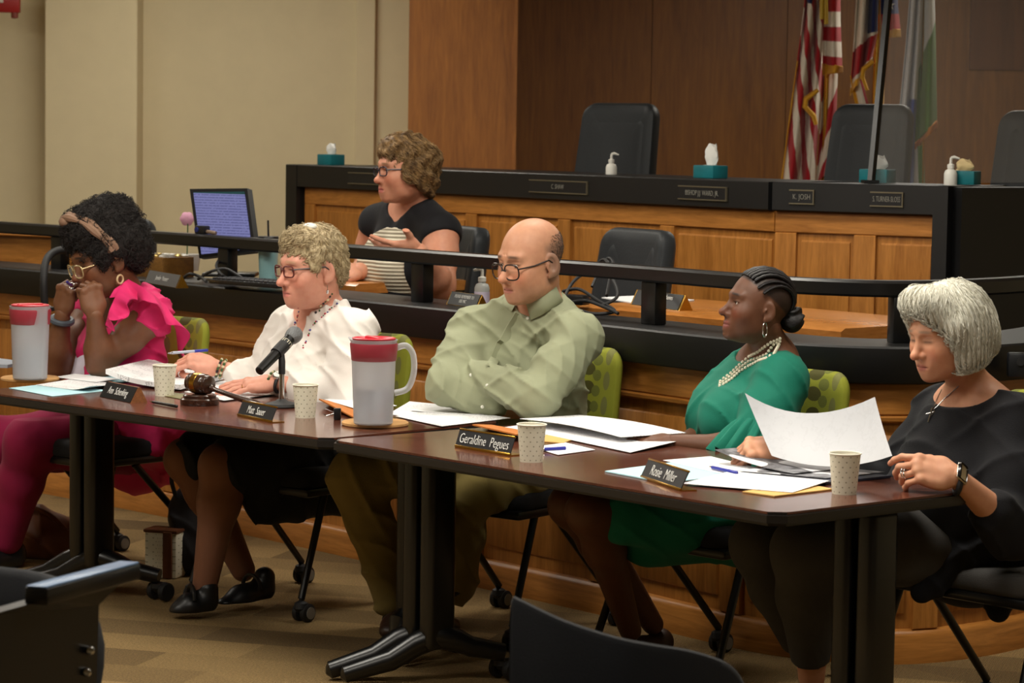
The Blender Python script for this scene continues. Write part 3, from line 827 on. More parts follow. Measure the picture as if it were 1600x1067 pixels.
# ------------------------------------------------------------------ hand (local: +y to fingertips, +z back of hand, +x thumb side)
FING = [(.027, .088, (.040, .025, .020), .0088), (.0085, .092, (.044, .028, .021), .009), (-.0105, .088, (.041, .026, .020), .0086), (-.029, .079, (.032, .020, .018), .0076)]
def hand_verts(curl, spread=(0.10, .02, -.05, -.14), thumb=((.026, .030, -.010), (.050, .058, -.022), (.056, .088, -.026), (.050, .108, -.026)), h=.0022, mir=1, wrist_r=.026, fat=1.0, tipcol=None, skin=(200, 150, 120)):
    """curl: per finger (mcp, pip, dip) in degrees, towards the palm"""
    v = Vol((-.085, -.06, -.13), (.085, .21, .07), h)
    v.cap((0, -.006, 0), (0, .014, 0), .0225 * fat, .0245 * fat, k=.02, flat=((0, 0, 1), .86))
    v.ell((0, .042, -.004), (.040 * fat, .048, .0165 * fat), k=.02)
    v.cap((.024, .035, -.004), (.026, .082, -.002), .0135 * fat, .011 * fat, k=.015); v.cap((-.024, .03, -.004), (-.028, .074, -.003), .0135 * fat, .0105 * fat, k=.015)
    v.cap((0, .03, -.002), (0, .085, 0), .0145 * fat, .0115 * fat, k=.015)
    tips = []
    for (x, y, ls, r), cu, sp in zip(FING, curl, spread):
        p = Vector((x, y, 0)); a = 0; pts = [p.copy()]
        r = r * fat
        v.ell((x, y, .003), (r * 1.12, r * 1.25, r * 1.05), k=.01)
        for L, da in zip(ls, cu):
            a += math.radians(da)
            d = Vector((math.sin(sp) * math.cos(a), math.cos(sp) * math.cos(a), -math.sin(a)))
            p = p + d * L; pts.append(p.copy())
        rr = [r * 1.02, r * .97, r * .90, r * .78]
        for i in range(3):
            v.cap(pts[i], pts[i + 1], rr[i], rr[i + 1], k=.004)
        tips.append((pts[3], (pts[3] - pts[2]).normalized()))
    tp = [Vector(t) for t in thumb]; tr = [.0155 * fat, .0118 * fat, .0105 * fat, .0085 * fat]
    v.cap((.012, .012, -.008), tp[0], .016 * fat, .0165 * fat, k=.02)
    for i in range(3): v.cap(tp[i], tp[i + 1], tr[i], tr[i + 1], k=.01 if i == 0 else .004)
    V_, Q = v.mesh(); V_ = relax(V_, Q, 1, .35)
    base = lin(skin); c = np.broadcast_to(base, V_.shape).copy()
    tc = lin(tuple(min(255, int(a * .97 + b)) for a, b in zip(skin, (8, -8, -8))))
    for t, d in tips + [(tp[3], (tp[3] - tp[2]).normalized())]:
        e = np.linalg.norm(V_ - A3(t), axis=1); mm = np.exp(-(e / .014) ** 2)[:, None] * .6; c = c * (1 - mm) + tc * mm
    if mir < 0:
        V_ = V_ * A3((-1, 1, 1)); Q = Q[:, ::-1]; tips = [(Vector((-t.x, t.y, t.z)), d) for t, d in tips]
    return V_, Q, c, tips
def hand_M(wrist, fwd, back, sc=1.0):
    f = Vector(fwd).normalized(); b = Vector(back); b = (b - f * b.dot(f)).normalized(); x = f.cross(b)
    return Matrix.Translation(Vector(wrist)) @ Matrix((x, f, b)).transposed().to_4x4() @ Matrix.Diagonal((sc, sc, sc, 1))
# with x = f cross b: for a RIGHT hand (palm down, fingers forward) +x points right; thumb side is left, so right hands use mir=-1

# ------------------------------------------------------------------ hair strands traced over a hair volume
def strands(name, vol, M, flow, m, parent, n=700, steps=8, ds=.009, r=.0011, lift=.0015, seed=1, keep=None, wave=0.0, jitter=.15):
    rng = np.random.default_rng(seed); V_, Q = vol.mesh()
    if keep is not None: V_ = V_[keep(V_)]
    P = V_[rng.integers(0, len(V_), n)].astype(np.float64); gs = vol.grad_sampler()
    jit = rng.normal(0, jitter, (n, 3)); ph = rng.uniform(0, 6.28, n)
    path = [P.copy()]; nrm0 = []
    for k in range(steps):
        nr, F = gs(P); P = P - nr * (F - lift * (.3 + rng.random(n)[:, None][:, 0] * 1.2))[:, None] * .8
        f = flow(P) + jit; f = f - nr * (f * nr).sum(1, keepdims=True); f /= (np.linalg.norm(f, axis=1, keepdims=True) + 1e-9)
        if wave:
            sd = np.cross(nr, f); f = f + sd * (wave * np.sin(ph + k * 1.1))[:, None] + nr * (wave * .5 * np.cos(ph + k * 1.1))[:, None]
        nrm0.append(nr); P = P + f * ds; path.append(P.copy())
    nrm0.append(nrm0[-1])
    path = np.stack(path, 1); nr = np.stack(nrm0, 1); K = steps + 1
    ok = (np.linalg.norm(np.diff(path, axis=1), axis=2).max(1) < ds * 2.2); path = path[ok]; nr = nr[ok]; n = len(path)
    tg = np.gradient(path, axis=1); tg /= np.linalg.norm(tg, axis=2, keepdims=True) + 1e-9
    sd = np.cross(nr, tg); sd /= np.linalg.norm(sd, axis=2, keepdims=True) + 1e-9
    w = r * np.sin(np.linspace(.35, 2.85, K))[None, :, None] * rng.uniform(.6, 1.4, (n, 1, 1))
    ring = np.stack([path - sd * w, path + nr * w * .9, path + sd * w], 2)         # n,K,3,3
    verts = xf(M, ring.reshape(-1, 3))
    base = (np.arange(n) * K * 3)[:, None, None]; kk = (np.arange(K - 1) * 3)[None, :, None]
    fs = []
    for a, b in ((0, 1), (1, 2), (2, 0)):
        fs.append(np.stack([base + kk + a, base + kk + b, base + kk + 3 + b, base + kk + 3 + a], -1).reshape(-1, 4))
    return tag(fast_mesh(name, verts, np.concatenate(fs), m, parent), kind='stuff')

def hair_mat(name, a, b, rough=.45, scale=(60, 60, 6)):
    m = mat(name, srgb(*a), rough, spec=.4); t = NT(m); co = t.coord('Object', scale); n = t.noise(co, 1.5, 4, .6)
    t.col(t.ramp(n, [(.32, srgb(*b)), (.68, srgb(*a))])); t.bump(n, .3, .004); return m

# ------------------------------------------------------------------ generic limb and torso volumes
def limb(v, pts, rs, k=.02, g=0.0):
    for i in range(len(pts) - 1): v.cap(pts[i], pts[i + 1], rs[i] + g, rs[i + 1] + g, k=k)
def arm_r(s=1.0): return dict(sh=.055 * s, mid=.048 * s, el=.040 * s, fa=.041 * s, wr=.0245 * s)
def arm(v, sh, el, wr, s=1.0, g=0.0, k=.02, upto=1.0):
    sh, el, wr = Vector(sh), Vector(el), Vector(wr); a = arm_r(s)
    v.cap(sh, sh.lerp(el, .45), a['sh'] + g, a['mid'] + g, k=.04); v.cap(sh.lerp(el, .45), el, a['mid'] + g, a['el'] + g, k=.03)
    m = el.lerp(wr, .3)
    v.cap(el, m, a['el'] + g, a['fa'] + g, k=.03); v.cap(m, el.lerp(wr, upto), a['fa'] + g, (a['wr'] if upto == 1 else a['fa'] + (a['wr'] - a['fa']) * upto) + g, k=.03)
def leg(v, hip, kn, an, s=1.0, g=0.0, k=.03):
    hip, kn, an = Vector(hip), Vector(kn), Vector(an)
    v.cap(hip, hip.lerp(kn, .5), .088 * s + g, .076 * s + g, k=.05); v.cap(hip.lerp(kn, .5), kn, .076 * s + g, .058 * s + g, k=.04)
    m = kn.lerp(an, .3); bk = (kn - hip).normalized() * -.012
    v.cap(kn, m + bk, .055 * s + g, .056 * s + g, k=.04); v.cap(m + bk, an, .056 * s + g, .034 * s + g, k=.04)
def torso(v, pel, chest, neck, shL, shR, fwd, w=.16, bust=0.0, belly=0.0, g=0.0, depth=.72, hips=None, bust_drop=.0):
    pel, chest, neck, shL, shR = (Vector(q) for q in (pel, chest, neck, shL, shR)); f = Vector(fwd).normalized()
    up = (neck - pel).normalized(); sd = (shL - shR).normalized()
    v.cap(pel, pel.lerp(chest, .55), w * 1.05 + g, w * .95 + g, k=.05, flat=(f, depth * 1.08))
    v.cap(pel.lerp(chest, .5), chest, w * .93 + g, w * 1.0 + g, k=.05, flat=(f, depth))
    v.cap(chest, chest.lerp(neck, .6), w * 1.0 + g, w * .80 + g, k=.05, flat=(f, depth * .95))
    v.cap(shL, neck.lerp(shL, .35), .052 + g, .055 + g, k=.05); v.cap(shR, neck.lerp(shR, .35), .052 + g, .055 + g, k=.05)
    v.cap(neck.lerp(shL, .35), neck.lerp(shR, .35), .058 + g, .058 + g, k=.05)
    v.cap(chest.lerp(neck, .55), neck, .075 + g, .055 + g, k=.05)
    if bust:
        for s_ in (-1, 1):
            v.ell(chest + sd * (.075 * s_) + f * (w * depth * .72) - up * bust_drop, (.072 * bust + g, .072 * bust + g, .075 * bust + g), k=.05)
    if belly: v.ell(pel.lerp(chest, .42) + f * (w * depth * .55), (w * .8 * belly + g,) * 3, k=.08)
def folds(amp, dirs, freq, seed=0):
    r = random.Random(seed); D = [(Vector(d).normalized(), r.uniform(.8, 1.25) * freq, r.uniform(0, 6)) for d in dirs]
    def fn(X, Y, Z):
        o = 0
        for d, f, p in D:
            e1 = X * d.z + Y * d.x - Z * d.y; e2 = Y * d.z - X * d.y + Z * d.x
            a = (X * d.x + Y * d.y + Z * d.z) * f + p + 1.6 * np.sin(e1 * f * .16 + p * 2) + .9 * np.sin(e2 * f * .22 + p)
            rg = 1 - np.abs(np.sin(a * .5)); md = .5 + .5 * np.sin(e1 * f * .2 + 1.7 * np.sin(e2 * f * .15) + p * 3)
            o = o - rg ** 2.6 * md
        return o * amp
    return fn
def cloth(name, v, m, parent, it=1, f=.4):
    a, q = v.mesh(); a = relax(a, q, it, f); return fast_mesh(name, a, q, m, parent)

def ring_path(M, c, rx, ry, n=24, ax=(1, 0, 0), ay=(0, 1, 0)):
    c = Vector(c); ax = Vector(ax); ay = Vector(ay)
    return [M @ (c + ax * (rx * math.cos(2 * math.pi * k / n)) + ay * (ry * math.sin(2 * math.pi * k / n))) for k in range(n)]
def glasses(M, parent, m, lensw=.024, lensh=.018, z=.010, y=.101, r=.0017, squash=4, drop=0.0, lens=True, temple_m=None):
    g = bpy.data.objects.new('glasses', None); link(g, parent)
    LG = mat('lens_glass', (1, 1, 1, 1), .03, Transmission_Weight=1.0, IOR=1.05, Alpha=.15)
    for sx in (-1, 1):
        pts = []
        for k in range(28):
            a = 2 * math.pi * k / 28; ca, sa = math.cos(a), math.sin(a)
            q = (abs(ca) ** squash + abs(sa) ** squash) ** (-1 / squash)
            x = sx * .032 + lensw * ca * q; zz = z + lensh * sa * q - drop
            pts.append(Vector((x, y - .35 * max(0, abs(x) - .02) ** 1.2, zz)))
        MB().tube([M @ p for p in pts], r * M.to_scale().x, 8, closed=True).build('rim', m, g)
        if lens:
            mb = MB(); f = [mb.bm.verts.new(M @ p) for p in pts]; mb.bm.faces.new(f); mb.build('lens', LG, g, smooth=False)
        e = Vector((sx * (.032 + lensw), y - .35 * (.012 + lensw) ** 1.2, z + lensh * .45 - drop))
        MB().tube([M @ e, M @ Vector((sx * .072, .05, z + lensh * .45 - drop * .6)), M @ Vector((sx * .081, .0, .016)), M @ Vector((sx * .082, -.018, .002))], r * M.to_scale().x, 8).build('temple', temple_m or m, g)
    MB().tube([M @ Vector((-.0095, y - .001, z + .003 - drop)), M @ Vector((0, y + .003, z + .006 - drop)), M @ Vector((.0095, y - .001, z + .003 - drop))], r * M.to_scale().x, 8).build('bridge', m, g)
    return g
def beads(name, pts, r, m, parent, closed=False):
    """a string of beads along a polyline, one joined strand"""
    P = [Vector(p) for p in pts]; mb = MB(); L = 0
    for a, b in zip(P, P[1:]):
        d = (b - a).length; n = max(1, int(round(d / (2 * r))))
        for k in range(n): bmesh.ops.create_icosphere(mb.bm, subdivisions=1, radius=r, matrix=Matrix.Translation(a.lerp(b, k / n)))
    return mb.build(name, m, parent)
def shoe(name, heel, toe, m, parent, w=.045, hgt=.06, sole=None, v_h=.005, up=(0, 0, 1)):
    heel, toe = Vector(heel), Vector(toe); f = (toe - heel).normalized(); up = Vector(up); sd = up.cross(f).normalized()
    v = Vol([min(heel[i], toe[i]) - .12 for i in range(3)], [max(heel[i], toe[i]) + .14 for i in range(3)], v_h)
    L = (toe - heel).length
    v.cap(heel + f * .035 + up * .035, heel + f * L * .55 + up * .032, .036, .042 * w / .045, k=.02)
    v.cap(heel + f * L * .55 + up * .03, toe - f * .04 + up * .022, .042 * w / .045, .034 * w / .045, k=.03, flat=(up, .75))
    v.cap(heel + f * .035 + up * .04, heel + f * .03 + up * hgt, .036, .036, k=.02)
    v.half(heel + up * .002, -up, k=.004)
    return cloth(name, v, m, parent)

def project(P):
    d = np.asarray(P, np.float64) - np.array(CAM); z = d @ np.array(FW)
    return np.stack([800 + FPX * (d @ np.array(RT)) / z, 533.5 - FPX * (d @ np.array(UP)) / z], 1), z
def on_surf(verts, px, py, rad=5):
    uv, z = project(verts); e = np.hypot(uv[:, 0] - px, uv[:, 1] - py)
    i = np.where(e < rad)[0]
    if len(i) == 0: i = np.argsort(e)[:6]
    j = i[np.argmin(z[i])]; return Vector(verts[j].tolist())
def button(parent, verts, px, py, m, r=.0055, name='button'):
    p = on_surf(verts, px, py); n = (CAM - p).normalized()
    return MB().lathe([(0, .0015), (r * .7, .0012), (r, .0003), (r, -.003)], 12, p + n * .001, n).build(name, m, parent)
def person(label): return thing('person', label, 'person')
def verts_of(o):
    a = np.empty(len(o.data.vertices) * 3, np.float32); o.data.vertices.foreach_get('co', a); return a.reshape(-1, 3)
def span(v): return v
def box_of(pts, m=.2):
    P = np.array([tuple(p) for p in pts]); return P.min(0) - m, P.max(0) + m
def lerp(a, b, t): return Vector(a).lerp(Vector(b), t)
# ------------------------------------------------------------------ sheets, pens
def _map():
    m = mat('shaded_map_paper', srgb(200, 200, 204), .7); t = NT(m); co = t.coord('Object')  # faint print on white paper, greyed to paint in its backlit shade
    n = t.noise(co, 18, 5, .6); k = t.ramp(n, [(.50, srgb(196, 197, 202)), (.53, srgb(191, 192, 197)), (.56, srgb(196, 197, 202))]); t.col(k)
    t.b.inputs['Transmission Weight'].default_value = 0.0; return m
MAP = _map()
def sheet(name, rows, label, m, cat='paper', th=.0012, group=None, back=None):
    """a thin curved sheet from a grid of points"""
    n, k = len(rows), len(rows[0]); mb = MB()
    o = Vector(rows[0][0]); nr = (Vector(rows[1][0]) - o).cross(Vector(rows[0][1]) - o).normalized() * th
    A = [[mb.bm.verts.new(Vector(q)) for q in r] for r in rows]; B = [[mb.bm.verts.new(Vector(q) + nr) for q in r] for r in rows]
    for i in range(n - 1):
        for j in range(k - 1):
            mb.bm.faces.new((A[i][j], A[i + 1][j], A[i + 1][j + 1], A[i][j + 1])); mb.bm.faces.new((B[i][j], B[i][j + 1], B[i + 1][j + 1], B[i + 1][j]))
    bd = [(i, 0) for i in range(n)] + [(n - 1, j) for j in range(1, k)] + [(i, k - 1) for i in range(n - 2, -1, -1)] + [(0, j) for j in range(k - 2, 0, -1)]
    for (a, b), (c, d) in zip(bd, bd[1:] + bd[:1]): mb.bm.faces.new((A[a][b], B[a][b], B[c][d], A[c][d]))
    ob = mb.build(name, m); return tag(ob, label, cat, group)
BLUE = mat('blue_ink_plastic', srgb(36, 44, 150), .3); CLEARP = mat('clear_grey_plastic', srgb(176, 180, 196), .2)
def pen(name, a, b, label, clear=False, blue=False, m=None):
    a, b = Vector(a), Vector(b); d = (b - a).normalized(); o = thing(name, label, 'pen', a); L = (b - a).length; z = Vector((0, 0, 0))
    MB().tube([z + d * L * .12, z + d * L * .68], .0048, 10).build('barrel', CLEARP if clear else (BLUE if m is None else m), o)
    MB().tube([z, z + d * L * .12], [.0012, .0045], 10).build('tip', CHROME if not blue else BLUE, o)
    MB().tube([z + d * L * .66, z + d * L * .98, z + d * L], [.0052, .0052, .003], 10).build('cap', BLUE if m is None else m, o)
    return o
# ------------------------------------------------------------------ generic figure: one continuous skin, clothes added after
def figure(label, skin, M, hk, neck, chest, pel, SL, SR, fwd, arms, legs, w=.15, bust=0.0, arm_s=1.0, leg_s=1.0, res=.008, neck_r=.052, bust_drop=0.0, depth=.72):
    """arms: (shoulder, elbow, wrist, side, hand fwd, hand back, hand kwargs); side +1 left, -1 right"""
    p = person(label); j = Join(); a0_ = Vector((0, -.026, -.05)); t0_ = M.inverted() @ Vector(neck) - a0_; hk = dict(hk); hk['neck_to'] = tuple(a0_ + t0_.normalized() * min(t0_.length, .10))
    hv, hq, hc = head_verts(skin, **hk); j.add(xf(M, hv), hq, hc)
    pts = [neck, chest, pel, SL, SR] + [q for a in arms for q in a[:3]] + [q for l in legs for q in l]
    lo, hi = box_of(pts, .19)
    v = Vol(lo, hi, res)
    torso(v, pel, chest, neck, SL, SR, fwd, w, bust, bust_drop=bust_drop, depth=depth); v.cap(neck, M @ Vector((0, -.030, -.055)), neck_r * 1.05, neck_r * .98, k=.04)
    for S, E_, W_, *_ in arms: arm(v, S, E_, W_, arm_s)
    for l in legs: leg(v, *l, s=leg_s)
    a, q = v.mesh(); j.add(a, q, lin(skin))
    tips = []
    for S, E_, W_, side, hf, hb, hkw in arms:
        hkw = dict(hkw); sc = hkw.pop('sc', 1.0)
        a, q, c, tp = hand_verts(skin=skin, mir=side, **hkw); HM = hand_M(W_, hf, hb, sc); j.add(xf(HM, a), q, c); tips.append((HM, tp))
    b = j.build('body', SKIN, p)
    return p, b, lo, hi, tips
def sleeve(v, S, E_, W_, r=(.066, .062, .054, .05, .044), to=.97):
    v.cap(S, lerp(S, E_, .5), r[0], r[1], k=.05); v.cap(lerp(S, E_, .5), E_, r[1], r[2], k=.04)
    if to > 0: v.cap(E_, lerp(E_, W_, to * .5), r[2], r[3], k=.03); v.cap(lerp(E_, W_, to * .5), lerp(E_, W_, to), r[3], r[4], k=.02)
RELAX = [(12, 18, 12), (14, 20, 14), (16, 22, 16), (20, 24, 16)]

# ------------------------------------------------------------------ man in the sage green shirt
def build_man():
    SK = (196, 142, 112)
    hd = V(830, 412, 8.20); f = Vector((-.76, -.64, -.16)); M = head_M(hd, f, (.03, 0, 1), 1.06)
    left = Vector((.8, -.6, 0)); fwd = Vector((-.6, -.8, 0))
    neck = V(842, 484, 8.32); chest = V(822, 580, 8.35); pel = V(835, 705, 8.40)
    SL, SR = V(905, 528, 8.12), V(742, 515, 8.42)
    EL, WL = V(838, 624, 7.95), V(752, 584, 8.17)
    ER, WR = V(697, 602, 8.18), V(775, 632, 8.14)
    hL, hR = pel + left * .1, pel - left * .1
    KR, AR = V(556, 742, 8.28), V(612, 925, 8.34); KL, AL = V(722, 775, 8.0), V(716, 905, 8.28)
    def scalp(x, y, z, blend):
        top = .062 + .25 * np.clip(-y - .02, 0, .08) + .004 * np.sin(x * 300) * np.sin(y * 210)
        hl = smooth01(-y, -.018, .012) * smooth01(top - z, -.012, .016) * smooth01(z + .25 * (y + .03), -.06, -.045)
        blend(hl * .6, (86, 74, 68))
        st = smooth01(-z, .045, .07) * smooth01(y, .0, .03) * .18; blend(st, (120, 98, 88))
    hk = dict(lips=(172, 104, 92), brow=(84, 62, 50), hairline=scalp, nose=1.07, jaw=1.08, full=.45, lipsize=.82, lids=.2, age=1.0, neck_r=.058, neck_to=(0, -.055, -.15), earscale=1.12, earp=.005, frown=1)
    p, body, lo, hi, _ = figure('bald man with glasses, arms folded, in a sage green button shirt', SK, M, hk, neck, chest, pel, SL, SR, fwd,
        [(SL, EL, WL, 1, (-.12, .98, -.1), (-.9, -.2, .1), dict(curl=[(40, 50, 30)] * 4, sc=.62)), (SR, ER, WR, -1, (.8, .5, -.1), (.4, -.8, .2), dict(curl=RELAX))],
        [(hL, KL, AL), (hR, KR, AR)], .165, neck_r=.06)
    eyes(M, p, (62, 48, 36), gaze=(.1, 0, -.2))
    glasses(M, p, mat('tortoise_dark', srgb(40, 28, 24), .3), .0275, .0225, .000, .107, .0023, 2.8, .005)
    # close cropped fringe of hair
    hv = Vol((-.1, -.13, -.08), (.1, .03, .11), .004)
    hv.ell((0, -.012, .046), (.0765, .0985, .0865), k=.01)
    hv.ell((0, .0, .135), (.11, .14, .055), k=.02, op='sub'); hv.half((0, -.004, 0), (0, 1, -.3), k=.01); hv.half((0, 0, -.04), (0, .4, -1), k=.01)
    strands('cropped_hair', hv, M, lambda P: np.tile(A3((0, -.5, -.8)), (len(P), 1)), hair_mat('cropped_grey_hair', (110, 96, 88), (60, 50, 46), .8, (200, 200, 200)), p, n=2200, steps=2, ds=.004, r=.0006, lift=.0005, jitter=.4, keep=lambda P: (P[:, 1] < -.012) & (np.abs(P[:, 0]) > .02) | (P[:, 1] < -.06))
    # shirt
    SH = fabric('sage_shirt_cotton', srgb(146, 150, 122), .8, 500, .2, .04, 3.0)
    v = Vol(lo, np.array([hi[0], hi[1], neck.z + .1]), .0055)
    g = .012; ng = neck - Vector((0, 0, .018))
    torso(v, pel, chest, ng, SL, SR, fwd, .172, belly=.85, g=g, depth=.78)
    sleeve(v, SL, EL, WL, (.068, .068, .060, .052, .044)); sleeve(v, SR, ER, WR, (.068, .066, .058, .052, .044))
    # pulled folds: soft long ridges laid just under the cloth surface
    v.disp(folds(.013, [(.72, .1, .68)], 78, 4)); v.disp(folds(.012, [(-.4, .3, .85)], 66, 8)); v.disp(folds(.006, [(.5, .1, .85), (.9, .3, -.2)], 120, 5))
    nk = M @ Vector((0, -.035, -.08)); ax = (nk - neck).normalized()
    ax2 = (ax + fwd * .38).normalized(); c0 = neck + ax * .030 + fwd * .008; v.cap(c0 - ax2 * .01, c0 + ax2 * .2, .066, .085, k=.008, op='sub'); v.cap(c0 + fwd * .055 - ax2 * .04, c0 + fwd * .075 + ax2 * .06, .010, .04, k=.01, op='sub')
    sh = cloth('shirt', v, SH, p, 2, .5); sv = verts_of(sh)
    bv_ = verts_of(body); lc_ = xf(M.inverted(), bv_); av = np.concatenate([sv, bv_[((lc_[:, 2] < -.095) & (lc_[:, 1] < .035)) | ((lc_[:, 1] < -.01) & (lc_[:, 2] < -.03))]])
    def flap(top_, bot_):
        rows = []; n = 10
        def along(pts, u):
            t = u * (len(pts) - 1); k = min(int(t), len(pts) - 2); return tuple(pts[k][i] + (pts[k + 1][i] - pts[k][i]) * (t - k) for i in (0, 1))
        T_ = [on_surf(av, *along(top_, i / n), 4) for i in range(n + 1)]; B_ = [on_surf(av, *along(bot_, i / n), 4) for i in range(n + 1)]
        sm = lambda P: [sum((P[min(max(i + d_, 0), n)] for d_ in (-2, -1, 0, 1, 2)), Vector()) / 5 for i in range(n + 1)]
        T_, B_ = sm(sm(T_)), sm(B_); mb = MB()
        for a_, b_ in zip(T_, B_):
            n1 = (CAM - a_).normalized(); r = []
            for k in range(5):
                w_ = k / 4; r.append(a_.lerp(b_, w_) + n1 * (.006 + .010 * math.sin(math.pi * w_) + .004 * w_))
            rows.append(r + [q - n1 * .006 for q in reversed(r)])
        mb.loft(rows).build('collar', SH, p, angle=60)
    flap([(878, 443), (862, 453), (845, 463), (828, 471), (812, 477)], [(886, 463), (868, 476), (850, 487), (836, 494), (824, 499)])
    flap([(785, 457), (792, 463), (799, 469), (806, 475)], [(782, 468), (786, 476), (791, 482), (797, 489)])
    BT = mat('shirt_button', srgb(226, 226, 214), .35)
    for b in ((797, 503), (774, 537), (823, 493), (731, 586), (757, 600), (752, 640)): button(p, sv, b[0], b[1], BT)
    def strip(name, pts, w_, off=.0):
        P3 = [on_surf(sv, *q, 7) for q in pts]; mb = MB(); rows = []
        for i, q in enumerate(P3):
            n = (CAM - q).normalized(); t = (P3[min(i + 1, len(P3) - 1)] - P3[max(i - 1, 0)]).normalized(); s2 = t.cross(n).normalized()
            rows.append([q - n * .004 - s2 * w_, q + n * (off + .0012) - s2 * w_ * .85, q + n * (off + .0012) + s2 * w_ * .85, q - n * .004 + s2 * w_])
        mb.loft(rows, closed_ring=False); mb.build(name, SH, p)
    strip('placket', [(805, 489), (798, 502), (791, 515), (784, 528), (776, 541), (768, 556), (762, 568)], .015)
    # trousers
    KH = fabric('khaki_trousers', srgb(132, 116, 66), .85, 350, .25, .06)
    v = Vol(lo, np.array([hi[0], hi[1], pel.z + .12]), .0075)
    for h_, k_, a_ in ((hL, KL, AL), (hR, KR, AR)):
        v.cap(h_, lerp(h_, k_, .5), .105, .095, k=.05); v.cap(lerp(h_, k_, .5), k_, .095, .079, k=.04); v.cap(k_, lerp(k_, a_, .4), .076, .072, k=.04); v.cap(lerp(k_, a_, .4), a_ - Vector((0, 0, .02)), .072, .058, k=.03)
    v.cap(hL, hR, .115, .115, k=.05)
    v.disp(folds(.014, [(.4, .3, .9), (.8, -.2, .5)], 70, 9))
    cloth('trousers', v, KH, p)
    SHO = mat('brown_leather_shoe', srgb(48, 30, 22), .4)
    shoe('shoe', V(738, 915, 8.36), V(703, 958, 8.18), SHO, p, up=(-.5, .1, .85)); shoe('shoe', G(640, 985, .0), G(600, 1000, .0), SHO, p)
build_man()
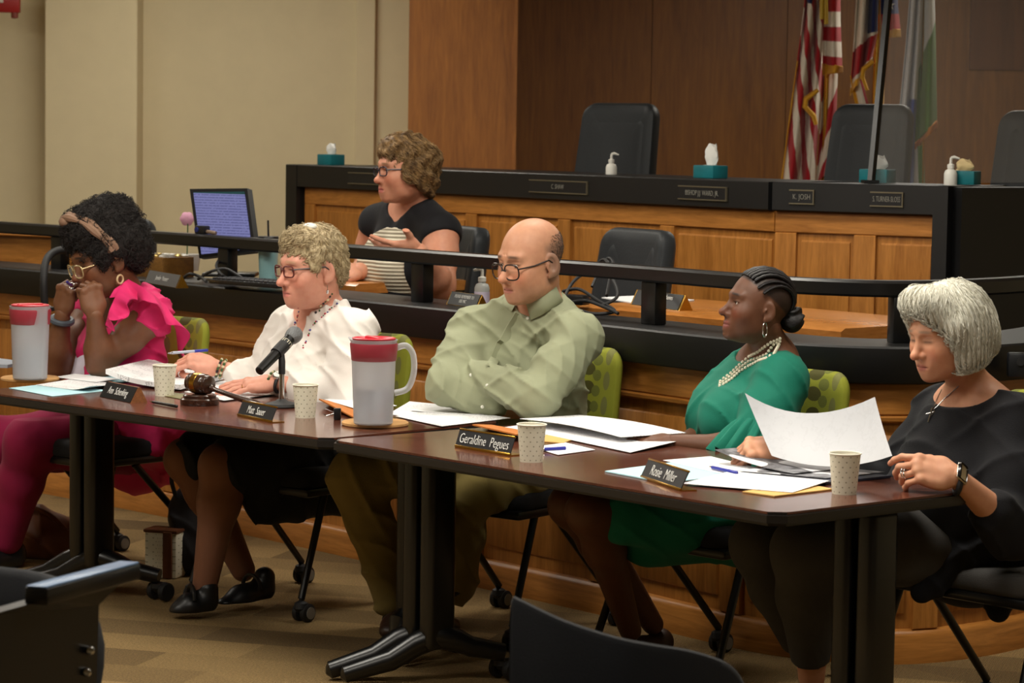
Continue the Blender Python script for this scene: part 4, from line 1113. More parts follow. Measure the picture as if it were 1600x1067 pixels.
# ------------------------------------------------------------------ white haired woman in black, reading a sheet
def build_reader():
    SK = (206, 148, 116)
    M = head_M(V(1478, 525, 6.82), (-.82, -.48, -.22), (0, 0, 1), .96)
    fwd = Vector((-.86, -.50, 0)); left = Vector((.50, -.86, 0))
    neck = V(1522, 630, 6.92); chest = V(1508, 735, 6.92); pel = V(1512, 835, 7.0)
    SL, SR = V(1590, 662, 6.78), V(1474, 645, 7.08)
    WL = G(1492, 744, .758); EL = V(1585, 830, 6.66)
    WR = V(1224, 700, 6.99); ER = V(1385, 765, 7.12)
    hL, hR = pel + left * .1, pel - left * .1
    KL, AL = V(1258, 860, 6.75), V(1268, 1058, 6.9); KR, AR = V(1192, 850, 6.98), V(1262, 1030, 7.1)
    hk = dict(lips=(168, 96, 84), brow=(150, 120, 100), nose=1.06, jaw=1.0, full=.55, lipsize=.85, lids=1.0, age=1.0, cheek=1.05, neck_r=.052)
    gripL = [(28, 32, 14), (42, 46, 22), (50, 52, 28), (46, 40, 22)]
    p, body, lo, hi, tips = figure('white haired woman in a black top lowering her eyes to a sheet', SK, M, hk, neck, chest, pel, SL, SR, fwd,
        [(SL, EL, WL, 1, (-.97, .02, .20), (.12, -.80, .58), dict(curl=gripL, sc=1.08, thumb=((.026, .030, -.010), (.046, .056, -.028), (.050, .084, -.040), (.042, .104, -.046)))),
         (SR, ER, WR, -1, (-.95, -.25, .0), (-.1, -.55, .8), dict(curl=[(50, 66, 40), (54, 70, 40), (58, 74, 40), (60, 74, 40)], sc=1.12))],
        [(hL, KL, AL), (hR, KR, AR)], .165, 1.0, arm_s=1.02, leg_s=1.05, bust_drop=.05)
    eyes(M, p, (70, 56, 44), gaze=(0, 0, -.5), out=-.0028)
    # bob
    WH = hair_mat('white_silver_hair', (240, 238, 226), (206, 202, 184), .4, (90, 90, 8))
    v = Vol((-.14, -.17, -.13), (.14, .13, .18), .0035)
    v.ell((0, -.022, .050), (.097, .118, .097), k=.02)
    for sx in (-1, 1):
        fb = -.060 if sx > 0 else -.034
        v.ell((sx * .074, -.018, -.008), (.032, .060, .085), k=.04); v.ell((sx * .078, .018 + fb * .7, -.038), (.020, .034, .050), k=.03)
        v.cap((sx * .03, .062, .118), (sx * .080, .066 + fb, .04), .026, .016, k=.04); v.cap((sx * .080, .066 + fb, .04), (sx * .082, .052 + fb, -.060), .015, .009, k=.03)
    v.ell((0, -.095, -.012), (.085, .048, .082), k=.04)
    v.ell((.005, .052, .106), (.066, .040, .031), k=.04)
    v.ell((0, .125, -.020), (.066, .085, .105), k=.02, op='sub'); v.ell((-.035, .105, -.035), (.058, .082, .095), k=.02, op='sub')
    v.half((0, 0, -.083), (0, -.15, -1), k=.012)
    v.ell((0, -.01, -.09), (.06, .062, .06), k=.01, op='sub')
    v.disp(lambda X, Y, Z: .0022 * np.sin(np.arctan2(X, Y + .02) * 46 + 9 * Z + 3 * np.sin(Z * 30)))
    cloth('bob_hair', v, WH, p) if False else None
    a, q = v.mesh(); a = relax(a, q, 1, .4); hair = fast_mesh('bob_hair', xf(M, a), q, WH, p)
    def flow(P):
        r = P - A3((.03, .02, .16)); d = np.stack([P[:, 0] * .5 - .01, (P[:, 1] + .02) * .35, -.10 + 0 * P[:, 0]], 1)
        t = np.stack([P[:, 0] - .02, P[:, 1] + .02, -.06 + 0 * P[:, 0]], 1); k = smooth01(P[:, 2], .06, .13)[:, None]
        return t * 8 * k + d * 8 * (1 - k)
    strands('hair_strands', v, M, flow, WH, hair, n=2600, steps=9, ds=.011, r=.0012, lift=.0018, seed=5, jitter=.12)
    # top
    BT = fabric('black_knit', srgb(20, 20, 24), .85, 300, .2, .05)
    v = Vol(lo, np.array([hi[0], hi[1], neck.z + .08]), .006); g = .012
    torso(v, pel, chest, neck - Vector((0, 0, .045)), SL, SR, fwd, .172, 1.02, .75, g, .76, bust_drop=.05)
    sleeve(v, SL, EL, WL, (.074, .074, .068, .060, .058), .34); sleeve(v, SR, ER, WR, (.070, .066, .056, .05, .044), .9)
    v.cap(pel, pel + fwd * .16, .15, .12, k=.08); v.cap(pel + fwd * .1 + left * .16, V(1440, 925, 6.80), .06, .03, k=.05); v.cap(pel + left * .17, V(1560, 955, 6.78), .09, .03, k=.05)
    v.disp(folds(.012, [(.6, .2, .7), (-.3, .5, .8)], 60, 3))
    nb = neck + Vector((0, 0, -.0)); v.ell(nb + fwd * .03 + Vector((0, 0, .045)), (.115, .115, .062), k=.012, op='sub')
    cloth('black_top', v, BT, p)
    # leggings
    LG = fabric('charcoal_leggings', srgb(70, 68, 66), .85)
    v = Vol(lo, np.array([hi[0], hi[1], pel.z + .1]), .0075)
    for h_, k_, a_ in ((hL, KL, AL), (hR, KR, AR)):
        e = lerp(k_, a_, .86)
        v.cap(h_, lerp(h_, k_, .5), .108, .098, k=.05); v.cap(lerp(h_, k_, .5), k_, .098, .082, k=.05); v.cap(k_, lerp(k_, a_, .35), .078, .078, k=.05); v.cap(lerp(k_, a_, .35), e, .078, .052, k=.03)
        v.half(e, (a_ - k_), k=.004, lo=np.array(e) - .1, hi=np.array(e) + .1)
    v.cap(hL, hR, .12, .12, k=.05); cloth('leggings', v, LG, p)
    for a_ in (AL, AR): shoe('shoe', Vector((a_.x + .06, a_.y + .03, 0)), Vector((a_.x - .17, a_.y - .1, 0)), mat('black_leather_shoe', srgb(18, 18, 20), .4), p)
    # necklace with pendant, earring, watch, rings
    SIL = mat('silver', srgb(205, 205, 205), .2, 1.0)
    bv = np.concatenate([verts_of(body), verts_of(bpy.data.objects['black_top'])])
    def trace(pts, r=.0013, name='necklace', m=SIL):
        Pp = [on_surf(bv, *q, 4) for q in pts]; Pp = [q + (CAM - q).normalized() * .004 for q in Pp]
        return MB().tube(Pp, r, 6).build(name, m, p)
    nl = trace([(1468, 608), (1464, 616), (1460, 624), (1457, 632), (1453, 640)]); trace([(1496, 606), (1486, 614), (1474, 623), (1462, 632), (1454, 640)])
    q = on_surf(bv, 1450, 648, 5); q = q + (CAM - q).normalized() * .006
    pd = MB().tube([q + Vector((.006, 0, .022)), q + Vector((0, 0, 0)), q + Vector((-.004, 0, -.016))], .0026, 8).tube([q + Vector((-.012, 0, .004)), q + Vector((.008, 0, .010))], .0024, 8).tube([q + Vector((.006, 0, .022)), q + Vector((.012, 0, .012)), q + Vector((.001, 0, 0))], .002, 8); pd.build('pendant', SIL, p)
    q = on_surf(bv, 1531, 571, 6); MB().lathe([(0, .004), (.004, .002), (.004, -.002), (0, -.004)], 12, q + (CAM - q).normalized() * .002, CAM - q).build('earring', SIL, p)
    HM, tp = tips[0]
    wd = (WL - EL).normalized()
    wa = bpy.data.objects.new('watch', None); link(wa, p)
    hb = Vector((.12, -.80, .58)); c = WL - wd * .018
    MB().tube([c + (hb * math.cos(t) * .030 + wd.cross(hb).normalized() * math.sin(t) * .037) for t in np.linspace(0, 2 * math.pi, 24, endpoint=False)], .008, 8, closed=True).build('strap', mat('black_strap', srgb(22, 22, 26), .6), wa)
    R3 = frame(wd, hb)
    MB().box(c + hb.normalized() * .033, (.040, .050, .012), R3, .008, 3).build('case', mat('champagne_metal', srgb(205, 195, 180), .25, 1.0), wa)
    MB().box(c + hb.normalized() * .0385, (.034, .044, .004), R3, .006, 3).build('screen', mat('watch_glass', srgb(10, 10, 14), .1), wa)
    for k in (.0, .006):
        cc = HM @ Vector((-.012, .110 + k, -.018)); ff = (HM.to_3x3() @ Vector((0, .72, -.69))).normalized(); s2 = ff.cross(Vector((0, 0, 1))).normalized(); u2 = s2.cross(ff)
        MB().tube([cc + (s2 * math.cos(t) + u2 * math.sin(t)) * .0115 for t in np.linspace(0, 2 * math.pi, 18, endpoint=False)], .0018, 6, closed=True).build('ring', SIL, p)
    # the sheet she holds
    TLc, TRc, BRc, BLc = V(1164, 614, 6.98), V(1367, 620, 6.78), V(1394, 712, 6.62), V(1206, 712, 6.88)
    TMc, BMc = V(1258, 664, 6.98), V(1300, 745, 6.80)
    rows = []
    for i in range(13):
        u = i / 12; wq = [(1 - u) ** 2, 2 * u * (1 - u), u * u]
        t = TLc * wq[0] + (TMc + Vector((0, .03, -.02))) * wq[1] + TRc * wq[2]; b = BLc * wq[0] + BMc * wq[1] + BRc * wq[2]
        rows.append([t.lerp(b, k / 8) + Vector((0, .02, 0)) * math.sin(math.pi * k / 8) for k in range(9)])
    sheet('reading_sheet', rows, 'white sheet held open in both hands by the white haired woman', MAP)
build_reader()

# ------------------------------------------------------------------ woman in the emerald dress
def build_emerald():
    SK = (98, 61, 41)
    M = head_M(V(1184, 484, 7.55), (-.955, -.24, .17), (.03, 0, 1), .91)
    fwd = Vector((-.93, -.37, 0)); left = Vector((.37, -.93, 0))
    neck = V(1208, 562, 7.66); chest = V(1168, 650, 7.66); pel = V(1180, 795, 7.68)
    SL, SR = V(1222, 594, 7.48), V(1176, 586, 7.82)
    EL, WL = V(1172, 704, 7.38), V(1052, 692, 7.44); ER, WR = V(1105, 695, 7.75), V(1040, 693, 7.52)
    hL, hR = pel + left * .09, pel - left * .09
    KL, AL = V(918, 800, 7.36), V(985, 985, 7.72); KR, AR = V(890, 790, 7.58), V(1020, 975, 7.95)
    def corn(x, y, z, blend):
        hl = smooth01(z + .6 * (-y), .044, .056) * smooth01(z, -.04, -.015)
        ph = np.sin(x * 260) * .5 + .5
        blend(np.clip(hl, 0, 1) * .88, (30, 23, 21))
    hk = dict(lips=(118, 58, 52), brow=(34, 24, 22), hairline=corn, nose=1.05, lipsize=1.12, full=.3, cheek=1.08, lids=.25, neck_r=.050, neck_to=(0, -.05, -.15))
    p, body, lo, hi, tips = figure('woman in an emerald dress with braids in a bun and pearls', SK, M, hk, neck, chest, pel, SL, SR, fwd,
        [(SL, EL, WL, 1, (-1, .1, -.05), (0, -.4, .9), dict(curl=RELAX)), (SR, ER, WR, -1, (-1, 0, -.05), (0, -.3, .95), dict(curl=RELAX))],
        [(hL, KL, AL), (hR, KR, AR)], .155, 1.0, arm_s=1.0, leg_s=.98)
    eyes(M, p, (36, 24, 18), gaze=(0, 0, .1))
    HB = hair_mat('black_braided_hair', (34, 30, 32), (14, 12, 13), .4, (200, 200, 200))
    br = bpy.data.objects.new('braided_hair', None); link(br, p)
    bun = Vector((0, -.118, -.008))
    for i in range(15):                                   # cornrows running back over the scalp to the bun
        lat = (i - 7) / 7.0; pts = []
        for k in range(22):
            t = k / 21; a = math.radians(52 - 176 * t)      # angle over the head, front to back
            sx = .082 * lat * (1 - .75 * t ** 2.2); y = -.012 + .100 * math.sin(a) * math.sqrt(max(0, 1 - (sx / .09) ** 2)); 
            z = .046 + .090 * math.cos(a) * math.sqrt(max(0, 1 - (sx / .088) ** 2))
            if abs(lat) > .75: z -= .012 * (1 - t)
            q = Vector((sx, y, z)); pts.append(q.lerp(bun + Vector((sx * .2, .02, 0)), max(0, (t - .82) / .18)))
        mb = MB(); mb.tube([M @ q for q in pts], [.0042 + .0014 * (kk % 2) for kk in range(22)], 8); mb.build('cornrow', HB, br)
    v = Vol(bun - Vector((.06,) * 3), bun + Vector((.06,) * 3), .003); v.ell(bun, (.042, .036, .042), k=.01)
    v.disp(lambda X, Y, Z: .0045 * np.sin(np.arctan2(X, Z + .008) * 5 + np.sqrt(X * X + (Z + .008) ** 2) * 150 + Y * 90))
    a, q = v.mesh(); fast_mesh('bun', xf(M, a), q, HB, br)
    # dress
    DR = fabric('emerald_crepe', srgb(18, 112, 92), .75, 420, .18, .05)
    v = Vol(lo, np.array([hi[0], hi[1], neck.z + .08]), .006); g = .012
    torso(v, pel, chest, neck - Vector((0, 0, .035)), SL, SR, fwd, .158, 1.02, .35, g, .74)
    E2 = lerp(SL, EL, .74); v.cap(SL, lerp(SL, EL, .4), .070, .072, k=.05); v.cap(lerp(SL, EL, .4), E2, .072, .070, k=.03)
    sleeve(v, SR, ER, WR, (.062, .060, .056, .05, .05), 0)
    for h_, k_ in ((hL, KL), (hR, KR)): v.cap(h_, lerp(h_, k_, .5), .112, .105, k=.06); v.cap(lerp(h_, k_, .5), lerp(h_, k_, .80), .105, .094, k=.06)
    v.cap(hL, hR, .125, .125, k=.06); v.cap(pel + fwd * .1 - Vector((0, 0, .06)), lerp(lerp(hL, KL, .6), lerp(hR, KR, .6), .5) - Vector((0, 0, .07)), .09, .10, k=.06)
    v.disp(folds(.010, [(.7, .2, .7), (-.4, .5, .7)], 70, 6))
    v.ell(neck + fwd * .045 + Vector((0, 0, .035)), (.075, .075, .075), k=.012, op='sub')
    cloth('dress', v, DR, p)
    # ruffle: flared gathered hem of the near sleeve
    ax = (EL - SL).normalized(); e1 = ax.cross(fwd).normalized(); e2 = ax.cross(e1)
    rows = []; N = 120
    for i, (t, r0, am) in enumerate(((0.0, .070, .002), (.02, .078, .006), (.05, .088, .009), (.09, .098, .011), (.125, .106, .012), (.127, .104, .012), (.09, .094, .011), (.03, .074, .004))):
        ring = []
        for k in range(N):
            th = 2 * math.pi * k / N; r = r0 + am * math.sin(th * 13 + 1.2 * math.sin(th * 3)) + am * .4 * math.sin(th * 29 + 1)
            ring.append(E2 + ax * (t - .005) + (e1 * math.cos(th) + e2 * math.sin(th)) * r)
        rows.append(ring)
    MB().loft(rows, cap=False).build('sleeve_ruffle', DR, p, angle=80)
    # pearls: three strands
    PE = mat('pearl', srgb(226, 218, 196), .25, Coat_Weight=.5)
    bv = np.concatenate([verts_of(body), verts_of(bpy.data.objects['dress'])])
    for i in range(3):
        pts = []
        for a_, b_ in ((1221, 531 + 4 * i), (1208, 538 + 5 * i), (1194, 545 + 5.5 * i), (1180, 552 + 5 * i), (1166, 556 + 6 * i), (1152, 567 + 5 * i), (1140, 578 + 5 * i), (1128, 588 + 4 * i), (1117, 597 + 2 * i)):
            q = on_surf(bv, a_ , b_, 5); pts.append(q + (CAM - q).normalized() * .004)
        beads('pearl_strand', pts, .0055, PE, p)
    SIL = mat('silver', srgb(205, 205, 205), .2, 1.0)
    ec = M @ Vector((-.082, -.006, -.056)); rr = []
    ff = Vector(M.col[1][:3]).normalized()
    for t in np.linspace(0, 2 * math.pi, 24, endpoint=False): rr.append(ec + Vector((0, 0, 1)) * (.021 * math.cos(t)) + (ff * .6 + Vector((0, -.8, 0))) * (.012 * math.sin(t)))
    MB().tube(rr, .0018, 8, closed=True).build('hoop_earring', SIL, p)
    SD = mat('brown_sandal', srgb(60, 36, 24), .5)
    for a_ in (AL, AR): shoe('sandal', Vector((a_.x + .05, a_.y + .05, 0)), Vector((a_.x - .12, a_.y - .12, 0)), SD, p, hgt=.05)
build_emerald()

# ------------------------------------------------------------------ woman in the white blouse
def build_blouse():
    SK = (212, 150, 128)
    M = head_M(V(488, 423, 8.65), (-.82, -.56, -.08), (0, 0, 1), 1.07)
    fwd = Vector((-.70, -.71, 0)); left = Vector((.71, -.70, 0))
    neck = V(505, 494, 8.76); chest = V(492, 580, 8.78); pel = V(512, 712, 8.88)
    SL, SR = V(550, 520, 8.58), V(455, 512, 8.95)
    EL, WL = V(552, 622, 8.50), V(432, 597, 8.60); ER, WR = V(415, 600, 9.0), V(338, 573, 9.0)
    hL, hR = pel + left * .095, pel - left * .095
    KL, AL = V(345, 728, 8.52), V(320, 915, 8.52); KR, AR = V(290, 718, 8.80), V(380, 890, 8.78)
    hk = dict(lips=(196, 116, 108), brow=(176, 140, 112), nose=1.06, full=.6, jaw=1.04, lipsize=.85, lids=.25, age=.9, neck_r=.054)
    p, body, lo, hi, tips = figure('woman in a white blouse with short blonde grey hair holding a pen', SK, M, hk, neck, chest, pel, SL, SR, fwd,
        [(SL, EL, WL, 1, (-.98, -.08, -.10), (0, -.35, .93), dict(curl=[(6, 8, 6), (8, 8, 6), (8, 10, 6), (6, 10, 8)], sc=1.08)),
         (SR, ER, WR, -1, (-.86, -.30, .28), (.2, -.55, .75), dict(curl=[(42, 40, 18), (50, 50, 25), (56, 56, 30), (60, 56, 30)], sc=1.08, thumb=((.026, .030, -.010), (.040, .058, -.030), (.034, .082, -.044), (.024, .098, -.050))))],
        [(hL, KL, AL), (hR, KR, AR)], .165, 1.0, arm_s=1.0, leg_s=1.1, bust_drop=.04)
    eyes(M, p, (70, 84, 90), gaze=(-.1, 0, -.1))
    glasses(M, p, mat('red_tortoise', srgb(96, 36, 34), .3), .0245, .0165, .008, .104, .0024, 4, temple_m=mat('dark_temple', srgb(44, 26, 24), .3))
    HR = hair_mat('blonde_grey_hair', (206, 188, 150), (142, 122, 90), .5, (150, 150, 30))
    v = Vol((-.13, -.15, -.10), (.13, .13, .18), .0035)
    v.ell((0, -.014, .054), (.081, .103, .090), k=.02); v.ell((0, .046, .100), (.060, .044, .032), k=.03)
    v.ell((0, -.078, -.005), (.062, .032, .052), k=.03)
    for sx in (-1, 1): v.ell((sx * .074, .022, .032), (.012, .028, .036), k=.02); v.ell((sx * .086, -.006, -.008), (.026, .030, .040), k=.01, op='sub')
    v.ell((0, .122, -.012), (.066, .068, .085), k=.015, op='sub'); v.half((0, 0, -.045), (0, .35, -1), k=.01)
    v.disp(lambda X, Y, Z: .004 * np.sin(X * 160 + 2 * np.sin(Y * 120)) * np.sin(Y * 130 + 2 * np.sin(Z * 110)) )
    a, q = v.mesh(); a = relax(a, q, 1, .4); hair = fast_mesh('cropped_hair', xf(M, a), q, HR, p)
    def flow(P):
        k = smooth01(P[:, 1], -.03, .06)[:, None]
        return (1 - k) * np.stack([P[:, 0] * 3, -.4 + 0 * P[:, 0], -.7 + 0 * P[:, 0]], 1) + k * np.stack([.5 + 0 * P[:, 0], .6 + 0 * P[:, 0], -.3 + 0 * P[:, 0]], 1)
    strands('hair_strands', v, M, flow, HR, hair, n=2600, steps=4, ds=.007, r=.0011, lift=.003, seed=7, jitter=.3, wave=.15)
    wt = MB(); bmesh.ops.create_icosphere(wt.bm, subdivisions=2, radius=.02, matrix=M @ Matrix.Translation((-.012, .008, .136)) @ Matrix.Diagonal((1.5, 1.2, .65, 1))); wt.build('white_hair_tuft', hair_mat('white_tuft', (236, 234, 226), (206, 202, 190), .6), hair)
    # blouse
    BL = fabric('white_blouse_cotton', srgb(232, 226, 220), .75, 420, .15, .03)
    v = Vol(lo, np.array([hi[0], hi[1], neck.z + .08]), .0058); g = .014
    torso(v, pel, chest, neck - Vector((0, 0, .03)), SL, SR, fwd, .170, 1.05, .8, g, .78, bust_drop=.04)
    sleeve(v, SL, EL, WL, (.074, .078, .072, .064, .062), .62); sleeve(v, SR, ER, WR, (.070, .068, .060, .055, .052), .5)
    v.disp(folds(.013, [(.75, .1, .6)], 72, 12)); v.disp(folds(.012, [(-.5, .3, .8)], 60, 3)); v.disp(folds(.006, [(.5, .3, .8), (.9, .2, .3)], 115, 2))
    v.ell(neck + fwd * .035 + Vector((0, 0, .035)), (.085, .085, .075), k=.012, op='sub'); v.cap(neck + fwd * .1, neck + fwd * .15 - Vector((0, 0, .12)), .035, .008, k=.01, op='sub')
    cloth('blouse', v, BL, p, 2, .5)
    bv = np.concatenate([verts_of(body), verts_of(bpy.data.objects['blouse'])])
    def dots(name, pts, cols, r, off=.002):
        h_ = bpy.data.objects.new(name, None); link(h_, p)
        P3 = []
        for a_, b_ in zip(pts, pts[1:]):
            n = max(1, int(math.hypot(b_[0] - a_[0], b_[1] - a_[1]) / (r * 2 * 475)))
            for k in range(n): q = on_surf(bv, a_[0] + (b_[0] - a_[0]) * k / n, a_[1] + (b_[1] - a_[1]) * k / n, 3); P3.append(q + (CAM - q).normalized() * off)
        me = {}
        for i, q in enumerate(P3):
            c = cols[i % len(cols)]
            mb = MB(); bmesh.ops.create_icosphere(mb.bm, subdivisions=1, radius=r * (1 + .25 * ((i * 7) % 3 - 1)), matrix=Matrix.Translation(q)); mb.build('bead', c, h_)
    cm = lambda n, c: mat(n, srgb(*c), .35)
    GB, BB, RB = cm('green_bead', (64, 92, 52)), cm('dark_bead', (46, 36, 44)), cm('red_stitch', (172, 50, 66)); PB = cm('blue_stitch', (70, 74, 140)); CB = cm('cream_bead', (208, 196, 160))
    dots('bead_necklace', [(521, 461), (514, 470), (506, 477), (497, 484), (488, 490)], [GB, BB, CB], .0048)
    dots('embroidered_neckline', [(532, 467), (522, 476), (510, 486), (497, 497), (484, 510), (478, 528), (470, 545)], [RB, BL, PB, RB, GB], .0036, 0.0)
    dots('embroidered_neckline', [(466, 484), (462, 496), (463, 510), (466, 526)], [RB, PB, RB, GB], .0036, 0.0)
    SIL = mat('silver', srgb(205, 205, 205), .2, 1.0)
    ec = M @ Vector((-.084, -.002, -.040)); MB().tube([ec, ec - Vector((0, 0, .012))], .001, 6).lathe([(0, .008), (.005, 0), (.003, -.007), (0, -.01)], 10, ec - Vector((0, 0, .020))).build('drop_earring', SIL, p)
    # watch and bracelets
    wd = (WL - EL).normalized(); hb = Vector((0, -.55, .83)); hb = (hb - wd * hb.dot(wd)).normalized(); s2 = wd.cross(hb)
    wa = bpy.data.objects.new('watch', None); link(wa, p); c = WL - wd * .012
    MB().tube([c + hb * math.cos(t) * .028 + s2 * math.sin(t) * .034 for t in np.linspace(0, 2 * math.pi, 24, endpoint=False)], .006, 8, closed=True).build('strap', mat('black_strap', srgb(22, 22, 26), .6), wa)
    MB().lathe([(0, .008), (.013, .008), (.019, .006), (.02, .0), (.018, -.004)], 24, c + hb * .028, hb).build('case', CHROME, wa)
    MB().lathe([(0, .001), (.016, .0008), (.016, 0)], 24, c + hb * .0365, hb).build('dial', mat('watch_dial', srgb(226, 226, 220), .3), wa)
    for ang in (0.4, 2.2): MB().tube([c + hb * .038, c + hb * .038 + (wd * math.cos(ang) + s2 * math.sin(ang)) * .011], .0007, 4).build('hand', BLKP, wa)
    def bracelet(W_, E_, off, r, cols):
        d_ = (W_ - E_).normalized(); a_ = d_.cross(Vector((0, 0, 1))).normalized(); b_ = d_.cross(a_); o = bpy.data.objects.new('bracelet', None); link(o, p)
        for k in range(18):
            t = 2 * math.pi * k / 18; q = W_ - d_ * off + a_ * (math.cos(t) * r * 1.05) + b_ * (math.sin(t) * r)
            mb = MB(); bmesh.ops.create_icosphere(mb.bm, subdivisions=1, radius=.0058, matrix=Matrix.Translation(q)); mb.build('bead', cols[k % len(cols)], o)
    bracelet(WL, EL, -.016, .031, [GB, CB]); bracelet(WR, ER, .01, .031, [GB, CB, BB]); bracelet(WR, ER, .024, .032, [CB, GB])
    HM, tp = tips[0]; cc = HM @ Vector((-.011, .104, -.003)); ff = Vector(HM.col[1][:3]).normalized(); u2 = Vector(HM.col[2][:3]).normalized(); s3 = Vector(HM.col[0][:3]).normalized()
    MB().tube([cc + (s3 * math.cos(t) + u2 * math.sin(t)) * .0105 for t in np.linspace(0, 2 * math.pi, 18, endpoint=False)], .0014, 6, closed=True).build('ring', GOLD, p)
    # skirt and shoes
    SK2 = fabric('black_skirt', srgb(18, 20, 26), .7, 300, .2, .05)
    v = Vol(lo, np.array([hi[0], hi[1], pel.z + .12]), .0075)
    for h_, k_ in ((hL, KL), (hR, KR)): v.cap(h_, lerp(h_, k_, .5), .12, .112, k=.06); v.cap(lerp(h_, k_, .5), lerp(h_, k_, .9), .112, .095, k=.06)
    v.cap(hL, hR, .13, .13, k=.06); v.cap(pel - Vector((0, 0, .10)) + left * .1, lerp(hL, KL, .62) - Vector((0, 0, .12)), .08, .085, k=.07)
    v.disp(folds(.014, [(.5, .5, .4), (.8, -.1, .3)], 45, 5)); cloth('skirt', v, SK2, p)
    v = Vol(*box_of([KL, KR, AL, AR], .14), .006)
    for h_, k_, a_ in ((hL, KL, AL), (hR, KR, AR)): leg(v, lerp(h_, k_, .6), k_, a_, 1.1, .0035)
    cloth('shade_stockings', v, fabric('leg_shade_nylon', srgb(128, 86, 66), .55, 300, .05, .05), p)  # brown stocking layer added to darken the legs under the table
    BS = mat('black_leather_shoe', srgb(18, 18, 20), .4)
    for a_, he, to in ((AL, V(338, 948, 8.52), V(262, 962, 8.46)), (AR, V(424, 918, 8.72), V(338, 968, 8.56))):
        he.z = max(0.0, he.z * .5) if he is None else he.z
        he2 = Vector((he.x, he.y, 0.02 if a_ is AL else .03)); to2 = Vector((to.x, to.y, 0.0))
        s_ = shoe('shoe', he2, to2, BS, p, hgt=.075); f2 = (to2 - he2).normalized(); sd = Vector((0, 0, 1)).cross(f2).normalized(); m_ = he2 + f2 * .085
        MB().tube([m_ + sd * math.cos(t) * .045 + Vector((0, 0, .055 + .042 * math.sin(t))) for t in np.linspace(0, math.pi, 12)], .007, 8).build('shoe_strap', BS, s_)
    HM, tp = tips[1]; pen('ballpoint_pen', V(262, 552, 8.86), V(325, 547, 8.92), 'blue ballpoint pen held in the fingers of the woman in white', clear=True)
build_blouse()

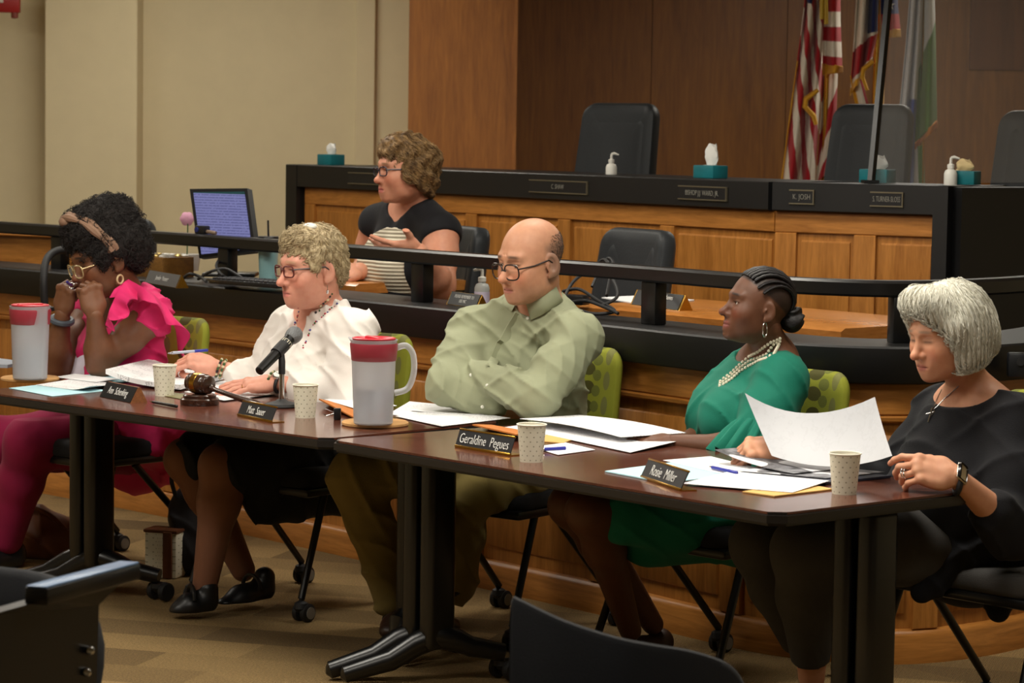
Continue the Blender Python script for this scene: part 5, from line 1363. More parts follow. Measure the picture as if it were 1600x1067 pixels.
# ------------------------------------------------------------------ woman in the pink top, chin on fists
def build_pink():
    SK = (114, 74, 50)
    M = head_M(V(163, 408, 9.32), (-.80, -.50, -.26), (-.05, 0, 1), 1.12)
    fwd = Vector((-.74, -.67, 0)); left = Vector((.67, -.74, 0))
    neck = V(205, 474, 9.46); chest = V(188, 568, 9.50); pel = V(215, 690, 9.66)
    SL, SR = V(238, 494, 9.28), V(140, 494, 9.72)
    EL, WL = V(156, 568, 9.22), V(148, 492, 9.12); ER, WR = V(86, 574, 9.46), V(98, 490, 9.40)
    hL, hR = pel + left * .1, pel - left * .1
    KL, AL = V(48, 690, 9.3), V(10, 842, 9.4); KR, AR = V(-20, 690, 9.6), V(-30, 840, 9.7)
    hk = dict(lips=(120, 66, 58), brow=(30, 22, 20), nose=1.0, lipsize=1.05, full=.5, lids=.8, cheek=1.06, neck_r=.054)
    fist = [(70, 85, 40), (74, 88, 40), (76, 88, 40), (78, 86, 40)]
    p, body, lo, hi, tips = figure('woman in a bright pink ruffled top resting her chin on her fists', SK, M, hk, neck, chest, pel, SL, SR, fwd,
        [(SL, EL, WL, 1, (-.15, .1, 1), (.55, -.8, .1), dict(curl=fist, sc=1.1, thumb=((.026, .030, -.010), (.040, .052, -.030), (.030, .072, -.044), (.012, .080, -.050)))),
         (SR, ER, WR, -1, (.12, -.1, 1), (-.5, -.8, .1), dict(curl=fist, sc=1.05, thumb=((.026, .030, -.010), (.040, .052, -.030), (.030, .072, -.044), (.012, .080, -.050))))],
        [(hL, KL, AL), (hR, KR, AR)], .16, 1.05, arm_s=1.12, leg_s=1.1, bust_drop=.04)
    eyes(M, p, (36, 24, 18), gaze=(0, 0, -.5), out=-.002)
    glasses(M, p, mat('clear_gold_frame', srgb(206, 186, 140), .25, .5), .0255, .020, .002, .108, .0021, 3, .006)
    AF = hair_mat('black_curly_hair', (44, 38, 36), (16, 13, 13), .75, (180, 180, 180))
    v = Vol((-.15, -.19, -.08), (.15, .12, .21), .004)
    v.ell((0, -.030, .072), (.108, .122, .108), k=.02); v.ell((0, .028, .118), (.085, .075, .062), k=.03); v.ell((0, -.05, .135), (.08, .085, .06), k=.03); v.ell((0, -.09, .02), (.09, .06, .08), k=.03)
    for sx in (-1, 1): v.ell((sx * .076, .012, .035), (.026, .045, .05), k=.03); v.ell((sx * .09, .006, -.022), (.03, .032, .036), k=.012, op='sub')
    v.ell((0, .128, -.025), (.068, .080, .085), k=.015, op='sub'); v.half((0, 0, -.052), (0, .3, -1), k=.012)
    rg = np.random.default_rng(3); ks = rg.normal(0, 1, (7, 3)); ks = ks / np.linalg.norm(ks, axis=1, keepdims=True)
    def fuzz(X, Y, Z):
        o = 0
        for i, k in enumerate(ks): f_ = (70, 90, 120, 150, 190, 230, 280)[i]; o = o + np.sin((X * k[0] + Y * k[1] + Z * k[2]) * f_ + i) * (.0026 if i < 3 else .0018)
        return o
    v.disp(fuzz)
    a, q = v.mesh(); hair = fast_mesh('afro_hair', xf(M, a), q, AF, p)
    def outw(P): return P - A3((0, -.03, .05)) + np.random.default_rng(1).normal(0, .05, P.shape)
    strands('hair_curls', v, M, outw, AF, hair, n=4200, steps=5, ds=.006, r=.0010, lift=.007, seed=9, jitter=.5, wave=1.2)
    # twisted head band with knot
    TB = fabric('tan_headband', srgb(136, 106, 86), .6, 200, .2, .15)
    bd = bpy.data.objects.new('head_band', None); link(bd, p)
    for o_ in (0, 1):
        pts = []
        for k in range(33):
            a_ = math.radians(-100 + 200 * k / 32); 
            pts.append(M @ (Vector((.106 * math.sin(a_), .052 * math.cos(a_) * .9 + .030 + .018 * o_ - .03 * abs(math.sin(a_)) , .058 + .112 * math.cos(a_) * 1.0)) + Vector((0, 0, .0))))
        MB().tube(pts, [.011 + .004 * math.sin(k * .9 + o_ * 2) for k in range(33)], 8).build('twist', TB, bd)
    kc = M @ Vector((0, .090, .155)); kb = MB(); bmesh.ops.create_icosphere(kb.bm, subdivisions=2, radius=.026, matrix=Matrix.Translation(kc) @ Matrix.Diagonal((1, 1, .8, 1))); kb.build('knot', TB, bd)
    # pink top over a white tee
    PK = fabric('hot_pink_crepe', srgb(214, 42, 106), .7, 420, .18, .05); WT = fabric('white_tee', srgb(212, 206, 222), .8)
    nk = neck - Vector((0, 0, .03))
    v = Vol(lo, np.array([hi[0], hi[1], neck.z + .05]), .0065); torso(v, pel, chest, nk, SL, SR, fwd, .160, 1.05, .5, .006, .74, bust_drop=.04)
    v.ell(neck + fwd * .06 + Vector((0, 0, .0)), (.10, .10, .11), k=.012, op='sub'); cloth('white_tee', v, WT, p)
    v = Vol(lo, np.array([hi[0], hi[1], neck.z + .10]), .006); torso(v, pel, chest, nk, SL, SR, fwd, .168, 1.05, .6, .018, .76, bust_drop=.04)
    v.cap(neck + left * .07 + Vector((0, 0, .03)), SL + Vector((0, 0, .035)), .035, .045, k=.04); v.cap(neck - left * .07 + Vector((0, 0, .03)), SR + Vector((0, 0, .035)), .035, .045, k=.04)
    v.cap(pel + left * .1, V(230, 700, 9.35), .12, .05, k=.06); v.cap(V(215, 690, 9.4), V(285, 668, 9.35), .06, .05, k=.05)
    v.disp(folds(.012, [(.5, .2, .85), (-.6, .3, .7)], 70, 15))
    v.ell(neck + fwd * .07 + Vector((0, 0, .03)), (.098, .098, .12), k=.015, op='sub')
    v.cap(chest + fwd * .24 + Vector((0, 0, .12)), pel + fwd * .26 + Vector((0, 0, .1)), .07, .09, k=.02, op='sub')
    sh2 = lerp(SL, EL, .28); d_ = (EL - SL).normalized(); v.cap(sh2 + d_ * .05, EL, .074, .066, k=.012, op='sub')
    d2_ = (ER - SR).normalized(); v.cap(lerp(SR, ER, .25), ER, .07, .066, k=.012, op='sub')
    cloth('pink_top', v, PK, p)
    # flutter ruffles: wavy sheets that follow the shoulder and the lapel
    def ruffle(spine, outd, wd_, waves, amp):
        rows = []; n = 44; P = [Vector(q) for q in spine]
        for i in range(n + 1):
            t = i / n * (len(P) - 1); k = min(int(t), len(P) - 2); c = P[k].lerp(P[k + 1], t - k); o = Vector(outd[k]).lerp(Vector(outd[k + 1]), t - k).normalized(); w_ = wd_[k] + (wd_[k + 1] - wd_[k]) * (t - k)
            tg = (P[k + 1] - P[k]).normalized(); nn = o.cross(tg).normalized(); ph = i / n * waves * 2 * math.pi
            row = []
            for s_ in (0, .33, .66, 1.0): row.append(c + o * (w_ * s_) + nn * (amp * s_ * math.sin(ph)) + tg * (amp * .4 * s_ * math.cos(ph * 1.3)))
            for s_ in (1.0, .66, .33, 0): row.append(row[int(round(s_ * 3))] - nn * .004)
            rows.append(row)
        MB().loft(rows).build('ruffle', PK, p, angle=70)
    ruffle([V(180, 452, 9.22), V(200, 436, 9.30), V(235, 455, 9.20), V(262, 480, 9.22), V(276, 515, 9.30), V(280, 550, 9.42)],
           [(-.3, -.7, -.6), (.0, -.75, -.55), (.2, -.7, -.5), (.5, -.5, -.6), (.6, -.3, -.7), (.5, -.2, -.8)], [.05, .075, .09, .085, .07, .05], 3.2, .022)
    ruffle([V(196, 440, 9.22), V(182, 462, 9.16), V(172, 485, 9.12), V(166, 508, 9.12)], [(.7, -.5, -.4), (.7, -.6, -.3), (.6, -.7, -.2), (.4, -.7, -.3)], [.07, .085, .075, .03], 2.2, .024)
    # trousers
    PT_ = fabric('magenta_trousers', srgb(134, 20, 62), .8)
    v = Vol(lo, np.array([hi[0], hi[1], pel.z + .12]), .0085)
    for h_, k_, a_ in ((hL, KL, AL), (hR, KR, AR)):
        v.cap(h_, lerp(h_, k_, .5), .115, .108, k=.05); v.cap(lerp(h_, k_, .5), k_, .108, .088, k=.05); v.cap(k_, lerp(k_, a_, .4), .085, .08, k=.05); v.cap(lerp(k_, a_, .4), a_, .08, .06, k=.03)
    v.cap(hL, hR, .12, .12, k=.05); cloth('trousers', v, PT_, p)
    for a_ in (AL, AR): shoe('shoe', Vector((a_.x + .05, a_.y + .05, 0)), Vector((a_.x - .13, a_.y - .13, 0)), mat('black_leather_shoe', srgb(18, 18, 20), .4), p, v_h=.007)
    ec = M @ Vector((-.084, -.002, -.058)); MB().tube([ec + Vector((0, 0, .015 * math.cos(t))) + Vector((-.6, -.8, 0)) * (.014 * math.sin(t)) for t in np.linspace(0, 2 * math.pi, 20, endpoint=False)], .0036, 8, closed=True).build('hoop_earring', mat('cream_hoop', srgb(196, 170, 130), .4), p)
    wd = (WR - ER).normalized(); a_ = wd.cross(Vector((0, 1, 0))).normalized(); b_ = wd.cross(a_); c = lerp(WR, ER, .12)
    MB().tube([c + a_ * math.cos(t) * .036 + b_ * math.sin(t) * .036 for t in np.linspace(0, 2 * math.pi, 24, endpoint=False)], .011, 8, closed=True).build('watch_band', mat('slate_band', srgb(74, 82, 92), .5), p)
    q = V(112, 446, 9.2); MB().tube([q + Vector((.010 * math.cos(t), -.002, .010 * math.sin(t))) for t in np.linspace(0, 2 * math.pi, 16, endpoint=False)], .0015, 6, closed=True).build('ring', mat('silver', srgb(205, 205, 205), .2, 1.0), p)
    pen('ballpoint_pen', V(104, 440, 9.12), V(112, 446, 9.30), 'blue capped pen poking out of the fist of the woman in pink', blue=True)
build_pink()

# ------------------------------------------------------------------ clerk behind the rail
def build_clerk():
    SK = (206, 144, 116)
    M = head_M(V(631, 270, 10.55), (-.88, -.47, -.03), (0, 0, 1), 1.06)
    fwd = Vector((-.74, -.67, 0)); left = Vector((.67, -.74, 0))
    neck = V(647, 324, 10.68); chest = V(634, 408, 10.70); pel = V(645, 505, 10.76)
    SL, SR = V(688, 364, 10.48), V(592, 350, 10.90)
    EL, WL = V(688, 446, 10.36), V(655, 394, 10.10); ER, WR = V(556, 425, 10.80), V(562, 424, 10.62)
    ER = V(572, 430, 11.0)
    hL, hR = pel + left * .1, pel - left * .1
    KL = pel + fwd * .42 + left * .1; KR = pel + fwd * .42 - left * .1
    AL = Vector((KL.x, KL.y, ZW + .08)); AR = Vector((KR.x, KR.y, ZW + .08))
    hk = dict(lips=(196, 106, 98), brow=(120, 88, 62), nose=1.03, full=.5, lipsize=.95, lids=.2, mouth=.002, neck_r=.053)
    p, body, lo, hi, tips = figure('seated clerk in a black and white striped dress talking with her hands', SK, M, hk, neck, chest, pel, SL, SR, fwd,
        [(SL, EL, WL, 1, (-.96, -.2, .05), (.05, -.85, -.45), dict(curl=[(14, 10, 6), (24, 20, 12), (30, 26, 16), (34, 30, 18)], sc=1.12, thumb=((.030, .026, -.006), (.062, .042, -.004), (.084, .058, .0), (.100, .068, .002)))),
         (SR, ER, WR, -1, (-.75, -.4, -.25), (.2, .6, -.75), dict(curl=[(14, 14, 8), (18, 16, 8), (20, 18, 10), (24, 20, 12)], sc=1.12))],
        [(hL, KL, AL), (hR, KR, AR)], .165, 1.05, arm_s=1.42, leg_s=1.1, bust_drop=.03)
    eyes(M, p, (70, 90, 110), gaze=(0, 0, 0))
    glasses(M, p, mat('dark_blue_frame', srgb(34, 36, 52), .3), .0245, .0165, .008, .104, .0024, 3.5)
    HR = hair_mat('wavy_brown_blonde_hair', (172, 138, 92), (78, 56, 36), .5, (24, 24, 24))
    v = Vol((-.14, -.19, -.12), (.14, .13, .18), .004)
    v.ell((0, -.014, .056), (.083, .104, .090), k=.02); v.ell((0, .046, .096), (.064, .044, .038), k=.03)
    v.ell((0, -.100, .035), (.060, .052, .058), k=.04); v.ell((-.01, -.085, -.045), (.046, .038, .045), k=.04)
    for sx in (-1, 1): v.ell((sx * .076, -.02, .02), (.018, .045, .05), k=.03); v.ell((sx * .080, .020, .010), (.011, .016, .042), k=.02); v.ell((sx * .07, -.045, -.03), (.018, .026, .03), k=.03)
    v.ell((0, .128, -.015), (.067, .080, .088), k=.015, op='sub')
    v.disp(lambda X, Y, Z: .007 * np.sin(Z * 62 + Y * 30 + 2.0 * np.sin(X * 35 + Y * 30)) * np.sin(Y * 55 + 2.0 * np.sin(Z * 40 + X * 30)))
    a, q = v.mesh(); hair = fast_mesh('wavy_hair', xf(M, a), q, HR, p)
    strands('hair_strands', v, M, lambda P: np.stack([P[:, 0] * 2, -.55 + 0 * P[:, 0], -.6 + 0 * P[:, 0]], 1), HR, hair, n=1800, steps=12, ds=.009, r=.0016, lift=.004, seed=4, jitter=.18, wave=.35)
    # dress: black yoke and sides, ribbed cream front
    BK = fabric('black_dress', srgb(24, 24, 28), .8); 
    CR = mat('cream_rib_knit', srgb(214, 206, 184), .85, spec=.2); t = NT(CR); tc = t.n('ShaderNodeTexCoord'); sp = t.n('ShaderNodeSeparateXYZ'); t.l(tc.outputs['Object'], sp.inputs[0])
    wv = t.math('SINE', t.math('MULTIPLY', sp.outputs['Z'], 420.0)); t.col(t.ramp(t.math('ADD', t.math('MULTIPLY', wv, .5), .5), [(.25, srgb(150, 142, 122)), (.55, srgb(218, 210, 190))])); t.bump(wv, .6, .003)
    nk = neck - Vector((0, 0, .012))
    v = Vol(lo, np.array([hi[0], hi[1], neck.z + .10]), .006); torso(v, pel, chest, nk, SL, SR, fwd, .165, 1.06, .85, .012, .78, bust_drop=.03)
    
    for h_, k_ in ((hL, KL), (hR, KR)): v.cap(h_, k_, .12, .10, k=.06)
    v.cap(neck.lerp(SL, .6), SL, .075, .088, k=.03); v.cap(neck.lerp(SR, .6), SR, .072, .086, k=.03); v.cap(lerp(SL, EL, .44) + left * .03, EL + left * .02, .105, .105, k=.012, op='sub'); v.cap(lerp(SR, ER, .42), ER, .1, .09, k=.01, op='sub')
    v.ell(neck + fwd * .05 + Vector((0, 0, .03)), (.090, .090, .085), k=.012, op='sub'); v.cap(neck + fwd * .11, neck + fwd * .16 - Vector((0, 0, .13)), .045, .008, k=.01, op='sub')
    cloth('dress', v, BK, p)
    v = Vol(lo, np.array([hi[0], hi[1], neck.z + .05]), .007); torso(v, pel, chest, nk, SL, SR, fwd, .165, 1.06, .85, .016, .78, bust_drop=.03)
    v.ell(neck + fwd * .05 + Vector((0, 0, .03)), (.084, .084, .087), k=.012, op='sub'); v.cap(neck + fwd * .11, neck + fwd * .16 - Vector((0, 0, .13)), .045, .01, k=.01, op='sub')
    v.half(chest + left * .11 + fwd * .02, left - fwd * .35 + Vector((0, 0, .10)), k=.006); v.half(chest - left * .14, -left, k=.006); v.half(chest - fwd * .0, -fwd, k=.006)
    v.half(neck - Vector((0, 0, .07)) + fwd * .1, Vector((0, 0, 1)) + left * .3, k=.006); v.half(neck - Vector((0, 0, .07)) + fwd * .1, Vector((0, 0, 1)) - left * .3, k=.006)
    cloth('ribbed_front', v, CR, p)
build_clerk()
# ------------------------------------------------------------------ things on the tables
def T(px, py, dz=0.0): return G(px, py, TH + dz)
FROST = mat('frosted_plastic', srgb(224, 226, 232), .4, Transmission_Weight=.55, IOR=1.25, Alpha=.62)
REDP = mat('red_lid_plastic', srgb(196, 40, 56), .35); PINKP = mat('red_lid_behind_plastic', srgb(176, 52, 68), .4, Transmission_Weight=.3, Alpha=.85)
WATER = mat('water', srgb(205, 212, 220), .08, Transmission_Weight=.85, IOR=1.33)
CORK = fabric('cork', srgb(196, 150, 96), .9, 250, .4, .15)
def pitcher(px, py, label, handle, spout, h=.25):
    o = thing('pitcher', label, 'pitcher', T(px, py, .0125))
    prof = [(0, 0), (.054, 0), (.058, .004), (.0665, h - .012), (.0705, h), (.0675, h), (.0640, h - .012), (.0558, .008), (0, .008)]
    mb = MB().lathe(prof, 40)
    s = Vector((*spout, 0)).normalized()
    for v in mb.bm.verts:
        if v.co.z > h - .03:
            d = max(0, Vector((v.co.x, v.co.y, 0)).normalized().dot(s)) ** 14; v.co += Vector((s.x, s.y, .15)) * (.020 * d * (v.co.z - h + .03) / .03)
    mb.build('jug', FROST, o)
    MB().lathe([(0, .01), (.0545, .01), (.0575, h * .42), (0, h * .42)], 32).build('water', WATER, o)
    MB().lathe([(.0650, h - .062), (.0668, h - .06), (.0712, h - .014), (.0700, h - .01), (.066, h - .012), (.0640, h - .05)], 40).build('lid_band', PINKP, o)
    lid = MB().lathe([(0, h - .012), (.05, h - .012), (.062, h - .004), (.065, h + .004), (.060, h + .006), (.045, h - .004), (0, h - .004)], 36).build('lid', REDP, o)
    MB().box((0, 0, h + .001), (.018, .098, .016), rotz(math.atan2(handle[1], handle[0]) + .4), .006).build('lid_grip', REDP, lid)
    hd = Vector((*handle, 0)).normalized()
    pts = [hd * .064 + Vector((0, 0, h - .025)), hd * .095 + Vector((0, 0, h - .018)), hd * .116 + Vector((0, 0, h - .045)), hd * .118 + Vector((0, 0, h - .10)), hd * .100 + Vector((0, 0, h - .145)), hd * .062 + Vector((0, 0, h - .158))]
    P2 = catmull3(pts, 6); MB().tube(P2, .0095, 10).build('handle', FROST, o)
    return o
def catmull3(P, n):
    out = []
    for i in range(len(P) - 1):
        a = P[max(i - 1, 0)]; b = P[i]; c = P[i + 1]; d = P[min(i + 2, len(P) - 1)]
        for k in range(n):
            t = k / n; out.append(0.5 * (2 * b + (c - a) * t + (2 * a - 5 * b + 4 * c - d) * t * t + (3 * b - a - 3 * c + d) * t ** 3))
    out.append(P[-1]); return out
def trivet(px, py, label, r=.1): return tag(MB().lathe([(0, 0), (r - .003, 0), (r, .003), (r, .009), (r - .004, .012), (0, .012)], 48, T(px, py)).build('cork_trivet', CORK), label, 'trivet', 'cork trivets')
trivet(47, 594, 'round cork trivet under the pitcher at the far left'); trivet(586, 664, 'round cork trivet under the pitcher in the middle')
pitcher(47, 592, 'frosted red lidded water pitcher at the far left table end', (-.3, .95), (.75, -.66)); pitcher(583, 662, 'frosted red lidded water pitcher standing where the tables meet', (.97, .1), (-.8, .5))

def _cup():
    m = mat('dotted_paper_cup', srgb(222, 218, 198), .6); t = NT(m); tc = t.n('ShaderNodeTexCoord'); sp = t.n('ShaderNodeSeparateXYZ'); t.l(tc.outputs['Object'], sp.inputs[0])
    an = t.math('MULTIPLY', t.math('ARCTAN2', sp.outputs['Y'], sp.outputs['X']), 12 / (2 * math.pi))
    zz = t.math('MULTIPLY', sp.outputs['Z'], 1 / .0125); row = t.math('FLOOR', zz); fz = t.math('SUBTRACT', t.math('FRACT', zz), .5)
    off = t.math('MULTIPLY', t.math('MODULO', row, 2.0), .5); fa = t.math('SUBTRACT', t.math('FRACT', t.math('ADD', t.math('ADD', an, off), 20.0)), .5)
    dd = t.math('SQRT', t.math('ADD', t.math('POWER', t.math('MULTIPLY', fa, 1.5), 2.0), t.math('POWER', t.math('MULTIPLY', fz, 1.05), 2.0)))
    t.col(t.mix(t.math('LESS_THAN', dd, .16), srgb(224, 220, 200), srgb(150, 146, 120))); return m
CUPM = _cup(); CUPI = mat('cup_inside', srgb(232, 228, 212), .6)
def cup(px, py, label, h=.100, sc=1.0):
    o = thing('paper_cup', label, 'cup', T(px, py), random.random() * 3, 'dotted paper cups')
    MB().lathe([(.0275, .004), (.0285, 0), (.030, 0), (.0385, h - .002)], 40).build('cup_wall', CUPM, o)
    MB().lathe([(0, .006), (.0285, .006), (.0375, h - .002)], 40).build('inside', CUPI, o)
    MB().tube([(.0392 * math.cos(a), .0392 * math.sin(a), h) for a in np.linspace(0, 2 * math.pi, 40, endpoint=False)], .0019, 8, closed=True).build('rolled_rim', CUPI, o)
random.seed(2)
cup(257, 618, 'dotted paper cup between the wooden nameplate and the gavel'); cup(477, 652, 'dotted paper cup right of the microphone stand')
cup(830, 721, 'dotted paper cup beside the nameplate Geraldine Pegues'); cup(1319, 771, 'dotted paper cup at the right table end near the smartwatch')

def nameplate(bl, br, h, tilt, text, label, kind, size, name='name_plate', m_text=None, zf=None, sxx=.62):
    zf = TH if zf is None else zf
    a, b = (G(*bl, zf), G(*br, zf)) if len(bl) == 2 else (V(*bl), V(*br))
    if len(bl) == 3: a.z = zf; b.z = zf
    x = (b - a); L = x.length; x.normalize(); n = Vector((x.y, -x.x, 0)); up = (Vector((0, 0, 1)) * math.cos(tilt) - n * math.sin(tilt)).normalized()
    Rm = Matrix((x, up, x.cross(up))).transposed(); o = thing(name, label, 'name plate', (a + b) / 2)
    fn = x.cross(up); z0 = Vector((0, 0, .002))
    if kind == 'wedge':
        q = [Vector((0, 0, 0)), up * h, up * h - n * .008, -n * (.006 + h * .95)]
        mb = MB(); R0 = [x * (-L / 2) + p for p in q]; R1 = [x * (L / 2) + p for p in q]; mb.loft([R0, R1]); mb.build('wooden_wedge', wood('nameplate_wood', srgb(104, 62, 36), srgb(150, 96, 56), (9, 9, 9), .4), o, smooth=False)
        MB().box(up * h * .5 + fn * .0012, (L * .985, h * .97, .0025), Rm).build('face', BLKP, o); cz = h * .5
    elif kind == 'gold_wedge':
        q = [Vector((0, 0, 0)), up * h, -n * (.006 + h * .8)]
        mb = MB(); mb.loft([[x * (-L / 2) + p for p in q], [x * (L / 2) + p for p in q]]); mb.build('gold_holder', GOLD, o, smooth=False)
        MB().box(up * h * .5 + fn * .0012, (L * .93, h * .95, .0025), Rm).build('face', BLKP if m_text is None else mat('slate_plate', srgb(92, 92, 92), .4), o); cz = h * .5
    else:
        MB().box(up * (h * .5) + z0, (L * .995, h, .003), Rm).build('face', mat('charcoal_plate', srgb(40, 41, 44), .35), o)
        MB().box(up * (h + .0) + z0, (L, .005, .006), Rm, .001).build('gold_edge', GOLD, o); MB().box(up * .003 + z0, (L, .006, .007), Rm, .001).build('gold_edge', GOLD, o)
        MB().box(-n * .022 + Vector((0, 0, .0016)), (L * 1.0, .045, .003), rotz(math.atan2(x.y, x.x))).build('gold_base', GOLD, o); cz = h * .5
    lines = text.split('\n')
    for i, tx in enumerate(lines):
        text_obj('lettering', tx, size, m_text or LETTER, o, up * (cz + size * .95 * ((len(lines) - 1) / 2 - i)) + fn * .0032 + (z0 if kind == 'gold' else Vector()), Rm, sx=sxx, maxw=L * .88)
    return o
nameplate((711, 699), (797, 713), .052, .35, 'Geraldine  Pegues', 'black nameplate with gold edges reading Geraldine Pegues', 'gold', .040, sxx=.80)
nameplate((1001, 747), (1063, 768), .052, .45, 'Rosie  Miller', 'black nameplate with gold edges reading Rosie Miller', 'gold', .040, sxx=.80)
nameplate((371, 650), (424, 661), .048, .4, 'Matt  Sauer', 'black nameplate with gold edges reading Matt Sauer', 'gold', .034, sxx=.7)
nameplate((156, 620), (204, 630), .056, .5, 'Ann  Schenking', 'wooden wedge nameplate with black face reading Ann Schenking', 'wedge', .036, sxx=.62)

# gavel and sound block
WAL = wood('walnut', srgb(36, 20, 14), srgb(64, 38, 26), (12, 12, 12), .25, coat=.4)
sb = thing('sound_block', 'round stepped walnut sound block under the gavel', 'sound block', T(312, 632))
MB().lathe([(0, 0), (.060, 0), (.062, .003), (.062, .018), (.058, .022), (0, .022)], 40).build('base', WAL, sb)
MB().lathe([(0, .022), (.052, .022), (.053, .030), (.049, .034), (0, .034)], 40).build('pad', WAL, sb)
gv = thing('gavel', 'walnut gavel with a brass band lying on its sound block', 'gavel', T(312, 632))
ha = (V(331, 612, 8.35) - V(296, 606, 8.42)).normalized(); gc = Vector((0, 0, .034 + .033))
hdp = [(0, -.046), (.024, -.046), (.029, -.042), (.030, -.036), (.028, -.033), (.031, -.030), (.033, -.024), (.033, .024), (.031, .030), (.028, .033), (.030, .036), (.029, .042), (.024, .046), (0, .046)]
MB().lathe(hdp, 28, gc, ha).build('head', WAL, gv)
MB().lathe([(.0332, -.016), (.0342, -.015), (.0342, .005), (.0332, .006)], 28, gc, ha).build('brass_band', GOLD, gv)
he = T(408, 634, .012) - gv.location; hs = gc + Vector((0, 0, -.002)) + (he - gc).normalized() * .03
MB().tube([hs.lerp(he, t) for t in (0, .06, .08, .12, .16, .5, .8, .95, 1)], [.008, .010, .013, .009, .0075, .009, .012, .012, .007], 12).build('handle', WAL, gv)

# microphone on a desk stand
ms = thing('microphone_stand', 'black round desk stand with chrome stem holding the microphone', 'microphone stand', T(440, 636))
MB().lathe([(0, 0), (.052, 0), (.055, .004), (.052, .012), (.02, .020), (.012, .026), (0, .026)], 36).build('base', RUB, ms)
top = V(448, 578, 8.33) - ms.location
MB().tube([(0, 0, .02), (0, 0, top.z)], .0085, 14).build('stem', CHROME, ms)
ma, mb_ = V(404, 581, 8.22), V(478, 504, 8.42); md = (mb_ - ma).normalized()
mc = ma.lerp(mb_, .47)
MB().tube([Vector((0, 0, top.z - .01)), Vector((0, 0, top.z + .03)), mc - ms.location - md.cross(Vector((0, 1, 0))).normalized() * 0], [.011, .011, .009], 10).tube([mc - ms.location - md * .03, mc - ms.location + md * .03], .0205, 14).build('clip', RUB, ms)
mi = thing('microphone', 'black handheld microphone with grey mesh grille clipped on its stand', 'microphone', ma)
MB().tube([md * t for t in (0, .004, .022, .026, .12, .172, .180)], [.010, .0145, .015, .0155, .0172, .0195, .0195], 20).build('body', BLKM, mi)
MB().tube([md * .150, md * .162], .0202, 20).build('silver_band', mat('pale_band', srgb(206, 200, 180), .4), mi)
gm = mat('mic_mesh', srgb(120, 122, 124), .45, .7); t_ = NT(gm); vn = t_.n('ShaderNodeTexVoronoi'); vn.inputs['Scale'].default_value = 320; t_.l(t_.coord('Object'), vn.inputs['Vector']); t_.bump(vn.outputs['Distance'], .8, .003)
MB().lathe([(.0195, -.024), (.024, -.016), (.027, 0), (.026, .012), (.0205, .022), (.010, .028), (0, .030)], 24, md * .205, md).build('grille', gm, mi)

# papers
def paper(poly, m, label, z=.001, th=.0012, cat='paper', group=None, curl=None, name='paper_sheet'):
    """flat or gently curled sheet through four photo corners given on the table plane"""
    P = [T(*q) for q in poly]; rows = []
    n = 10
    for i in range(n + 1):
        u = i / n; a = P[0].lerp(P[1], u); b = P[3].lerp(P[2], u); r = []
        for k in range(n + 1):
            w_ = k / n; q = a.lerp(b, w_); q = Vector((q.x, q.y, TH + z + th + (curl(u, w_) if curl else 0))); r.append(q)
        rows.append(r)
    nn, k = n + 1, n + 1; mb = MB()
    A = [[mb.bm.verts.new(q) for q in r] for r in rows]; B = [[mb.bm.verts.new(Vector((q.x, q.y, max(TH + z, q.z - th)))) for q in r] for r in rows]
    for i in range(n):
        for j in range(n):
            mb.bm.faces.new((A[i][j], A[i + 1][j], A[i + 1][j + 1], A[i][j + 1])); mb.bm.faces.new((B[i][j], B[i][j + 1], B[i + 1][j + 1], B[i + 1][j]))
    bd = [(i, 0) for i in range(nn)] + [(nn - 1, j) for j in range(1, k)] + [(i, k - 1) for i in range(nn - 2, -1, -1)] + [(0, j) for j in range(k - 2, 0, -1)]
    for (a, b), (c, d) in zip(bd, bd[1:] + bd[:1]): mb.bm.faces.new((A[a][b], B[a][b], B[c][d], A[c][d]))
    return tag(mb.build(name, m), label, cat, group)
def _print(name, ink, sc, thr):
    m = mat(name, srgb(236, 236, 238), .7); t = NT(m); co = t.coord('Object', (1, 1, 1), (0, 0, .72)); sp = t.n('ShaderNodeSeparateXYZ'); t.l(co, sp.inputs[0])
    ln = t.math('SINE', t.math('MULTIPLY', sp.outputs['Y'], 520.0)); n = t.noise(co, 160, 2); n2 = t.noise(co, 11, 2)
    f = t.math('MULTIPLY', t.math('MULTIPLY', t.math('GREATER_THAN', ln, .2), t.math('GREATER_THAN', n, .5)), t.math('GREATER_THAN', n2, thr))
    t.col(t.mix(t.math('MULTIPLY', f, .55), srgb(236, 236, 238), srgb(*ink))); return m
TXT = _print('printed_text_paper', (120, 120, 128), 1, .44)
def _photo():
    m = mat('printed_photo_paper', srgb(200, 200, 204), .5); t = NT(m); co = t.coord('Object', (1, 1, 1), (0, 0, .72)); n = t.noise(co, 30, 5, .6); n2 = t.noise(co, 7, 1)
    c = t.mix(t.math('GREATER_THAN', n2, .47), srgb(222, 222, 226), t.ramp(n, [(.35, srgb(40, 40, 44)), (.65, srgb(140, 140, 146))])); t.col(c); return m
PHO = _photo()
lift = lambda a, p=2: (lambda u, w_: a * u ** p)
liftr = lambda a, p=2: (lambda u, w_: a * (1 - u) ** p)
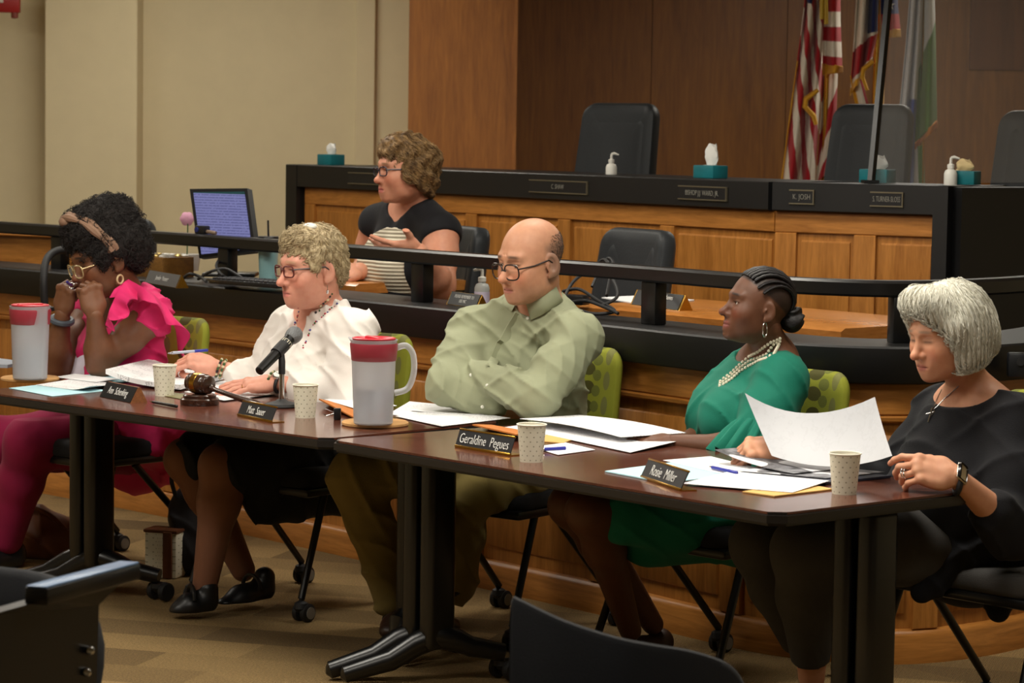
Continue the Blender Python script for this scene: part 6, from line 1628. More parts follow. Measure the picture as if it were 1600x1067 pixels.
# left table
paper([(14, 607), (82, 620), (168, 611), (98, 598)], PAPERB, 'pale blue sheet near the front left table corner', .001)
paper([(56, 603), (140, 614), (196, 602), (112, 594)], TXT, 'white sheet with a curled corner lying over the pale blue sheet', .003, curl=lambda u, w_: .02 * max(0, u - .6) ** 2 * 6 * (1 - w_))
paper([(84, 592), (150, 600), (186, 595), (118, 587)], PAPER, 'white sheet right of the left pitcher', .006)
paper([(106, 588), (190, 598), (286, 592), (206, 582)], PAPERB, 'pale blue sheet under the white packet by the pink top', .001)
pk = paper([(165, 601), (282, 612), (352, 595), (236, 583)], TXT, 'thick white packet with curled cover behind the wooden nameplate', .003, .016, 'booklet', curl=lambda u, w_: .030 * (1 - u) ** 3 + .004, name='paper_packet')
paper([(300, 608), (372, 614), (420, 600), (330, 594)], PAPER, 'white sheet under the flat hand of the woman in white', .001)
paper([(288, 614), (350, 628), (470, 613), (385, 603)], TXT, 'white sheet stretching from the gavel to the microphone', .004)
paper([(72, 573), (120, 578), (152, 575), (98, 570)], PAPER, 'white note pad behind the left pitcher', .0, .014, 'pad', name='note_pad')
paper([(74, 570), (108, 574), (124, 571), (92, 567)], mat('black_folder', srgb(28, 26, 28), .5), 'black folder on the note pad behind the left pitcher', .016, .006, 'folder', name='folder')
paper([(-30, 574), (12, 575), (40, 570), (-5, 564)], mat('grey_magazine', srgb(150, 156, 168), .5), 'grey magazine at the far left table end', 0, .012, 'magazine', name='magazine')
paper([(244, 617), (282, 624), (300, 618), (262, 613)], mat('olive_card', srgb(120, 116, 76), .6), 'small olive card beside the first paper cup', .001)
pen('ballpoint_pen', T(234, 627, .006), T(277, 635, .006), 'black pen lying in front of the first paper cup', m=mat('black_pen', srgb(20, 20, 22), .3))
paper([(498, 636), (560, 658), (600, 650), (520, 630)], ORANGE, 'orange envelope held by a binder clip behind the middle pitcher', .001, .004, 'envelope', curl=lambda u, w_: .022 * (1 - w_) * (1 - u), name='envelope')
paper([(506, 630), (560, 646), (620, 640), (556, 624)], PAPER, 'white sheet tucked behind the orange clipped envelope', .012)
bc = thing('binder_clip', 'black binder clip with silver wire handles by the middle pitcher', 'binder clip', T(527, 656))
MB().box((0, 0, .018), (.022, .016, .036), None, .003).build('spring', BLKP, bc)
for s_ in (-1, 1): MB().tube([(-.01, -.006 * s_, .02 + .004 * s_), (-.034, -.008 * s_, .024 + .010 * s_), (-.042, 0, .024 + .006 * s_), (-.034, .006 * s_, .022 + .010 * s_), (-.01, .006 * s_, .02)], .0013, 6).build('wire_handle', CHROME, bc)
# papers between the tables and on the right table
paper([(606, 648), (680, 656), (764, 640), (640, 628)], TXT, 'grey printed sheet right of the middle pitcher', .001)
paper([(618, 652), (690, 668), (798, 655), (700, 640)], TXT, 'white printed sheet in front of the folded arms', .003)
paper([(640, 644), (720, 650), (790, 650), (690, 632)], PAPER, 'white sheet under the folded arms of the man', .005)
paper([(738, 676), (806, 692), (846, 680), (768, 666)], ORANGE, 'orange envelope behind the nameplate Geraldine Pegues', .001, .004, 'envelope', curl=lambda u, w_: .020 * (1 - w_), name='envelope')
paper([(838, 690), (880, 694), (900, 686), (856, 680)], MANILA, 'manila envelope corner beside the third paper cup', .001, .003, 'envelope', name='envelope')
paper([(832, 700), (872, 712), (930, 704), (884, 693)], PAPER, 'white note card under the blue pen on the right table', .002)
pen('ballpoint_pen', T(845, 702, .008), T(884, 700, .008), 'blue pen lying right of the cup by Geraldine Pegues')
paper([(764, 672), (858, 690), (960, 672), (860, 658)], PAPER, 'white sheet at the left of the big paper stack', .001)
paper([(830, 676), (985, 709), (1082, 692), (930, 664)], TXT, 'wide white sheet at the bottom of the big paper stack', .003, curl=lambda u, w_: .012 * u * w_)
paper([(812, 666), (970, 696), (1072, 689), (905, 660)], TXT, 'wide white sheet on top of the big paper stack', .010, curl=lambda u, w_: .012 + .008 * math.sin(3 * u))
# reader's papers
paper([(945, 738), (1040, 756), (1170, 742), (1068, 722)], PAPERB, 'pale blue folder behind the nameplate Rosie Miller', .001, .003, 'folder', name='folder')
paper([(1036, 722), (1120, 742), (1200, 738), (1110, 716)], PAPER, 'white sheet poking out behind the pale blue folder', .0045)
pen('ballpoint_pen', T(1108, 729, .012), T(1152, 739, .012), 'blue pen lying on the pale blue folder')
paper([(1160, 770), (1210, 777), (1302, 766), (1250, 756)], MANILA, 'manila envelope under the sheet beside the last paper cup', .001, .003, 'envelope', name='envelope')
paper([(1066, 759), (1238, 773), (1296, 757), (1140, 742)], TXT, 'white printed sheet in front of the dark photo prints', .005, curl=lambda u, w_: .004 * w_)
paper([(1130, 744), (1290, 758), (1392, 747), (1250, 733)], mat('navy_folder', srgb(40, 44, 62), .5), 'dark folder under the photo prints at the right', .001, .006, 'folder', name='folder')
paper([(1150, 741), (1290, 753), (1384, 743), (1248, 731)], PHO, 'dark photo print lying on the dark folder', .009)
paper([(1116, 728), (1240, 748), (1330, 738), (1210, 720)], PHO, 'curled photo print nearest the pearl necklace', .013, curl=lambda u, w_: .030 * (1 - u) ** 2)
# ------------------------------------------------------------------ things behind the rail
TEAL = fabric('teal_tissue_box', srgb(20, 104, 112), .5, 30, .02, .25)
TIS = fabric('white_tissue', srgb(226, 226, 222), .8, 60, .3, .03)
def tissue(px, py, Y, label, yaw=-.9, L=.17, tall=.09, zf=None, cream=False):
    q = V(px, py, Y); o = thing('tissue_box', label, 'tissue box', (q.x, q.y, ZT if zf is None else zf), yaw, 'teal tissue boxes')
    MB().box((0, 0, .027), (L * .72, .085, .054), None, .004).build('carton', TEAL, o)
    MB().lathe([(.03, 0), (.03, .0015), (0, .0015)], 20, (0, 0, .054)).build('opening', mat('opening_film', srgb(160, 176, 176), .4), o)
    rows = []
    for i in range(9):
        u = i / 8; r = .024 * (1 - .25 * u) + .012 * math.sin(u * 3.1); ring = []
        for k in range(18):
            a = 2 * math.pi * k / 18; rr = r * (1 + .25 * math.sin(3 * a + i * .5) + .12 * math.sin(7 * a + i)); ring.append((rr * math.cos(a) + .012 * u, rr * .45 * math.sin(a), .052 + u * tall * .85 + .008 * math.sin(2 * a) * u))
        rows.append(ring)
    MB().loft(rows).build('tissue', TIS if not cream else mat('cream_tissue', srgb(214, 190, 140), .8), o)
tissue(517, 256, 13.25, 'teal tissue box at the left end of the dais', tall=.06)
tissue(1110, 275, 10.95, 'teal tissue box in the middle of the dais', tall=.10)
tissue(1371, 280, 10.45, 'teal tissue box right beside the glass screen post', yaw=-.6, tall=.06)
tissue(1504, 284, 10.35, 'teal tissue box with cream tissue beside the right pump bottle', yaw=-.5, tall=.05, cream=True)
PUMP = mat('white_pump_plastic', srgb(226, 224, 216), .4); GEL = mat('clear_gel_bottle', srgb(206, 208, 204), .15, Transmission_Weight=.5, IOR=1.3)
def pump_bottle(loc, label, s=1.0, bm_=PUMP, yaw=0.0, lab=False):
    o = thing('pump_bottle', label, 'bottle', loc, yaw, 'pump bottles')
    pr = [(0, 0), (.024, 0), (.026, .003), (.026, .062), (.021, .075), (.012, .080), (.012, .086), (0, .086)]
    MB().lathe([(r * s, z * s) for r, z in pr], 24).build('bottle', bm_, o)
    MB().lathe([(r * s, z * s) for r, z in [(0, .084), (.014, .084), (.014, .098), (.006, .102), (.005, .125), (0, .125)]], 18).build('collar', PUMP, o)
    MB().tube([Vector((0, 0, .124)) * s, Vector((.012, 0, .127)) * s, Vector((.034, 0, .121)) * s], [.006 * s, .007 * s, .004 * s], 10).build('spout', PUMP, o)
    if lab: MB().lathe([(.0265 * s, .012 * s), (.0266 * s, .05 * s)], 24).build('label', mat('bottle_label', srgb(186, 176, 196), .5), o)
    return o
q = V(955, 270, 11.75); pump_bottle((q.x, q.y, ZT - .03), 'white pump bottle on the dais in front of a high backed chair', .95)
q = V(1485, 284, 10.3); pump_bottle((q.x, q.y, ZT - .02), 'white pump bottle at the right end of the dais', 1.0)
# dais name plates
FR = mat('plate_frame', srgb(120, 112, 92), .4, .6)
def dais_plate(i, px, w_, txt, label, zc=ZT - .056):
    a, b = DP[i], DP[i + 1]; p = Path([a, b]); d = p.px(px); c = p.pt(d, .054, zc); t = p.at(d)[1]; n = Vector((t.y, -t.x, 0)); Rm = Matrix((t, Vector((0, 0, 1)), n)).transposed()
    o = thing('dais_name_plate', label, 'name plate', c, 0, 'name plates on the dais')
    MB().box((0, 0, 0), (w_, .05, .004), Rm).build('plate', BLKP, o)
    for z in (-.026, .026): MB().box((0, 0, z), (w_ + .006, .005, .009), Rm).build('channel', FR, o)
    MB().box(t * (w_ / 2), (.004, .05, .009), Rm).build('channel_end', FR, o)
    if txt: text_obj('lettering', txt, .030, LETTERG, o, n * .004, Rm, sx=.75, maxw=w_ * .86)
dais_plate(0, 592, .42, '', 'blank dais name plate beside the face of the clerk')
dais_plate(0, 884, .42, 'C. SHAW', 'dais name plate reading C. SHAW')
dais_plate(0, 1110, .30, 'BISHOP J.J. HARRIS, JR.', 'dais name plate reading BISHOP J.J. HARRIS, JR.') if False else dais_plate(0, 1110, .30, 'BISHOP J.J. WARD, JR.', 'long dais name plate with dim lettering below the middle tissue box')
dais_plate(1, 1258, .10, 'K. JOSH', 'short dais name plate below the striped flag')
dais_plate(1, 1390, .13, 'S. TURNER-SLOSS', 'dais name plate below the glass screen')
# glass screen with black post standing on the dais
gs = thing('glass_screen', 'tall clear protective screen with a black edge post on the dais', 'screen')
pb, ptp = V(1361, 282, 10.35), V(1389, -10, 10.6); pr_ = V(1660, 285, 10.6); pt2 = V(1700, -10, 10.8)
pb.z = ZT
MB().tube([pb, ptp], .016, 4).build('edge_post', BLKM, gs)
GL = mat('tinted_clear_sheet', srgb(150, 146, 140), .08, Alpha=.13)
mesh_obj('glass_pane', [pb, pr_, pt2, ptp, pb + Vector((0, .006, 0)), pr_ + Vector((0, .006, 0)), pt2 + Vector((0, .006, 0)), ptp + Vector((0, .006, 0))], [(0, 1, 2, 3), (7, 6, 5, 4), (0, 4, 5, 1), (1, 5, 6, 2), (2, 6, 7, 3), (3, 7, 4, 0)], GL, gs)
MB().box(pb + Vector((0, .03, .006)), (.06, .1, .012)).build('foot', BLKM, gs)

# ------------------------------------------------------------------ flags
def vcol_mat(name, rough=.7):
    m = mat(name, (1, 1, 1, 1), rough, spec=.2); t = NT(m); a = t.n('ShaderNodeAttribute'); a.attribute_name = 'Col'; t.col(a.outputs['Color']); t.b.inputs['Sheen Weight'].default_value = .2; return m
FLG = vcol_mat('flag_satin')
def drape(name, outline, Y, colfn, parent, folds_=3, amp=.05, n=60, m_=90, ph=0.0):
    """hanging cloth between a left and a right edge (photo polylines), with real folds in depth"""
    Lp, Rp = outline
    def at(poly, v_):
        t = v_ * (len(poly) - 1); k = min(int(t), len(poly) - 2); f = t - k; return (poly[k][0] + (poly[k + 1][0] - poly[k][0]) * f, poly[k][1] + (poly[k + 1][1] - poly[k][1]) * f)
    vs = []; cs = []
    for j in range(m_ + 1):
        v_ = j / m_; l, r = at(Lp, v_), at(Rp, v_)
        for i in range(n + 1):
            u = i / n; q = V(l[0] + (r[0] - l[0]) * u, l[1] + (r[1] - l[1]) * u, Y + amp * math.sin(u * folds_ * 2 * math.pi + ph + .8 * v_)); vs.append(q); cs.append(srgb(*colfn(u, v_))[:3])
    fs = [[j * (n + 1) + i, j * (n + 1) + i + 1, (j + 1) * (n + 1) + i + 1, (j + 1) * (n + 1) + i] for j in range(m_) for i in range(n)]
    o = fast_mesh(name, np.array([tuple(v) for v in vs]), np.array(fs), FLG, parent, np.array(cs))
    md_ = o.modifiers.new('thickness', 'SOLIDIFY'); md_.thickness = .004
    return o
RD, WHT, GLD, NV, GRN, BLU = (168, 28, 38), (226, 216, 200), (216, 158, 40), (36, 44, 92), (96, 138, 66), (60, 84, 170)
def flag(label, px, Y, pole_m=GOLD):
    q = V(px, 200, Y); o = thing('flag', label, 'flag', (q.x, q.y, D0)); o.location = (0, 0, 0)
    MB().tube([(q.x, q.y, D0), (q.x, q.y, 3.02)], .014, 12).build('pole', pole_m, o)
    MB().lathe([(0, 0), (.14, 0), (.14, .02), (.03, .05), (0, .05)], 28, (q.x, q.y, D0)).build('pole_base', GOLD, o)
    return o
fu = flag('red and white striped flag with gold fringe at the left of the row', 1290, 13.5)
drape('long_fold', ([(1262, -40), (1250, 60), (1236, 160), (1219, 290)], [(1292, -40), (1286, 60), (1280, 160), (1272, 290)]), 13.42, lambda u, v_: GLD if u < .04 and v_ > .45 else (RD if int((u * .72 + (1 - v_) * .95 + .05) * 7.2) % 2 == 0 else WHT), fu, 2, .05)
drape('back_fold', ([(1284, 110), (1283, 170), (1279, 230), (1274, 290)], [(1308, 110), (1306, 170), (1300, 220), (1290, 270)]), 13.5, lambda u, v_: RD if int((u * .5 + v_ * 1.2) * 3) % 2 == 0 else WHT, fu, 1, .03)
drape('short_fold', ([(1284, -40), (1284, 30), (1285, 100)], [(1312, -40), (1312, 30), (1315, 104)]), 13.38, lambda u, v_: RD if int(v_ * 6.2 + .4) % 2 == 0 else WHT, fu, 1, .04)
drape('gold_fringe', ([(1284, 99), (1285, 118)], [(1316, 103), (1316, 113)]), 13.37, lambda u, v_: (GLD if int(u * 40) % 2 else (186, 128, 26)), fu, 1, .04, 80, 6)
drape('gold_fringe', ([(1276, 138), (1256, 152), (1254, 168), (1268, 184), (1272, 196)], [(1280, 142), (1262, 157), (1261, 166), (1274, 180), (1277, 194)]), 13.34, lambda u, v_: GLD, fu, 1, .01, 8, 60)
drape('blue_canton', ([(1258, -40), (1256, -10), (1262, 4)], [(1272, -40), (1270, -8), (1268, 6)]), 13.36, lambda u, v_: NV, fu, 1, .01, 12, 12)
MB().tube([V(1284, -20, 13.3), V(1284, 30, 13.3)], .010, 8).tube([V(1290, -20, 13.3), V(1291, 38, 13.3)], .010, 8).build('tassel', mat('gold_cord', srgb(206, 170, 50), .5), fu)
fo = flag('red white and blue flag with stars hanging in the middle of the row', 1366, 13.4)
def ohio(u, v_):
    if v_ > .93: return GLD
    if u > .62 and v_ < .5: return NV
    return RD if (v_ > .62 - .1 * u and v_ < .88) else (WHT if v_ > .2 or u < .5 else NV)
drape('front_fold', ([(1340, -40), (1334, 60), (1328, 150)], [(1372, -40), (1370, 50), (1360, 100)]), 13.34, ohio, fo, 2, .04)
drape('lower_fold', ([(1328, 118), (1331, 140), (1336, 162)], [(1346, 125), (1352, 148), (1356, 162)]), 13.36, lambda u, v_: GLD if u < .35 else (WHT if u < .8 else RD), fo, 1, .02)
drape('gold_fringe', ([(1362, 92), (1346, 106), (1344, 120), (1352, 140)], [(1366, 98), (1351, 110), (1350, 122), (1357, 142)]), 13.28, lambda u, v_: GLD, fo, 1, .01, 8, 50)
drape('right_fold', ([(1376, -40), (1376, 10), (1378, 48)], [(1400, -40), (1402, 10), (1406, 46)]), 13.36, lambda u, v_: NV if v_ < .66 else RD, fo, 1, .03)
drape('gold_fringe', ([(1378, 46), (1379, 60)], [(1406, 45), (1407, 58)]), 13.35, lambda u, v_: GLD if int(u * 30) % 2 else (186, 128, 26), fo, 1, .03, 60, 6)
drape('gold_fringe', ([(1378, 80), (1376, 120), (1374, 165)], [(1383, 80), (1381, 120), (1380, 165)]), 13.4, lambda u, v_: GLD, fo, 1, .01, 8, 40)
st = MB(); sc_ = V(1391, 8, 13.3); pts = []
for k in range(10): a = math.pi / 2 + k * math.pi / 5; r = .026 if k % 2 == 0 else .010; pts.append(sc_ + Vector((r * math.cos(a), 0, r * math.sin(a))))
st.loft([pts, [q + Vector((0, .004, 0)) for q in pts]]); st.build('star', mat('flag_star', srgb(226, 222, 214), .6), fo, smooth=False)
fc = flag('white blue and green flag hanging at the right of the row', 1441, 13.3)
drape('white_blue_fold', ([(1424, -40), (1414, 80), (1404, 180), (1396, 290)], [(1442, -40), (1436, 80), (1430, 180), (1426, 290)]), 13.22, lambda u, v_: (214, 216, 222) if u < .42 + .15 * (1 - v_) or v_ < .58 else (BLU if u > .62 else (200, 204, 220)), fc, 2, .04)
drape('green_fold', ([(1438, -40), (1436, 60), (1431, 150), (1429, 226)], [(1458, -40), (1461, 60), (1462, 130), (1463, 190)]), 13.26, lambda u, v_: (224, 224, 218) if v_ < .52 - .28 * u else GRN, fc, 1, .05)
drape('gold_fringe', ([(1429, 224), (1429, 233)], [(1463, 188), (1464, 199)]), 13.25, lambda u, v_: (214, 130, 36), fc, 1, .05, 60, 6)
drape('tail_fold', ([(1424, 232), (1424, 290)], [(1442, 226), (1444, 290)]), 13.3, lambda u, v_: (206, 204, 196) if u < .6 else GRN, fc, 1, .02)

# ------------------------------------------------------------------ clerk's corner: monitor, tumbler, box, keyboard, cables
SCR = mat('screen_glow', srgb(70, 70, 120), .3); t_ = NT(SCR); co = t_.n('ShaderNodeTexCoord'); sp = t_.n('ShaderNodeSeparateXYZ'); t_.l(co.outputs['Generated'], sp.inputs[0])
gz = sp.outputs['Z']; ln = t_.math('GREATER_THAN', t_.math('SINE', t_.math('MULTIPLY', gz, 150.0)), .15); nn = t_.noise(co.outputs['Generated'], 34, 2); ink = t_.math('MULTIPLY', ln, t_.math('GREATER_THAN', nn, .42))
cc = t_.mix(t_.math('MULTIPLY', ink, .55), srgb(132, 134, 190), srgb(60, 62, 110)); cc = t_.mix(t_.math('GREATER_THAN', gz, .955), cc, srgb(24, 70, 70))
t_.l(cc, t_.b.inputs['Emission Color']); t_.b.inputs['Emission Strength'].default_value = .75; t_.b.inputs['Base Color'].default_value = srgb(20, 20, 26)
mo = thing('monitor', 'black computer monitor showing lines of text behind the rail', 'monitor')
c4 = [V(299, 296, 10.9), V(389, 295, 10.75), V(402, 394, 10.65), V(314, 404, 10.8)]
ctr_ = sum(c4, Vector()) / 4; nrm = (c4[1] - c4[0]).cross(c4[3] - c4[0]).normalized(); nrm = nrm if nrm.y < 0 else -nrm
mb = MB(); mb.loft([[q + nrm * .012 for q in c4], [q - nrm * .022 for q in c4]]); mb.build('bezel', BLKP, mo, smooth=False)
ins = [ctr_ + (q - ctr_) * .90 + nrm * .0135 for q in c4]; ins[0] += (c4[1] - c4[0]) * .01
mesh_obj('screen', [tuple(q) for q in ins], [(0, 1, 2, 3)], SCR, mo)
ft = Vector((ctr_.x + .02, ctr_.y + .06, 0)); MB().box((ft.x, ft.y, ZD + .10), (.05, .03, .2)).build('stand', BLKM, mo); MB().box((ft.x, ft.y, ZD + .008), (.22, .16, .016), None, .006).build('stand_base', BLKM, mo)
TUM = mat('pale_aqua_enamel', srgb(150, 196, 200), .35)
q = V(419, 422, 10.45); tu = thing('tumbler', 'pale aqua insulated tumbler with black straw beside the monitor', 'tumbler', (q.x, q.y, ZD))
MB().lathe([(0, 0), (.033, 0), (.035, .004), (.041, .168), (.0415, .172), (0, .172)], 28).build('cup', TUM, tu); MB().lathe([(.042, .17), (.043, .176), (.040, .182), (0, .182)], 28).build('lid', BLKP, tu); MB().tube([(0.0, 0, .18), (-.002, 0, .245)], .004, 8).build('straw', BLKP, tu)
wb = V(252, 420, 11.0); bx = thing('wooden_box', 'open wooden box of round white discs behind the rail', 'box', (wb.x, wb.y, ZD - .03), -.75)
MB().box((0, 0, .05), (.22, .17, .10), None, .004).build('case', wood('dark_honey_wood', srgb(96, 64, 22), srgb(130, 90, 36), (5, 5, 9), .45), bx)
dm = mat('white_disc', srgb(216, 212, 204), .4); dg_ = mat('gold_disc', srgb(186, 160, 96), .35, .6)
for i in range(5):
    for k in range(4): MB().lathe([(0, 0), (.018, 0), (.019, .004), (.014, .009), (0, .010)], 14, (-.082 + i * .041, -.057 + k * .038, .10)).build('disc', dm if (i + k) % 3 else dg_, bx)
nameplate((225, 440, 10.55), (276, 443, 10.2), .055, .4, 'Jennifer  Hanauer', 'grey nameplate with gold end lying behind the rail', 'gold_wedge', .028, m_text=mat('pale_lettering', srgb(190, 190, 186), .6), zf=ZL - .0, sxx=.75)
kb = thing('keyboard', 'black computer keyboard on the desk beside the tumbler', 'keyboard', V(400, 434, 10.2)); kb.location.z = ZD; kb.rotation_euler = (0, 0, -.75)
MB().box((0, 0, .010), (.40, .14, .018), None, .005).build('case', BLKP, kb)
km = mat('black_key', srgb(34, 34, 38), .5)
base_key = None
for i in range(14):
    for k in range(5):
        if base_key is None: base_key = MB().box((0, 0, 0), (.022, .020, .008), None, .003).build('key', km, kb); kk = base_key
        else: kk = base_key.copy(); COL.objects.link(kk)
        kk.location = (-.176 + i * .027, -.052 + k * .026, .022)
def cable(pts, label, r=.006, name='cable'):
    P = [V(*q) for q in pts]; P = catmull3(P, 7); return tag(MB().tube(P, r, 8).build(name, RUB), label, 'cable', 'black cables')
cable([(362, 438, 10.4), (345, 428, 10.35), (338, 415, 10.5), (344, 404, 10.7)], 'black cable running up to the back of the monitor')
cable([(310, 436, 10.5), (330, 424, 10.4), (352, 420, 10.4), (372, 430, 10.35), (380, 436, 10.3)], 'black cable looping in front of the monitor')
cable([(285, 436, 10.6), (296, 428, 10.5), (312, 432, 10.5), (322, 440, 10.3)], 'black cable beside the grey nameplate')
gm_ = thing('gooseneck_microphone', 'black gooseneck hose arching over the rail at far left', 'microphone'); MB().tube(catmull3([V(70, 480, 10.7), V(68, 440, 10.7), V(72, 408, 10.75), V(86, 393, 10.8), V(112, 390, 10.85), V(150, 392, 10.9)], 8), .016, 12).build('gooseneck', RUB, gm_); MB().lathe([(0, 0), (.04, 0), (.04, .015), (.02, .02), (0, .02)], 20, (V(70, 485, 10.7).x, V(70, 485, 10.7).y, ZL - .13)).build('mount', RUB, gm_)
cp = V(280, 366, 10.55); cm_ = thing('webcam', 'small black webcam with blue lens clipped on the rail', 'webcam', (cp.x, cp.y, ZR), -.7)
dq = PT.px(280); c0_ = PT.pt(dq, -.105, ZR); cm_.location = c0_
MB().box((0, 0, .018), (.055, .04, .034), None, .006).build('housing', BLKP, cm_); MB().lathe([(0, 0), (.011, 0), (.010, .004), (0, .005)], 16, (-.012, -.02, .018), (0, -1, 0)).build('lens', mat('blue_lens', srgb(30, 40, 110), .15), cm_); MB().tube([(.02, 0, .012), (.07, .01, .006)], .008, 8).build('plug', mat('tan_plug', srgb(120, 100, 84), .5), cm_)
fl_ = thing('pink_flower', 'small pink flower standing left of the monitor', 'flower', V(292, 372, 11.2)); fl_.location.z = ZD
zt_ = V(292, 342, 11.2).z - ZD
MB().tube([(0, 0, 0), (0.004, 0, zt_)], .003, 6).build('stem', mat('leaf_green', srgb(70, 96, 60), .6), fl_)
for k in range(6): a = k * math.pi / 3; MB().lathe([(0, -.004), (.016, 0), (0, .006)], 10, (.016 * math.cos(a), 0, zt_ + .016 * math.sin(a)), (.3 * math.cos(a), -1, .3 * math.sin(a))).build('petal', mat('pink_petal', srgb(206, 150, 176), .6), fl_)
MB().lathe([(0, 0), (.05, 0), (.06, .07), (.055, .07), (.045, .01), (0, .01)], 20).build('pot', mat('pale_pot', srgb(200, 196, 190), .5), fl_)
# middle: bottle, reminder plates, cables and papers on the staff desk
q = V(753, 466, 9.42); pump_bottle((q.x, q.y, ZL), 'clear hand sanitizer bottle on the desk beside the head of the bald man', 1.05, GEL, 2.6, True)
nameplate((697, 476, 9.50), (745, 474, 9.30), .052, .45, 'PLEASE REMEMBER TO\nUSE MIC', 'gold ended plate reminding people beside the clear bottle', 'gold_wedge', .018, zf=ZL, sxx=.8)
nameplate((985, 466, 9.4), (1062, 467, 9.1), .060, .45, 'Remember Microphones\nAre On', 'black plate reading Remember Microphones Are On', 'gold_wedge', .026, zf=ZD, sxx=.75)
cable([(880, 470, 9.2), (896, 440, 9.3), (930, 415, 9.4), (946, 406, 9.35), (955, 430, 9.2), (965, 462, 9.1), (940, 478, 9.05)], 'black cable rising in a tall loop on the desk')
cable([(880, 455, 9.3), (905, 452, 9.2), (935, 470, 9.1), (960, 486, 9.0), (925, 490, 9.0), (890, 478, 9.1), (880, 468, 9.1)], 'black cable coiled flat on the desk')
cable([(885, 474, 9.05), (915, 470, 9.1), (945, 480, 9.0), (966, 490, 8.95)], 'black cable lying across the coil on the desk')
cable([(925, 448, 9.5), (938, 420, 9.55), (950, 404, 9.5), (958, 412, 9.45), (952, 440, 9.35), (948, 462, 9.25)], 'thin black cable curling in front of the empty chair')
ab = V(900, 462, 9.35); MB_ = thing('power_adapter', 'black power brick among the cables on the desk', 'adapter', (ab.x, ab.y, ZD), -.6); MB().box((0, 0, .018), (.09, .05, .035), None, .006).build('case', BLKP, MB_); MB().box((.05, 0, .018), (.02, .02, .014)).build('plug', BLKP, MB_)
def desk_sheet(poly, m, label, z=.001, th=.004, name='paper_sheet', cat='paper'):
    P = [G(px, py, ZD + z) for px, py in poly]; return tag(MB().prism([(p.x, p.y) for p in P], ZD + z, ZD + z + th).build(name, m), label, cat)
desk_sheet([(940, 466), (1010, 478), (1085, 470), (1020, 462)], PAPER, 'white paper on the staff desk behind the rail post')
pen('pencil', G(1012, 466, ZD + .012), G(1062, 470, ZD + .012), 'orange pencil lying on the paper on the staff desk', m=mat('orange_pencil', srgb(232, 120, 40), .5))
ou = thing('outlet_box', 'small black connector box on the ledge at the right edge', 'connector box', V(1592, 575, 7.98)); MB().box((0, 0, .01), (.07, .04, .075), None, .006).build('case', BLKP, ou); MB().lathe([(0, 0), (.012, 0), (.012, .004), (0, .004)], 16, (0, -.02, .02), (0, -1, 0)).build('socket', RUB, ou)

# ------------------------------------------------------------------ bags on the floor
LTH = fabric('brown_leather', srgb(96, 54, 28), .5, 40, .2, .25)
bg = thing('handbag', 'slouching brown leather handbag on the floor by the pink trousers', 'bag')
c = G(58, 868, 0.0); v = Vol(np.array(c) - np.array((.3, .25, .02)), np.array(c) + np.array((.3, .25, .3)), .007)
v.ell(c + Vector((0, 0, .07)), (.17, .12, .10), k=.03); v.ell(c + Vector((-.06, 0, .12)), (.10, .09, .07), k=.04); v.disp(folds(.020, [(.4, .3, .9), (.9, .1, .3)], 45, 2)); v.half(c, (0, 0, -1)); cloth('body', v, LTH, bg)
MB().tube(catmull3([c + Vector((-.14, -.03, .12)), c + Vector((-.06, -.10, .20)), c + Vector((.06, -.10, .17)), c + Vector((.15, -.04, .06))], 6), .010, 8).build('strap', LTH, bg)
tb = thing('tote_bag', 'white dotted tote bag with a tan stripe under the left table', 'bag', G(247, 905, 0), -.3)
MB().box((0, .06, .085), (.125, .09, .17), None, .012).build('body', CUPM, tb); MB().box((.03, .012, .085), (.035, .01, .165), None, .003).build('tan_stripe', LTH, tb); MB().box((0, .06, .168), (.13, .095, .012), None, .004).build('rim', LTH, tb)
db = thing('dark_bag', 'dark slouchy bag standing behind the bare legs', 'bag'); c = G(292, 905, 0) + Vector((0, .12, 0)); v = Vol(np.array(c) - np.array((.2, .2, .02)), np.array(c) + np.array((.2, .2, .4)), .008)
v.cap(c + Vector((0, 0, .08)), c + Vector((-.02, 0, .26)), .085, .05, k=.03); v.disp(folds(.016, [(.4, .3, .9), (.9, .1, .3)], 50, 3)); v.half(c, (0, 0, -1)); cloth('body', v, fabric('dark_nylon', srgb(30, 26, 28), .5), db); MB().tube(catmull3([c + Vector((-.05, -.04, .28)), c + Vector((-.06, -.06, .36)), c + Vector((.03, -.06, .36)), c + Vector((.03, -.04, .27))], 6), .008, 8).build('handle', RUB, db)

# ------------------------------------------------------------------ foreground seats
FS = fabric('charcoal_auditorium_fabric', srgb(18, 19, 23), .85); ARM = mat('arm_pad_highlight', srgb(84, 112, 146), .3)  # bluish light reflected on the armrest is painted as the pad colour
fa = thing('auditorium_seat', 'dark auditorium seat with a bluish highlight painted on its armrest in the left foreground', 'chair')
Yf = 4.6; a0, a1 = V(56, 932, Yf - .12), V(203, 892, Yf + .22)
ad = (a1 - a0); ad.z = 0; ad.normalize(); sd = Vector((ad.y, -ad.x, 0)); mid = (a0 + a1) / 2; mid.z = (a0.z + a1.z) / 2
Ra = frame(a1 - a0, (0, 0, 1))
MB().box(mid, ((a1 - a0).length, .045, .030), Ra, .004).build('armrest', BLKM, fa); MB().box(mid + Vector((0, 0, .0165)), ((a1 - a0).length * .99, .040, .004), Ra, .002).build('arm_pad', ARM, fa)
q4 = [V(-30, 965, Yf - .2), V(58, 940, Yf - .1), V(185, 915, Yf + .18), V(155, 945, Yf + .12), V(150, 1090, Yf + .12), V(-30, 1100, Yf - .2)]
MB().loft([[q for q in q4], [q + Vector((-.02, .03, 0)) for q in q4]]).build('side_panel', BLKM, fa, smooth=False)
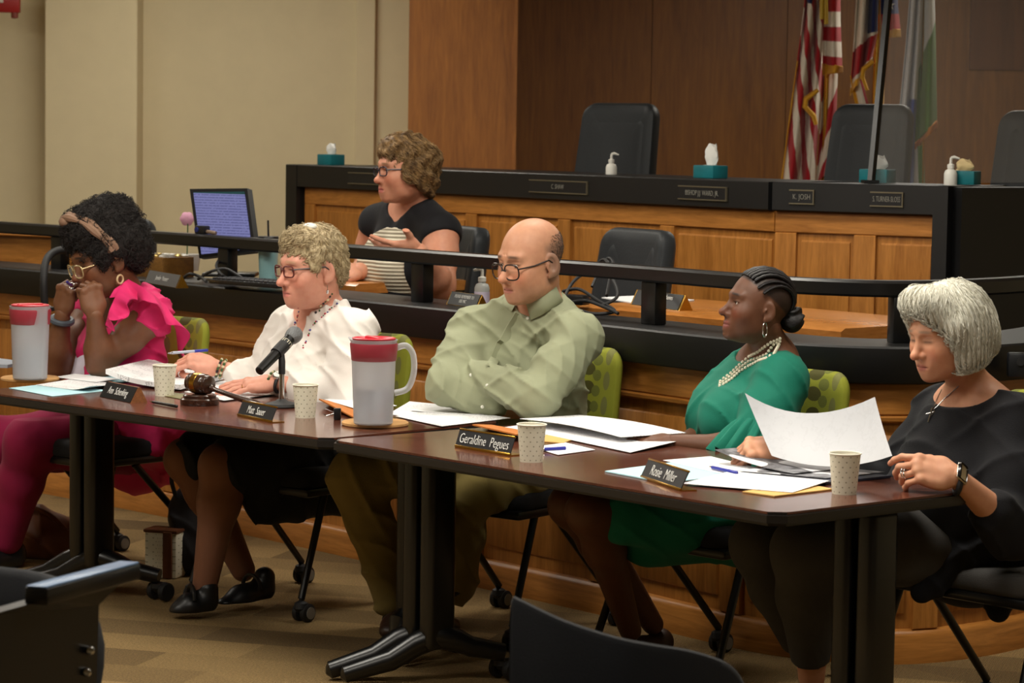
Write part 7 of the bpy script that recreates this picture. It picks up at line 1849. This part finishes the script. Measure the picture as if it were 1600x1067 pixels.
for b in ((141, 1016), (136, 1050)): q = V(*b, Yf + .08); MB().lathe([(0, .006), (.006, .005), (.008, .001), (.008, -.02)], 14, q, CAM - q).build('bolt', CHROME, fa)
bk = cushion(.56, .5, .09, .03, rad=.16); bmesh.ops.rotate(bk.bm, verts=bk.bm.verts, cent=(0, 0, 0), matrix=Matrix.Rotation(-.25, 3, 'X')); bmesh.ops.rotate(bk.bm, verts=bk.bm.verts, cent=(0, 0, 0), matrix=rotz(-.5)); q = V(-60, 1085, Yf + .38); bmesh.ops.translate(bk.bm, verts=bk.bm.verts, vec=q); bk.build('backrest', FS, fa)
MB().box((V(0, 1090, Yf).x, Yf + .05, .40), (.5, .45, .10), rotz(-.5), .04).build('seat', FS, fa); MB().box((V(20, 1090, Yf).x, Yf, .2), (.08, .35, .42), rotz(-.5), .01).build('pedestal', BLKM, fa)
fb = thing('foreground_chair', 'dark chair back cut off at the bottom edge of the picture', 'chair')
edge = [(797, 950), (800, 936), (812, 940), (880, 972), (960, 998), (1020, 1010), (1075, 1019), (1124, 1034), (1150, 1052), (1166, 1080)]
E3 = [V(x, y, 4.75 + .00022 * (x - 797) - .25 * math.sin((x - 797) / 370 * math.pi) * .4) for x, y in edge]
E3 = catmull3(E3, 4); rows = []
for q in E3:
    o_ = Vector((.12, 1, .0)).normalized()
    zb = .36; rows.append([Vector((q.x, q.y, zb)), Vector((q.x, q.y, q.z - .008)), q + o_ * .006, q + o_ * .026, Vector((q.x, q.y, q.z - .008)) + o_ * .034, Vector((q.x, q.y, zb)) + o_ * .034])
MB().loft(rows).build('backrest', FS, fb)
cx_ = sum((q for q in E3), Vector()) / len(E3)
MB().box((cx_.x, cx_.y - .26, .44), (.44, .46, .06), None, .03).build('seat', FS, fb)
for sx in (-1, 1):
    MB().tube([(cx_.x + sx * .18, cx_.y + .02, .45), (cx_.x + sx * .19, cx_.y + .03, .0)], .012, 8).build('leg', BLKM, fb); MB().tube([(cx_.x + sx * .19, cx_.y - .44, .42), (cx_.x + sx * .2, cx_.y - .46, 0)], .012, 8).build('leg', BLKM, fb)
